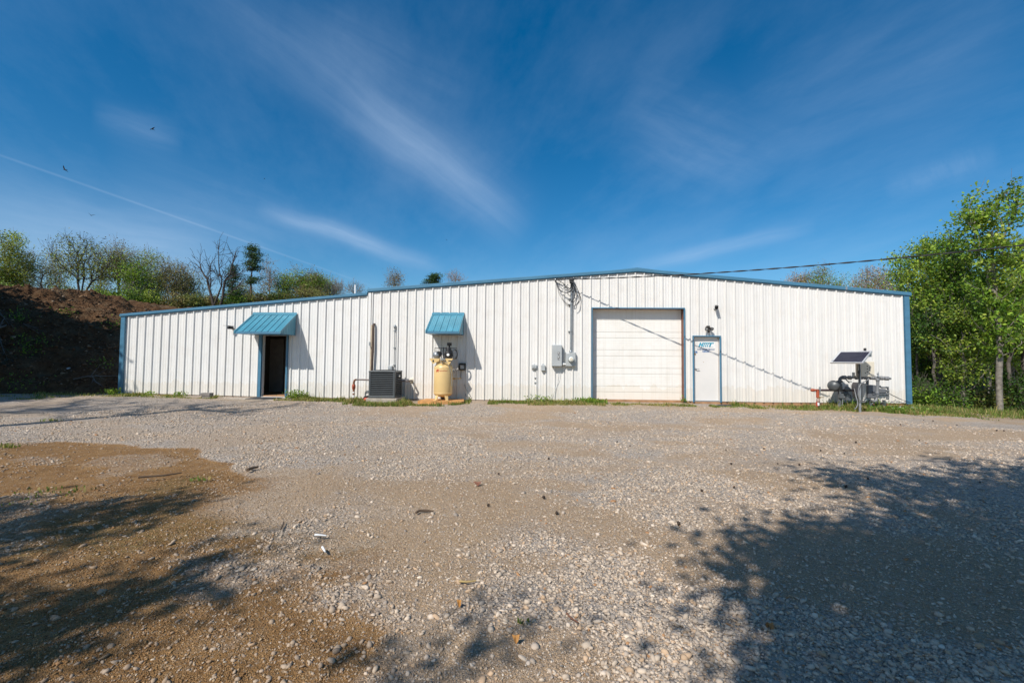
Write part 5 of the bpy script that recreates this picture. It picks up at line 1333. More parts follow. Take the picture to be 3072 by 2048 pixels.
mb = MB(); q = Q(120, 1340, yr); mb.lathe((p.x, yr, q.z), (0, 0, 1), [(-.05, .039), (.05, .039)], 12); mb.cur = 1; mb.lathe((p.x, yr, q.z - .09), (0, 0, 1), [(-.025, .039), (.025, .039)], 12); obj('warning_band', mb, [M['white'], M['black']], t)
mb = MB(); mb.tube([Q(130, 1175, yr - .03), Q(170, 1188, yr - .06), Q(250, 1188, yr - .06)], [.02, .012, .010], 8); mb.lathe(Q(130, 1190, yr - .02), (0, -1, 0), [(0, .03), (.05, .03)], 10); obj('stopcock', mb, M['brass'], t)
mb = MB(); q0, q1 = Q(150, 940, yr), Q(160, 1150, yr); mb.tube([q0, q0.lerp(q1, .45)], .026, 8); mb.tube([q0.lerp(q1, .45), q1], .016, 8); obj('gauge_stub', mb, M['galv'], t)
mb = MB(); q = Q(72, 1400, yr); mb.tube([Q(75, 1290, yr - .03), (q.x, yr - .05, g - .02)], .018, 6); obj('marker', mb, M['red'], t)
# ------------------------------------------------------------------ trees
def segs_mesh(segs, n=5):
    """segs: array (N, 8) p0 r0 p1 r1 -> tapered open tubes"""
    s = np.asarray(segs, float); p0, r0, p1, r1 = s[:, 0:3], s[:, 3], s[:, 4:7], s[:, 7]
    d = p1 - p0; ln = np.linalg.norm(d, axis=1, keepdims=True) + 1e-9; d = d / ln
    p1 = p1 + d * np.minimum(r1[:, None] * .6, ln * .2)
    ref = np.where(np.abs(d[:, 2:3]) < .9, np.array([[0, 0, 1.]]), np.array([[1., 0, 0]]))
    u = np.cross(d, ref); u /= np.linalg.norm(u, axis=1, keepdims=True) + 1e-9; w = np.cross(d, u)
    a = np.arange(n) * 2 * math.pi / n
    ring = u[:, None, :] * np.cos(a)[None, :, None] + w[:, None, :] * np.sin(a)[None, :, None]
    v = np.concatenate([p0[:, None] + ring * r0[:, None, None], p1[:, None] + ring * r1[:, None, None]], 1)
    k = np.arange(n); k2 = (k + 1) % n
    f = np.stack([k, k2, k2 + n, k + n], 1)[None] + (np.arange(len(s)) * 2 * n)[:, None, None]
    return v.reshape(-1, 3), f.reshape(-1, 4)

def leaf_mesh(pos, size, rng, cols, aspect=.62, droop=.3):
    n = len(pos)
    d = rng.normal(0, 1, (n, 3)); d[:, 2] -= droop; d /= np.linalg.norm(d, axis=1, keepdims=True)
    nn = rng.normal(0, 1, (n, 3)); nn[:, 2] += .9
    s = np.cross(d, nn); s /= np.linalg.norm(s, axis=1, keepdims=True) + 1e-9
    up = np.cross(s, d)
    L_ = size[:, None]
    v = np.stack([pos, pos + d * L_ * .5 + s * L_ * aspect * .5 + up * L_ * .08, pos + d * L_, pos + d * L_ * .5 - s * L_ * aspect * .5 + up * L_ * .08], 1)
    f = np.arange(n * 4).reshape(n, 4)
    return v.reshape(-1, 3), f, np.repeat(cols, 4, 0)

def skeleton(trunks, attr, r0, rng, step=.55, up=1.3, rmin=.008, gam=.55):
    P, par = [], []
    for tr in trunks:
        last = -1
        for i, p in enumerate(tr):
            if i == 0 and P and np.linalg.norm(np.array(P[0]) - p) < .05: last = 0; continue
            P.append(np.array(p, float)); par.append(last); last = len(P) - 1
    base_n = len(P)
    A = np.array(attr)
    TP = np.array(P)
    dist = np.min(np.linalg.norm(A[:, None] - TP[None], axis=2), axis=1)
    tips = []
    arr = np.zeros((len(P) + len(A) * 8, 3)); arr[:len(P)] = TP; cnt = len(P)
    for ai in np.argsort(dist):
        a = A[ai]; q = arr[:cnt]; dv = a - q; dl = np.linalg.norm(dv, axis=1)
        cost = dl + up * np.clip(.95 * np.hypot(dv[:, 0], dv[:, 1]) - dv[:, 2], 0, None)
        j = int(np.argmin(cost)); Ld = dl[j]; k = max(1, min(6, int(round(Ld / step))))
        start = arr[j].copy(); last = j
        for i in range(1, k + 1):
            u = i / k
            p = start + dv[j] * u
            p = p + np.array([0, 0, -.10 * Ld * math.sin(math.pi * u)]) * .5 + (rng.normal(0, .05 * min(Ld, 1.2), 3) if i < k else 0)
            arr[cnt] = p; par.append(last); last = cnt; cnt += 1
        tips.append(last)
    arr = arr[:cnt]; par = np.array(par)
    wgt = np.zeros(cnt); wgt[tips] += 1
    for i in range(cnt - 1, -1, -1):
        if par[i] >= 0: wgt[par[i]] += wgt[i]
    for i in range(base_n): wgt[i] = max(wgt[i], 1)
    rad = np.maximum(rmin, r0 * (wgt / wgt.max()) ** gam)
    segs = [np.concatenate([arr[par[i]], [min(rad[par[i]], rad[i] * 1.6)], arr[i], [rad[i]]]) for i in range(cnt) if par[i] >= 0]
    return arr, np.array(tips), segs, par

BARK = {'black': pbr('bark_black', (.055, .045, .038), .95, var=.3, scale=9),
        'grey': pbr('bark_grey', (.25, .215, .185), .9, var=.35, scale=9, bump=.6, bscale=25),
        'pale': pbr('bark_pale', (.235, .21, .175), .9, var=.35, scale=7, bump=.5, bscale=20, dirt=(.11, .095, .075)),
        'dark': pbr('bark_dark', (.115, .098, .082), .95, var=.3, scale=9),
        'pine': pbr('bark_pine', (.12, .075, .05), .95, var=.35, scale=9)}
LEAF = attr_mat('leaf', .5, .42, spec=.25)
NEEDLE = attr_mat('needle', .55, .12, spec=.25)
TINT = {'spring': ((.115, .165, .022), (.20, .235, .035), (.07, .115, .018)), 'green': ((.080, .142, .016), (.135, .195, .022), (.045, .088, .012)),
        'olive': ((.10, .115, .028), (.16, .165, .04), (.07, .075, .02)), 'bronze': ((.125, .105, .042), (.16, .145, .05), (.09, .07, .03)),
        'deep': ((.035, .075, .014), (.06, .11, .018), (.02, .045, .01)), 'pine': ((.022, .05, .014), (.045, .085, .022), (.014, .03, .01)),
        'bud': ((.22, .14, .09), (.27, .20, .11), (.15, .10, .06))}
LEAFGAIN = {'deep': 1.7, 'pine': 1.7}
def tint(name, n, rng, clump=None):
    c = np.array(TINT[name]); k = rng.choice(3, n, p=(.5, .3, .2)); out = c[k] * rng.uniform(.8, 1.2, (n, 1)) * LEAFGAIN.get(name, 2.2)
    if clump is not None: out = out * clump[:, None]
    return out

def tree_obj(name, label, loc, segs, leaves, bark, leaf_mat=LEAF, group=None, cat='tree', sides=5, names=('trunk', 'crown')):
    t = thing(name, label, cat, loc, group)
    l = np.array(loc)
    v, f = segs_mesh(segs, sides); me = npmesh(names[0], v - l, f, smooth=True); o = bpy.data.objects.new(names[0], me); COL.objects.link(o); me.materials.append(BARK[bark]); o.parent = t
    if leaves is not None:
        v, f, c = leaves; me = npmesh(names[1], v - l, f, c); o = bpy.data.objects.new(names[1], me); COL.objects.link(o); me.materials.append(leaf_mat); o.parent = t
    return t

def in_profile(prof, n, axis_, rng, power=.5, squash=1.0):
    """random points in a crown: prof rows are (z, radius)"""
    z = np.array([p[0] for p in prof]); r = np.array([p[1] for p in prof])
    o = np.argsort(z); z, r = z[o], r[o]
    zz = np.linspace(z[0], z[-1], 60); rr = np.interp(zz, z, r); cdf = np.cumsum(rr ** 1.4 + .02); cdf /= cdf[-1]
    h = np.interp(rng.uniform(0, 1, n), cdf, zz); R = np.interp(h, z, r)
    # ragged outline: radius varies with bearing and height
    a = rng.uniform(0, 2 * math.pi, n)
    lump = .50 + .80 * vnoise(a * 2.0 + 7 * axis_[0], h * 1.3, int(abs(axis_[1] * 7)) % 50)
    q = R * lump * rng.uniform(0, 1, n) ** power
    return np.stack([axis_[0] + q * np.cos(a), axis_[1] + q * np.sin(a) * squash, h], 1)

def in_fan(prof, n, axis_, rng, K=13):
    """attractors strung along upright shoots that fan out from the fork of a thin spring tree"""
    z = np.array([p[0] for p in prof]); r = np.array([p[1] for p in prof]); o = np.argsort(z); z, r = z[o], r[o]
    z0, z1 = z[0], z[-1]; out = []; m = max(6, n // K)
    for k in range(K):
        a = rng.uniform(0, 6.283); f = rng.uniform(.62, 1.04) if k else 1.0
        ze = z0 + (z1 - z0) * f; R = np.interp(ze * .55 + (z0 + z1) * .225, z, r) * rng.uniform(.2, 1.05) * (1.15 - .5 * (f - .6))
        u = np.sort(rng.uniform(.12, 1, m)); q = R * u ** 1.25
        h = z0 + (ze - z0) * u
        spread = .10 + .26 * (1 - u) + .05
        out.append(np.stack([axis_[0] + q * math.cos(a) + rng.normal(0, 1, m) * spread * 1.3, axis_[1] + q * math.sin(a) + rng.normal(0, 1, m) * spread * 1.3, h + rng.normal(0, .12, m)], 1))
    return np.concatenate(out)

def crown_leaves(arr, tips, par, per, sig, size, rng, tname, mixname=None, mixp=0., alongfrac=.35):
    src = []
    for t_ in tips:
        src.append(arr[t_])
    src = np.array(src)
    base_ = np.repeat(src, per, 0)
    prv = np.repeat(arr[par[tips]], per, 0)
    u = rng.uniform(0, 1, (len(base_), 1)) ** 2 * alongfrac * 2
    p = base_ * (1 - u) + prv * u + rng.normal(0, 1, base_.shape) * np.array([sig, sig, sig * .7])
    clump = np.repeat(rng.uniform(.55, 1.32, len(src)), per)
    c = tint(tname, len(p), rng, clump)
    if mixname:
        mm = np.repeat(rng.uniform(0, 1, len(src)) < mixp, per); c[mm] = tint(mixname, int(mm.sum()), rng, clump[mm])
    return leaf_mesh(p, rng.uniform(.7, 1.3, len(p)) * size, rng, c)

def twigs(arr, tips, par, k, ln, rng, r=.007):
    out = []
    for t_ in tips:
        p = arr[t_]; d0 = p - arr[par[t_]]; d0 = d0 / (np.linalg.norm(d0) + 1e-9)
        for _ in range(k):
            d = d0 + rng.normal(0, .55, 3) + np.array([0, 0, .25]); d /= np.linalg.norm(d)
            L_ = ln * rng.uniform(.5, 1.2); m = p + d * L_ * .5 + rng.normal(0, .04, 3)
            out += [np.concatenate([p, [r], m, [r * .8]]), np.concatenate([m, [r * .8], p + d * L_ + np.array([0, 0, .08]), [r * .5]])]
    return out

def ground_under(x, y):
    z = float(zg(x, y))
    if x < -7.5:
        h, d = bank_h(np.array([x]), np.array([y]))
        if d[0] > 0: z = max(z, float(h[0]) - .05)
    return z

SEED = [100]
def leafy(label, px, depth, prof, bark='grey', tname='spring', n=120, per=30, sig=.30, size=.13, r0=.14, lean=0.0, trunks=None, tw=2, mix=None, mixp=0., power=.5, name='leafy_tree', group=None, rmin=.008, step=.55, base_py=None, zlow=None, names=('trunk', 'crown'), cat='tree', squash=1.0, fan=0):
    """prof: crown outline as (photo y, half width in photo px) at this depth"""
    SEED[0] += 1; rng = np.random.default_rng(SEED[0])
    k = depth / FPX
    top = min(prof)[0]
    ref = at(px, sum(p[0] for p in prof) / len(prof), depth)
    x, y = ref.x, ref.y
    gz_ = ground_under(x, y)
    if base_py is not None: gz_ = at(px, base_py, depth).z
    wp = [(at(px, py, depth).z, hw * k) for py, hw in prof]
    wp = [(max(z, gz_ + .1), r) for z, r in wp]
    zt = max(p[0] for p in wp); zc = min(p[0] for p in wp)
    att = in_fan(wp, n, (x, y), rng, fan) if fan else in_profile(wp, n, (x, y), rng, power, squash)
    if trunks is None:
        m = 9
        tr = [[np.array([x - lean * (1 - i / m) + rng.normal(0, .05) * (i > 0) * min(1, r0 * 8), y + rng.normal(0, .05) * (i > 0), gz_ - .15 + (zc + (zt - zc) * .72 - gz_) * i / m]) for i in range(m + 1)]]
    else:
        tr = []
        for pts in trunks:
            tr.append([np.array([at(a, b, depth).x, y + j * c, at(a, b, depth).z]) for j, (a, b, c) in enumerate(pts)])
    arr, tips, segs, par = skeleton(tr, att, r0, rng, step=step, rmin=rmin)
    lv = crown_leaves(arr, tips, par, per, sig, size, rng, tname, mix, mixp) if per else None
    if tw: segs = segs + twigs(arr, tips, par, tw, .55 if tw > 1 else .4, rng, rmin * .8)
    return tree_obj(name, label, (x, y, gz_), segs, lv, bark, group=group, names=names, cat=cat)

GL = 'trees behind the bank and the low wing'
leafy('yellow-green bushy tree at the left picture edge above the brown bank', 22, 33, [(698, 14), (740, 45), (790, 66), (850, 78), (905, 70)], tname='spring', n=150, per=96, size=0.107, r0=0.109, mix='olive', mixp=.35, fan=16, group=GL)
leafy('thin pale-twigged tree between the left edge bush tree and the wide forked tree', 128, 34, [(750, 12), (785, 34), (840, 46), (905, 34)], tname='olive', n=110, per=15, size=0.098, r0=0.075, tw=3, mix='bronze', mixp=.3, power=.62, fan=12, group=GL)
V = [[(246, 912, 0), (243, 880, 0), (236, 845, 0), (229, 808, .05), (220, 780, .05), (206, 755, .1), (192, 735, .1)],
     [(246, 912, 0), (250, 878, 0), (254, 840, 0), (258, 810, -.05), (268, 775, -.05), (276, 745, -.1)],
     [(256, 905, 0), (264, 872, 0), (280, 845, 0), (296, 822, .1), (312, 795, .1), (326, 770, .1)],
     [(229, 808, 0), (236, 780, .1), (244, 755, .1), (248, 730, .1)]]
leafy('wide sparsely leaved tree with several trunks fanning out from the bank top', 248, 31, [(708, 34), (735, 74), (770, 96), (805, 92), (835, 50)], bark='black', tname='olive', n=210, per=15, size=0.102, r0=0.085, trunks=V, tw=3, mix='spring', mixp=.3, base_py=912, group=GL, power=.6)
leafy('medium sparse tree right of the wide forked tree, single straight trunk', 360, 33, [(724, 20), (760, 44), (805, 52), (850, 48)], bark='grey', tname='olive', n=170, per=22, size=0.102, r0=0.088, tw=3, mix='bronze', mixp=.3, power=.62, fan=12, group=GL, base_py=910)
leafy('narrow bright green tree beside the blue roof corner of the low wing', 402, 31, [(765, 10), (800, 26), (850, 36), (915, 40)], tname='green', n=110, per=33, size=0.107, r0=0.061, fan=12, group=GL)
leafy('upright green-grey tree rising above the left end of the wing roof', 440, 34, [(748, 12), (775, 26), (810, 34), (860, 36), (905, 30)], tname='spring', n=150, per=42, size=0.098, r0=0.068, tw=3, mix='olive', mixp=.5, fan=12, group=GL)
leafy('rounded brownish tree with bare twiggy right side above the wing roof', 520, 35, [(778, 14), (800, 36), (840, 48), (890, 44)], bark='grey', tname='olive', n=190, per=22, size=0.098, r0=0.082, tw=3, mix='bronze', mixp=.55, power=.62, fan=16, group=GL)
leafy('small thin pale tree left of the bare forked tree', 585, 36, [(818, 10), (840, 30), (870, 36), (905, 24)], tname='olive', n=110, per=13, size=0.098, r0=0.061, tw=3, mix='spring', mixp=.3, power=.62, fan=12, group=GL)
# bare forked tree
B = [[(641, 918, 0), (636, 896, 0), (628, 872, 0), (622, 852, 0), (612, 834, .05), (598, 818, .05), (588, 802, .05), (572, 788, .1), (567, 779, .1)],
     [(662, 915, 0), (669, 892, 0), (670, 868, 0), (674, 842, 0), (684, 818, .05), (688, 790, .05), (691, 768, .05), (694, 753, .05)],
     [(641, 918, 0), (652, 885, .05), (660, 858, .05), (664, 838, 0), (656, 815, 0), (653, 790, 0), (652, 762, 0), (650, 754, 0)],
     [(628, 872, 0), (631, 845, -.05), (630, 818, -.05), (632, 792, -.05)],
     [(669, 892, 0), (690, 878, .1), (698, 862, .1)], [(674, 842, 0), (700, 828, .1), (716, 816, .1), (724, 808, .1)], [(684, 818, 0), (672, 832, 0), (655, 823, .05), (640, 822, .05), (634, 810, .05)]]
SEED[0] += 1; rng = np.random.default_rng(SEED[0])
DB = 30; yb_ = at(650, 900, DB).y
tr = [[np.array([at(a, b, DB).x, yb_ + j * c, at(a, b, DB).z]) for j, (a, b, c) in enumerate(p)] for p in B]
segs = []; tl_ = []
for i, p in enumerate(tr):
    r_s = [.095, .095, .06, .04, .04, .04, .035][i]
    m = len(p)
    for j in range(m - 1):
        ra, rb = r_s * (1 - .82 * j / m), r_s * (1 - .82 * (j + 1) / m); segs.append(np.concatenate([p[j], [ra], p[j + 1], [rb]]))
        if j >= 2 or i > 2:
            for _ in range(3):
                d = (p[j + 1] - p[j]); d = d / np.linalg.norm(d) + rng.normal(0, .75, 3) + np.array([0, 0, .3]); d /= np.linalg.norm(d); q = p[j] + (p[j + 1] - p[j]) * rng.uniform()
                ln = rng.uniform(.4, 1.1); mid = q + d * ln * .5 + rng.normal(0, .06, 3); e = q + d * ln + np.array([0, 0, .12])
                segs += [np.concatenate([q, [.017], mid, [.013]]), np.concatenate([mid, [.013], e, [.008]])]
                for __ in range(3):
                    d2 = d + rng.normal(0, .6, 3); d2 /= np.linalg.norm(d2); segs.append(np.concatenate([mid if __ else e, [.010], (mid if __ else e) + d2 * rng.uniform(.25, .55), [.006]]))
l = tr[0][0]; tree_obj('bare_tree', 'leafless dead-looking tree with two crooked forked trunks behind the wing roof', (l[0], l[1], l[2]), segs, None, 'black', group=GL)

def pine(label, px, depth, top_py, base_py, layers, r0=0.088, name='pine_tree', group=None, dens=1.0):
    """layers: (photo y, reach left px, reach right px)"""
    SEED[0] += 1; rng = np.random.default_rng(SEED[0]); k = depth / FPX
    b, t = at(px, base_py, depth), at(px, top_py, depth)
    x, y, z0, z1 = b.x, b.y, b.z, t.z
    segs = []; m = 12
    for i in range(m):
        za, zb_ = z0 - .2 + (z1 - z0 + .1) * i / m, z0 - .2 + (z1 - z0 + .1) * (i + 1) / m
        segs.append(np.array([x + .05 * math.sin(i * .9), y, za, r0 * (1 - .8 * i / m), x + .05 * math.sin((i + 1) * .9), y, zb_, r0 * (1 - .8 * (i + 1) / m)]))
    P = []; Cc = []
    for py, lft, rgt in layers:
        z = at(px, py, depth).z
        nb = 7
        for q in range(nb):
            a = 2 * math.pi * q / nb + rng.uniform(-.4, .4); reach = (rgt if math.cos(a) > 0 else lft) * k * rng.uniform(.55, 1.05) * (abs(math.cos(a)) * .4 + .6)
            p0 = np.array([x, y, z + rng.uniform(-.1, .1)]); p1 = p0 + np.array([math.cos(a), math.sin(a), .12]) * reach * np.array([1, 1, 1]) + np.array([0, 0, rng.uniform(-.05, .12)])
            mid = (p0 + p1) / 2 + np.array([0, 0, -.05 * reach])
            segs += [np.concatenate([p0, [.03], mid, [.02]]), np.concatenate([mid, [.02], p1, [.010]])]
            for u in np.arange(.30, 1.02, .14 / max(.35, reach)):
                c = (p0 * (1 - u) + p1 * u) + rng.normal(0, .09, 3); nn = int(26 * dens)
                P.append(c + rng.normal(0, 1, (nn, 3)) * np.array([.17, .17, .045])); Cc.append(np.full(nn, rng.uniform(.75, 1.25)))
    P = np.concatenate(P); Cc = np.concatenate(Cc)
    lv = leaf_mesh(P, rng.uniform(.09, .17, len(P)), rng, tint('pine', len(P), rng, Cc), aspect=.30, droop=-.3)
    return tree_obj(name, label, (x, y, z0), segs, lv, 'pine', NEEDLE, group=group)
pine('tall slim pine with dense dark top and long bare trunk behind the wing', 752, 33, 736, 915, [(741, 12, 8), (750, 26, 14), (760, 22, 26), (771, 26, 27), (781, 14, 27), (790, 22, 16), (800, 8, 38), (808, 16, 30), (836, 14, 30), (846, 16, 22)], group=GL)
pine('shorter dark pine tucked behind the right arm of the bare tree', 696, 34, 797, 915, [(802, 6, 8), (811, 16, 10), (822, 18, 14), (834, 10, 30), (846, 18, 14), (862, 24, 22), (873, 22, 38), (886, 26, 30)], r0=0.068, group=GL)
pine('dark rounded pine top peeking over the main roof left of the ridge', 1302, 44, 824, 905, [(827, 14, 12), (831, 20, 18), (836, 22, 22), (841, 26, 22), (847, 32, 20), (853, 34, 18)], group=GL, dens=1.3)
leafy('nearly bare twiggy tree just right of the tall pine', 808, 36, [(788, 5), (815, 20), (850, 32), (890, 34)], tname='bronze', n=110, per=8, size=0.090, r0=0.061, tw=4, power=.62, fan=12, group=GL)
leafy('slender light green sapling between the pine and the rounded green-brown tree', 862, 35, [(818, 6), (838, 22), (860, 24), (890, 14)], tname='green', n=70, per=36, size=0.098, r0=0.048, tw=2, mix='spring', mixp=.4, fan=16, group=GL)
leafy('rounded tree with bright green middle and brown twiggy edges above the wing roof', 928, 36, [(816, 16), (830, 44), (855, 62), (885, 70)], tname='green', n=200, per=61, size=0.098, r0=0.082, tw=3, mix='bronze', mixp=.35, fan=16, group=GL)
leafy('low brown twiggy treetop right of the rounded green-brown tree', 1000, 37, [(842, 6), (856, 22), (875, 32), (892, 34)], tname='bronze', n=90, per=8, size=0.082, r0=0.048, tw=4, power=.62, fan=16, group=GL)
leafy('small leafless treetop beside the white vent pipe', 1062, 42, [(856, 6), (866, 24), (878, 34)], tname='bronze', n=60, per=6, size=0.082, r0=0.041, tw=3, power=.62, fan=12, group=GL, base_py=905)
leafy('pale twiggy treetop above the main roof, widest one left of the pine top', 1184, 44, [(814, 6), (832, 24), (852, 36), (872, 40)], tname='bronze', n=100, per=11, size=0.098, r0=0.068, tw=4, power=.62, fan=16, group=GL, base_py=920)
leafy('faint bare twig tips above the roof right of the dark pine top', 1366, 48, [(819, 5), (832, 20), (848, 28)], tname='bud', n=50, per=6, size=0.082, r0=0.048, tw=3, power=.62, fan=12, group=GL, base_py=900)

GR = 'treetops behind the right roof slope'
leafy('pinkish-brown budding treetop over the right roof slope', 2398, 38, [(816, 10), (826, 30), (838, 42), (880, 50)], tname='bud', n=130, per=24, size=0.098, r0=0.068, tw=3, group=GR, base_py=950)
leafy('pointed green treetop beside the pinkish-brown budding one over the roof', 2466, 37, [(790, 5), (808, 16), (822, 30), (838, 58), (890, 80)], tname='green', n=150, per=39, size=0.098, r0=0.068, tw=2, mix='bronze', mixp=.3, group=GR, base_py=960)
leafy('pinkish twiggy treetop left of the big green roadside trees', 2622, 36, [(798, 12), (818, 44), (840, 74), (890, 92)], tname='bud', n=230, per=27, size=0.098, r0=0.082, tw=3, mix='green', mixp=.25, group=GR, base_py=980)

for px, hw, top, tn, lab in [(70, 44, 745, 'olive', 'thin far tree in the row behind the left edge tree'), (178, 40, 765, 'spring', 'thin far tree filling the gap left of the forked trunks'), (305, 44, 760, 'spring', 'thin far tree filling the gap right of the forked trunks'), (395, 40, 752, 'olive', 'thin far tree behind the narrow bright green tree'), (478, 40, 775, 'spring', 'thin far tree between the upright and the rounded brownish tree'), (556, 36, 815, 'olive', 'thin far tree right of the rounded brownish tree'), (730, 34, 850, 'olive', 'low far tree between the two pines'), (985, 40, 845, 'olive', 'low far tree at the right end of the row behind the wing')]:
    leafy(lab, px, 41, [(top, 8), (top + 30, hw * .7), (top + 75, hw), (908, hw * .9)], tname=tn, n=190, per=13, size=.115, sig=.30, r0=.07, tw=3, mix='olive', mixp=.5, fan=16, group=GL)
# the wood on the right
GW = 'trees of the wood right of the warehouse'
leafy('tallest tree at the right edge with tall open crown of big leaves', 2985, 17.5, [(544, 30), (580, 62), (640, 88), (690, 66), (760, 60), (840, 72), (930, 80), (1010, 60), (1050, 30)], bark='pale', tname='green', n=190, per=36, sig=.17, size=.135, r0=.10, tw=1, base_py=1246, mix='spring', mixp=.2, name='sweetgum_tree', group=GW, step=.4)
leafy('broad dense yellow-green tree next to the blue right corner', 2812, 21, [(706, 22), (732, 66), (762, 106), (820, 128), (900, 130), (980, 120), (1060, 70)], bark='dark', tname='spring', n=330, per=70, sig=.24, size=.11, r0=.13, tw=1, mix='green', mixp=.4, group=GW, base_py=1226)
leafy('narrow spire of leaves between the broad tree and the tallest tree', 2852, 19.5, [(698, 10), (735, 26), (790, 34), (860, 40), (930, 40)], bark='dark', tname='green', n=120, per=28, size=.12, r0=.08, tw=1, group=GW, base_py=1226)
leafy('large leaning leafy tree cut by the right picture edge', 3075, 20, [(700, 15), (760, 40), (840, 56), (930, 70), (1030, 70)], bark='dark', tname='spring', n=130, per=44, sig=.22, size=.13, r0=.14, tw=1, group=GW, base_py=1240)
leafy('leafy tree with pale straight trunk left of the tallest tree', 2887, 18.5, [(900, 20), (960, 60), (1030, 76), (1100, 70), (1150, 40)], bark='pale', tname='spring', n=120, per=56, sig=.20, size=.10, r0=.085, tw=1, mix='deep', mixp=.25, group=GW, base_py=1222)
leafy('slim pale-barked tree between the two large trunks', 2958, 21, [(860, 20), (930, 55), (1000, 62), (1080, 50)], bark='pale', tname='green', n=90, per=50, sig=.22, size=.11, r0=.085, tw=1, mix='deep', mixp=.3, group=GW, base_py=1225)
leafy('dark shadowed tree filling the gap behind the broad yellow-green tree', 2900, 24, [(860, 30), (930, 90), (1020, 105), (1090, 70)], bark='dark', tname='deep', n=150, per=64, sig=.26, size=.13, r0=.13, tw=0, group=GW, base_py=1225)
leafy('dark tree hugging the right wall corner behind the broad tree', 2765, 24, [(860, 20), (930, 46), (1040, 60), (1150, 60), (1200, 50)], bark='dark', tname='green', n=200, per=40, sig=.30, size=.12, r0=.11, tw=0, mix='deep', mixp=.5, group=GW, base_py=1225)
leafy('pale leaning young tree near the right edge trunk', 3012, 22, [(900, 20), (980, 60), (1080, 60)], bark='pale', tname='spring', n=110, per=34, size=.12, r0=.08, lean=-.6, tw=1, group=GW, base_py=1228)
leafy('slender grey sapling with a kinked trunk low in the dark wood', 2925, 20, [(960, 15), (1030, 40), (1100, 40)], bark='pale', tname='green', n=70, per=24, size=.11, r0=.055, lean=.4, tw=1, group=GW, base_py=1222)
for i, (px, dp, hw, top, lab) in enumerate([
        (2700, 33, 110, 880, 'far green tree behind the right roof end'), (2820, 31, 120, 830, 'tall dim tree in the second row of the wood'), (2930, 30, 120, 800, 'dim tree in the second row behind the sapling'),
        (3040, 29, 120, 780, 'tall dim tree in the second row at the right edge'), (2760, 38, 130, 930, 'third-row dark tree left side of the wood'), (2880, 37, 140, 900, 'third-row dark tree in the middle of the wood'), (3000, 36, 140, 900, 'third-row dark tree right side of the wood'), (3110, 27, 110, 820, 'dense tree mostly outside the right picture edge')]):
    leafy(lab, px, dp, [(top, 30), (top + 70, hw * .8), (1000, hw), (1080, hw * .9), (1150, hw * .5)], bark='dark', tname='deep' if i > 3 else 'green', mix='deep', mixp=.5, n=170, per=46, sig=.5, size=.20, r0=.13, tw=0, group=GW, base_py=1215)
for i, (px, dp, r, lab) in enumerate([(2742, 20.6, .045, 'thin dark trunk right beside the blue corner'), (2800, 19.2, .055, 'thin dark trunk under the broad yellow-green tree'), (2862, 22, .06, 'straight grey trunk in the undergrowth left of the pale trunk'), (2905, 19.6, .06, 'grey trunk just right of the pale straight trunk'), (2940, 19.5, .05, 'thin pale trunk left of the tallest tree'), (3035, 20, .07, 'dark trunk right of the tallest tree')]):
    leafy(lab, px, dp, [(930, 8), (980, 30), (1040, 34)], bark='pale' if 'pale' in lab or 'grey' in lab else 'dark', tname='deep', n=40, per=24, size=.13, r0=r, tw=1, group='slim trunks in the dark wood', base_py=1224, lean=(i % 3 - 1) * .25, name='slim_tree')

def bush(label, px, depth, top, hw, base_py=None, tname='spring', n=70, per=34, size=.11, mix=None, mixp=.3, group='shrubs'):
    return leafy(label, px, depth, [(top, hw * .35), (top + (base_py - top) * .35, hw * .9), (base_py - 2, hw)], bark='dark', tname=tname, n=n, per=per, sig=.20, size=size, r0=.035, tw=1, mix=mix, mixp=mixp, name='shrub', group=group, base_py=base_py, rmin=.008, step=.4, names=('stem', 'foliage'), cat='shrub')
GB = 'shrubs along the top of the bank and behind the wing'
for a in [('mossy green shrub on the bank top at the left picture edge', 8, 30, 855, 40, 905, 'green'), ('bright green low shrub on the bank left of the forked trunks', 150, 29, 872, 42, 912, 'green'), ('olive shrub at the foot of the forked trunks', 215, 30, 868, 40, 915, 'olive'),
          ('green shrub just right of the forked trunks', 300, 29.5, 872, 40, 920, 'spring'), ('dense green shrub below the medium sparse tree', 350, 28.5, 872, 42, 930, 'green'), ('deep green shrub behind the left roof corner', 398, 28, 878, 36, 940, 'green'),
          ('green shrub above the wing roof left of the brownish tree', 455, 29, 872, 42, 935, 'spring'), ('orange-brown shrub above the wing roof below the brownish tree', 520, 29.5, 884, 44, 935, 'bronze'), ('olive shrub above the roof left of the bare tree', 580, 30, 886, 42, 930, 'olive'),
          ('rusty shrub between the bare trunks', 640, 31, 890, 38, 925, 'bronze'), ('green shrub under the short pine', 705, 31, 878, 46, 920, 'green'), ('dull brown shrub below the tall pine', 775, 32, 880, 44, 915, 'bronze'), ('brown-green shrub below the slender sapling', 850, 33, 876, 44, 910, 'olive'), ('rust-coloured shrub under the rounded green-brown tree', 925, 34, 866, 60, 900, 'bronze')]:
    bush(a[0], a[1], a[2], a[3], a[4], a[5], a[6], mix='deep' if a[6] != 'bronze' else 'olive', mixp=.4, group=GB, n=80, per=34)
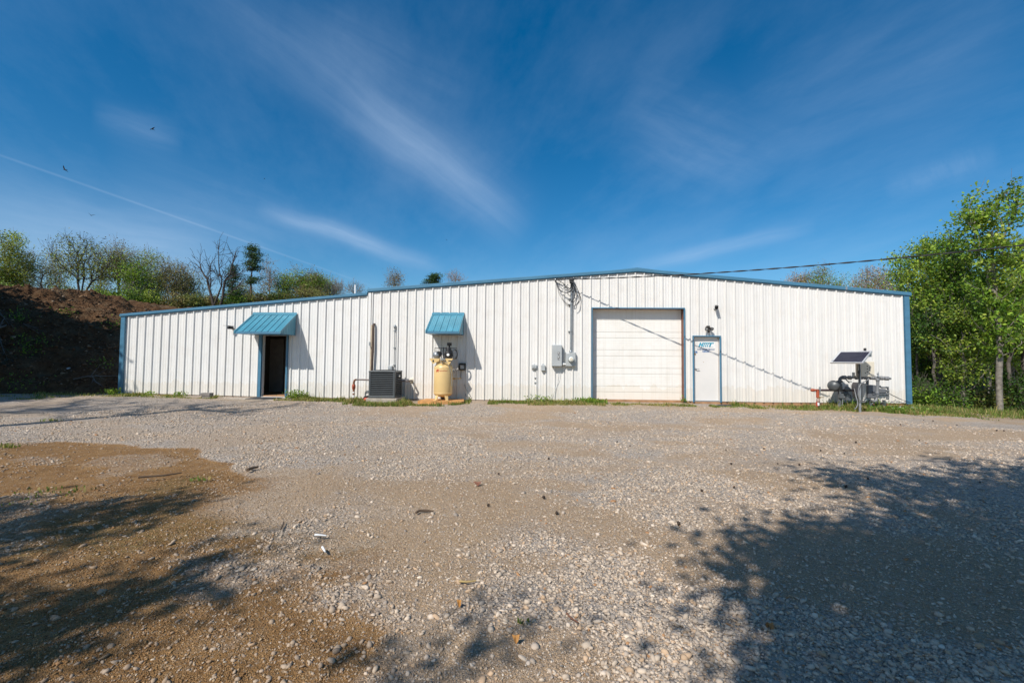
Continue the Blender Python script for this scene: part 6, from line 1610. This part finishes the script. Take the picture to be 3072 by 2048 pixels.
for a in [('dark leafy shrub against the right corner of the warehouse', 2762, 19.5, 1090, 44, 1222, 'deep'), ('dim shrub spreading low beside the corner', 2795, 18.8, 1120, 50, 1222, 'deep'), ('bright fresh green little shrub low in front of the wood', 2775, 18, 1135, 22, 1220, 'green'),
          ('mid-green shrub under the broad yellow-green tree', 2845, 18.6, 1110, 46, 1226, 'green'), ('dull shrub around the pale straight trunk', 2900, 19.5, 1120, 46, 1228, 'deep'), ('light green shrub left of the tallest trunk', 2945, 18.8, 1130, 40, 1232, 'olive'), ('olive shrub right of the tallest trunk', 3015, 18.4, 1110, 44, 1240, 'olive'), ('shrub at the right picture edge in the wood', 3062, 18, 1080, 50, 1244, 'deep')]:
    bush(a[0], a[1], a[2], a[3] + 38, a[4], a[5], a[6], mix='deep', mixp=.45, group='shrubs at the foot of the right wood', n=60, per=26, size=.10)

# trees outside the picture whose shadows fall into it (left bank top and behind the photographer)
def free_tree(label, x, y, prof, r0, n, per, size, tname, bark='dark', sig=.4, group='trees behind the photographer', zbase=None, tw=0, power=.5):
    SEED[0] += 1; rng = np.random.default_rng(SEED[0])
    g = ground_under(x, y) if zbase is None else zbase
    att = in_profile([(g + z, r) for z, r in prof], n, (x, y), rng, power)
    zt = g + max(p[0] for p in prof) * .85; m = 9
    tr = [[np.array([x + rng.normal(0, .04) * (i > 0), y + rng.normal(0, .04) * (i > 0), g - .2 + (zt - g) * i / m]) for i in range(m + 1)]]
    arr, tips, segs, par = skeleton(tr, att, r0, rng, step=.8, rmin=.012)
    lv = crown_leaves(arr, tips, par, per, sig, size, rng, tname)
    if tw: segs += twigs(arr, tips, par, tw, .6, rng, .010)
    return tree_obj('leafy_tree', label, (x, y, g), segs, lv, bark, group=group)
FREE_TREES = True
# ------------------------------------------------------------------ trees that only show as shadows
LXY = (0.5319, 0.8511)      # metres of ground shift per metre of height
def caster(label, sx, sy, h, prof, **kw):
    """tree whose crown at height h shades the ground point (sx, sy)"""
    return free_tree(label, sx - LXY[0] * h, sy - LXY[1] * h, prof, **kw)
for i, (x, lab) in enumerate([(-15.1, 'first dense tree on the left bank outside the picture, nearest the wall'), (-16.3, 'second dense tree on the left bank outside the picture'), (-17.6, 'third dense tree on the left bank outside the picture'), (-19.4, 'fourth dense tree on the left bank outside the picture'), (-21.5, 'fifth dense tree on the left bank outside the picture'), (-23.6, 'farthest dense tree on the left bank outside the picture')]):
    y = -4.4; zb_ = ground_under(x, y); top = 9.9 + .28 * (-14.3 - x) - zb_
    free_tree(lab, x, y, [(.6, 1.6), (top * .3, 2.2), (top * .7, 2.3), (top - .5, 2.1), (top, 1.4)], r0=.2, n=240, per=70, size=.38, tname='deep', sig=.42, group='trees on the left bank', power=.42)
def disc(h, r, t): return [(h - t, r * .5), (h - t * .4, r), (h + t * .3, r * .9), (h + t, r * .4)]
PHOTOSHADE = [
    # label, ground point shaded, height of crown centre, crown profile, limbs, leaves, leaf size
    ('big leafy tree behind the photographer shading the lower right', (11.2, -10.3), 7.6, disc(7.6, 2.1, 1.2), 130, 54, .18),
    ('leafy tree behind the photographer shading the right edge', (13.7, -9.2), 7.6, disc(7.6, 1.8, 1.1), 104, 44, .18),
    ('leafy tree behind the photographer shading the bottom right corner', (8.75, -11.95), 7.2, disc(7.2, 1.75, 1.0), 120, 52, .17),
    ('small leafy tree behind the photographer beside the corner one', (7.8, -13.1), 7.0, disc(7, .95, .7), 70, 50, .17),
    ('thin tree behind the photographer dappling the bottom centre', (5.15, -12.75), 7.0, disc(7, .40, .4), 8, 12, .13),
    ('open tree behind the photographer shading the lower left dirt', (1.25, -11.2), 7.0, disc(7, .75, .8), 36, 34, .13),
    ('open tree behind the photographer shading the left edge of the dirt', (-.3, -11.5), 7.4, disc(7.4, .85, .8), 44, 34, .14),
    ('thin tree behind the photographer shading the bottom left corner', (2.9, -12.45), 6.8, disc(6.8, .65, .8), 26, 28, .12),
    ('slim tree behind the photographer shading the bottom left dirt', (1.9, -13.0), 6.8, disc(6.8, .75, .9), 32, 30, .13),
    ('sparse tree left of the photographer shading the far gravel', (-7.0, -3.1), 12, disc(12, 2.4, .5), 40, 12, .2),
    ('sparse tall tree left of the photographer shading the far gravel strip', (-3.4, -2.7), 13, disc(13, 2.6, .4), 36, 11, .2),
    ('sparse bare tree left of the photographer beside the drive', (-9.5, -4.4), 12, disc(12, 2.6, .5), 46, 14, .2),
]
for lab, (sx_, sy_), h_, prof_, n_, per_, size_ in PHOTOSHADE:
    caster(lab, sx_, sy_, h_, prof_, r0=.16 if n_ > 20 else .03, n=n_, per=per_, size=size_, tname='green', sig=.30 if n_ > 100 else (.36 if per_ < 20 and n_ > 20 else .24), tw=2 if per_ < 20 else 0)

# ------------------------------------------------------------------ grass and weeds along the wall and the wood
rng = np.random.default_rng(77)
def blades(px_range, ywr, n, hgt, dry, name_acc, clump=1.0):
    x0, x1 = px_range
    cx = rng.uniform(x0, x1, n); yy = ywr[0] + (ywr[1] - ywr[0]) * rng.beta(1.5, 1.5, n)
    keep_ = fbm(cx * 1.9, yy * 3.2, 201, 4) + rng.normal(0, .05, n) > .60 - .13 * clump
    cx, yy = cx[keep_], yy[keep_]; m = len(cx)
    z = zg(cx, yy); h = hgt * .62 * rng.lognormal(0, .4, m) * (.35 + 1.3 * vnoise(cx * 2.5, yy * 2.5, 205) ** 1.5)
    a = rng.uniform(0, 6.283, m); bend = rng.uniform(.1, .8, m) * h; w_ = rng.uniform(.005, .011, m) * 1.2
    dx, dy = np.cos(a), np.sin(a)
    p0 = np.stack([cx - dy * w_, yy + dx * w_, z - .01], 1); p1 = np.stack([cx + dy * w_, yy - dx * w_, z - .01], 1)
    q0 = np.stack([cx + dx * bend * .35 - dy * w_ * .8, yy + dy * bend * .35 + dx * w_ * .8, z + h * .62], 1); q1 = np.stack([cx + dx * bend * .35 + dy * w_ * .8, yy + dy * bend * .35 - dx * w_ * .8, z + h * .62], 1)
    t0 = np.stack([cx + dx * bend, yy + dy * bend, z + h], 1); t1 = t0 + np.array([.001, 0, 0])
    v = np.stack([p0, p1, q1, q0, t1, t0], 1)
    isdry = rng.uniform(0, 1, m) < dry * (.4 + 1.2 * vnoise(cx * 1.4, yy * 1.4, 209))
    c = np.where(isdry[:, None], np.array([.40, .33, .12]), np.array([.17, .235, .045])) * rng.uniform(.7, 1.3, (m, 1))
    name_acc.append((v, c))
acc = []
wx = lambda px: W(px, 1200).x
blades((wx(355), wx(520)), (-.9, -.1), 3000, .10, .35, acc, .8)
blades((wx(500), wx(690)), (-.9, -.1), 2600, .10, .5, acc, .6)
blades((wx(865), wx(1085)), (-1.0, -.06), 6500, .10, .3, acc, 1.0)
blades((wx(870), wx(930)), (-.35, -.06), 900, .20, .1, acc, 1.2)
blades((wx(1085), wx(1260)), (-1.9, -.9), 7500, .12, .35, acc, 1.2)
blades((wx(1195), wx(1400)), (-1.7, -1.05), 4500, .09, .25, acc, 1.1)
blades((wx(1360), wx(1420)), (-1.1, -.2), 900, .10, .2, acc, .8)
blades((wx(1470), wx(1660)), (-1.1, -.08), 6500, .10, .25, acc, 1.2)
blades((wx(1560), wx(1800)), (-1.3, -.08), 7500, .11, .45, acc, 1.1)
blades((wx(1720), wx(1815)), (-.8, -.1), 3500, .11, .08, acc, 1.6)
blades((wx(1820), wx(2060)), (-1.1, -.5), 3000, .06, .5, acc, .7)
blades((wx(2100), wx(2260)), (-1.1, -.7), 4000, .09, .35, acc, 1.0)
blades((wx(2180), wx(2450)), (-1.2, -.1), 7500, .10, .45, acc, 1.0)
blades((wx(2450), wx(2600)), (-1.2, -.05), 7500, .13, .3, acc, 1.3)
blades((wx(2560), wx(2740)), (-1.5, -.3), 9000, .12, .12, acc, 1.6)
blades((wx(2600), wx(2820)), (-2.0, -.2), 9000, .10, .45, acc, 1.0)
blades((X1 + .2, X1 + 5), (-1.0, 3.2), 12000, .14, .35, acc, 1.1)
blades((X1 + 4, X1 + 12), (-2.0, 3.5), 12000, .16, .4, acc, 1.0)
blades((-12.5, X0), (-1.2, .6), 2600, .09, .5, acc, .5)
for px, py, r, n_, h in [(95, 1196, .6, 300, .08), (600, 1437, .12, 60, .03), (15, 1338, .25, 130, .07), (150, 1475, .4, 70, .03), (80, 1500, .25, 40, .03), (160, 1262, .25, 60, .05), (1575, 1868, .04, 12, .03)]:
    g = G(px, py); blades((g.x - r, g.x + r), (g.y - r * .6, g.y + r * .6), n_, h, .3, acc, 1.2)
v = np.concatenate([a for a, _ in acc]); c = np.concatenate([b for _, b in acc]); m = len(v)
fi = np.concatenate([np.array([0, 1, 2, 3])[None] + (np.arange(m) * 6)[:, None], np.array([3, 2, 4, 5])[None] + (np.arange(m) * 6)[:, None]])
me = npmesh('grass', v.reshape(-1, 3), fi, np.repeat(c, 6, 0)); o = bpy.data.objects.new('grass', me); COL.objects.link(o); me.materials.append(LEAF)
tag(o, 'short green and straw-coloured grass along the foot of the wall', 'grass', kind='stuff')
# broad leaved weeds and white clover heads
P, S_, Cc = [], [], []
for px, y_, r, n_, h in [(900, -.3, .35, 260, .28), (365, -.35, .25, 200, .22), (470, -.3, .2, 90, .16), (560, -.3, .2, 90, .16), (1610, -.25, .5, 120, .25), (2530, -.35, .6, 260, .26), (2640, -.9, .7, 1500, .13), (2050, -.08, .08, 40, .22), (2600, -.3, .5, 200, .3), (1760, -.4, .5, 600, .14)]:
    x = wx(px); xx = x + rng.normal(0, r * .5, n_); yy = y_ + rng.normal(0, r * .35, n_); yy = np.minimum(yy, -.03)
    P.append(np.stack([xx, yy, zg(xx, yy) + rng.uniform(.1, 1, n_) * h], 1)); S_.append(rng.uniform(.04, .085, n_)); Cc.append(tint('green', n_, rng) * .9)
v, f, c = leaf_mesh(np.concatenate(P), np.concatenate(S_), rng, np.concatenate(Cc))
me = npmesh('weeds', v, f, c); o = bpy.data.objects.new('weeds', me); COL.objects.link(o); me.materials.append(LEAF); tag(o, 'broad-leaved green weeds sprouting along the wall', 'weeds', kind='stuff')
P = []
for px, y_, r, n_, h in [(2560, -.3, .5, 70, .3), (2640, -.9, .8, 60, .15), (1610, -.3, .4, 20, .25)]:
    xx = wx(px) + rng.normal(0, r * .5, n_); yy = np.minimum(y_ + rng.normal(0, r * .3, n_), -.05); P.append(np.stack([xx, yy, zg(xx, yy) + rng.uniform(.5, 1.1, n_) * h], 1))
P = np.concatenate(P); v, f, c = leaf_mesh(P, np.full(len(P), .03), rng, np.full((len(P), 3), .62), aspect=1.0)
me = npmesh('clover_flowers', v, f, c); o = bpy.data.objects.new('clover_flowers', me); COL.objects.link(o); me.materials.append(LEAF); tag(o, 'tiny white flower heads in the grass by the gas meter', 'flowers', kind='stuff')

# ------------------------------------------------------------------ brush and litter on the bank
def on_bank(px, py):
    d = ray(px, py); best = None
    for t_ in np.arange(12, 32, .1):
        p = CAM + d * t_
        if ground_under(p.x, p.y) > p.z: return p
    return CAM + d * 17
def branch_pile(label, pts, rr, name='fallen_branch', col='grey', extra=0, seed=1):
    r_ = random.Random(seed)
    P = [on_bank(*p) + Vector((0, -.06, .06)) for p in pts]
    t = thing(name, label, 'branch', P[0], 'dead branches lying on the bank')
    mb = MB(); mb.tube(P, [rr * .6 * (1 - .7 * i / (len(P) - 1)) for i in range(len(P))], 6); obj('limb', mb, BARKD, t)
    for k in range(extra):
        i = r_.randrange(len(P) - 1); p = P[i].lerp(P[i + 1], r_.random()); d = (P[i + 1] - P[i]).normalized() + Vector((r_.gauss(0, .6), r_.gauss(0, .3), r_.gauss(.1, .5)))
        d.normalize(); L_ = r_.uniform(.3, .9); mb = MB(); mb.tube([p, p + d * L_ * .5 + Vector((0, 0, r_.uniform(-.05, .08))), p + d * L_], [rr * .26, rr * .2, rr * .1], 5); obj('twig', mb, BARKD, t)
BARKD = pbr('dead_wood', (.17, .15, .13), .9, var=.3, scale=8)
branch_pile('thick bluish-grey log end lying on the bank at the left picture edge', [(-20, 995), (20, 982), (52, 970)], .10, extra=4, seed=2)
branch_pile('long thin dead branch lying level at the bank foot by the corner', [(225, 1142), (265, 1133), (310, 1132), (362, 1131)], .05, extra=5, seed=3)
branch_pile('forked dead branch sloping down toward the wing corner', [(282, 1134), (292, 1150), (305, 1158), (314, 1166)], .035, extra=3, seed=4)
branch_pile('spray of thin dead sticks left of the bank middle', [(75, 975), (98, 990), (120, 1003)], .03, extra=9, seed=5)
branch_pile('tangle of dead stems at the left edge below the log', [(2, 1008), (10, 1040), (22, 1070), (28, 1085)], .03, extra=12, seed=6)
branch_pile('dead twigs above the log at the left edge', [(0, 935), (14, 955), (30, 975)], .025, extra=10, seed=7)
p = on_bank(212, 1106)
mb = MB(); mb.lathe(p + Vector((0, -.08, 0)), (.2, -.5, 1), [(-.05, .03), (-.02, .075), (.03, .07), (.05, .03)], 9, False); o = obj('white_rock', mb, pbr('pale_stone', (.50, .49, .47), .8, var=.2), loc=p); tag(o, 'pale white rock in the dark shade of the bank', 'rock')
BL = []
for px, py, r, n_ in [(62, 962, .35, 160), (75, 1030, .4, 120), (88, 1060, .3, 120), (208, 945, .3, 120), (355, 980, .35, 140), (320, 1100, .3, 90), (120, 1035, .4, 80), (50, 1160, .5, 120)]:
    p = on_bank(px, py); q = np.array(p)[None] + rng.normal(0, 1, (n_, 3)) * np.array([r, .15, r * .5]) + np.array([0, -.15, .12]); BL.append(q)
BL = np.concatenate(BL); v, f, c = leaf_mesh(BL, rng.uniform(.05, .10, len(BL)), rng, tint('green', len(BL), rng)); me = npmesh('bank_weeds', v, f, c); o = bpy.data.objects.new('bank_weeds', me); COL.objects.link(o); me.materials.append(LEAF); tag(o, 'scattered green weeds growing on the brown bank', 'weeds', kind='stuff')

# ------------------------------------------------------------------ litter on the yard
def stick(label, pts, r, mat, name='twig', cat='twig', group=None):
    P = [G(*q) + Vector((0, 0, r * 1.3 + .012)) for q in pts]
    mb = MB(); mb.tube(P, [r] + [r * .85] * (len(P) - 2) + [r * .6], 6); o = obj(name, mb, mat, loc=P[0]); return tag(o, label, cat, group)
TW = pbr('twig_brown', (.10, .065, .04), .9, var=.3)
stick('white plastic strip lying nearly level on the dirt, farther of two', [(944, 1612), (962, 1613), (979, 1614.5)], .010, M['white'], 'plastic_strip', 'litter')
stick('short white plastic strip standing tilted toward the camera, nearer of two', [(967, 1650), (971, 1657), (975, 1664)], .011, M['white'], 'plastic_strip', 'litter')
stick('long thin dark twig lying on the left dirt patch', [(415, 1438), (455, 1435), (495, 1432), (545, 1424)], .014, TW)
stick('curved dark twig on the gravel in the middle foreground', [(1248, 1546), (1258, 1539), (1275, 1539), (1300, 1541)], .013, TW)
stick('thick dark twig at the right end of the dirt patch', [(742, 1418), (756, 1412), (775, 1408)], .022, TW)
stick('straw-coloured twig on the tan patch at lower centre', [(1378, 1752), (1400, 1754), (1428, 1750)], .008, pbr('straw', (.42, .30, .12), .8))
stick('short upright-looking dark twig on the left gravel strip', [(842, 1594), (848, 1582), (851, 1571)], .008, TW)
stick('reddish twig lying in front of the gravel, right of centre', [(1700, 1848), (1712, 1862), (1735, 1876)], .006, pbr('red_twig', (.16, .07, .04), .9))
def dead_leaf(label, px, py, s, col):
    g = G(px, py); r_ = random.Random(px)
    pts = []
    for k in range(9):
        a = 2 * math.pi * k / 9; q = s * r_.uniform(.6, 1.1); pts.append((g.x + math.cos(a) * q, g.y + math.sin(a) * q * .7, g.z + .035 + .025 * math.sin(a * 2 + 1)))
    mb = MB(); c = Vector((g.x, g.y, g.z + .05)); mb.add([c] + pts, [(0, k + 1, (k + 1) % 9 + 1) for k in range(9)]); mb.add([p for p in [c - Vector((0, 0, .003))]] + [(a, b, d - .003) for a, b, d in pts], [(0, (k + 1) % 9 + 1, k + 1) for k in range(9)])
    o = obj('dead_leaf', mb, pbr('leaf_orange_%d' % px, col, .7, var=.3, scale=40), loc=g); tag(o, label, 'leaf')
dead_leaf('small orange dead leaf on the gravel left of centre foreground', 1377, 1823, .017, (.55, .24, .05))
dead_leaf('crumpled orange dead leaf nearest the bottom centre', 1547, 1932, .022, (.52, .25, .07))
dead_leaf('brown dead leaf on the right gravel under the tree shadow', 2310, 1894, .025, (.26, .14, .05))
dead_leaf('reddish dead leaf on the sandy gravel centre', 1432, 1457, .06, (.20, .08, .045))

SB = pbr('seed_ball_brown', (.045, .03, .02), .9, var=.4, scale=60)
sb_mesh = None
for k, (a, b) in enumerate([(2178, 1353), (2292, 1349), (2194, 1394), (2333, 1394), (2398, 1397), (2462, 1354), (2533, 1363), (2568, 1329), (2701, 1275), (2758, 1323), (2771, 1262), (2799, 1264), (2871, 1277), (2940, 1451), (2990, 1293), (3012, 1294), (2604, 1439), (2538, 1463), (2105, 1476), (2202, 1466), (2849, 1382), (1646, 1379), (1851, 1328), (1890, 1340), (1631, 1496), (1465, 1520), (1496, 1425), (2036, 1576), (1670, 1544)]):
    g = G(a, b)
    if sb_mesh is None:
        r3 = np.random.default_rng(5); vv = ICO_V * r3.uniform(.75, 1.3, (12, 1)) * .019; vv = np.concatenate([vv, ICO_V[:, [1, 2, 0]] * .016 * r3.uniform(.9, 1.3, (12, 1))]); ff = np.concatenate([ICO_F, ICO_F + 12])
        sb_mesh = npmesh('seed_ball', vv, ff); sb_mesh.materials.append(SB)
    o = bpy.data.objects.new('seed_ball', sb_mesh); COL.objects.link(o); o.location = g + Vector((0, 0, .022)); o.rotation_euler = (k * 1.3, k * .7, k * 2.1); o.scale = [.65 + .5 * ((k * 37) % 10) / 10] * 3
    tag(o, 'small dark brown seed ball lying on the gravel yard', 'seed ball', 'dark seed balls scattered over the gravel')

# ------------------------------------------------------------------ birds
def bird(label, px, py, depth, span, dih, yaw, roll):
    c = at(px, py, depth); t = thing('soaring_bird', label, 'bird', c, 'dark birds soaring over the left wood')
    m = Matrix.Rotation(yaw, 3, 'Z') @ Matrix.Rotation(roll, 3, 'Y')
    mb = MB(); s = span
    body = [(-.24, .01), (-.20, .03), (-.08, .055), (.06, .06), (.14, .04), (.19, .032), (.22, .012)]
    B2 = MB(); B2.lathe((0, 0, 0), (0, 1, 0), [(a * s * .9, r * s * .9) for a, r in body], 10)
    B2.add([(-.03 * s, -.18 * s, 0), (.03 * s, -.18 * s, 0), (.07 * s, -.34 * s, .005), (0, -.36 * s, .005), (-.07 * s, -.34 * s, .005)], [(0, 1, 2, 3, 4)])
    B2.v = [tuple(c + m @ Vector(v)) for v in B2.v]; obj('body', B2, M['birdm'], t)
    for sd in (-1, 1):
        wb = MB(); n = 7; vs = []
        for i in range(n):
            u = i / (n - 1); x = sd * (.04 + .46 * u) * s; ch = (.20 - .03 * u - .09 * u ** 4) * s; z = (dih * u * .5 + .03 * math.sin(u * 3)) * s; off = (.06 * math.sin(u * 2.2) - .07 * u * u) * s
            vs += [(x, off + ch * .45, z), (x, off - ch * .55, z), (x, off - ch * .3, z + .012 * s), (x, off + ch * .25, z + .015 * s)]
        fs = []
        for i in range(n - 1):
            a, b = i * 4, i * 4 + 4
            fs += [(a, b, b + 3, a + 3), (a + 3, b + 3, b + 2, a + 2), (a + 2, b + 2, b + 1, a + 1), (a + 1, b + 1, b, a)]
        for k in range(4):      # splayed finger feathers
            a0 = Vector(vs[-4]) .lerp(Vector(vs[-3]), k / 4); e = a0 + Vector((sd * (.10 - .015 * k) * s, (-.02 - .035 * k) * s, .03 * s)); wdt = Vector((0, .016 * s, 0))
            o0 = len(vs); vs += [tuple(a0 + wdt), tuple(a0 - wdt), tuple(e)]; fs.append((o0, o0 + 1, o0 + 2))
        wb.add(vs, fs); wb.v = [tuple(c + m @ Vector(v)) for v in wb.v]; obj('wing', wb, M['birdm'], t)
M['birdm'] = pbr('bird_dark', (.02, .017, .015), .8)
bird('highest of the dark birds, wings nearly level', 457, 388, 120, 1.75, .22, R_(160), R_(8))
bird('dark banking bird crossing the thin vapour trail', 194, 509, 110, 1.6, .45, R_(100), R_(35))
bird('small dark bird with raised wings below the vapour trail', 273, 646, 130, 1.6, .55, R_(200), R_(-18))
bird('faint gliding bird just above the left trees', 311, 716, 140, 1.9, .12, R_(185), R_(-8))
bird('tiny far bird speck high above the wing roof', 793, 537, 330, 1.7, .3, R_(150), R_(10))
bird('tiny far bird speck above the main roof left of the ridge', 1340, 720, 330, 1.7, .3, R_(220), R_(-10))
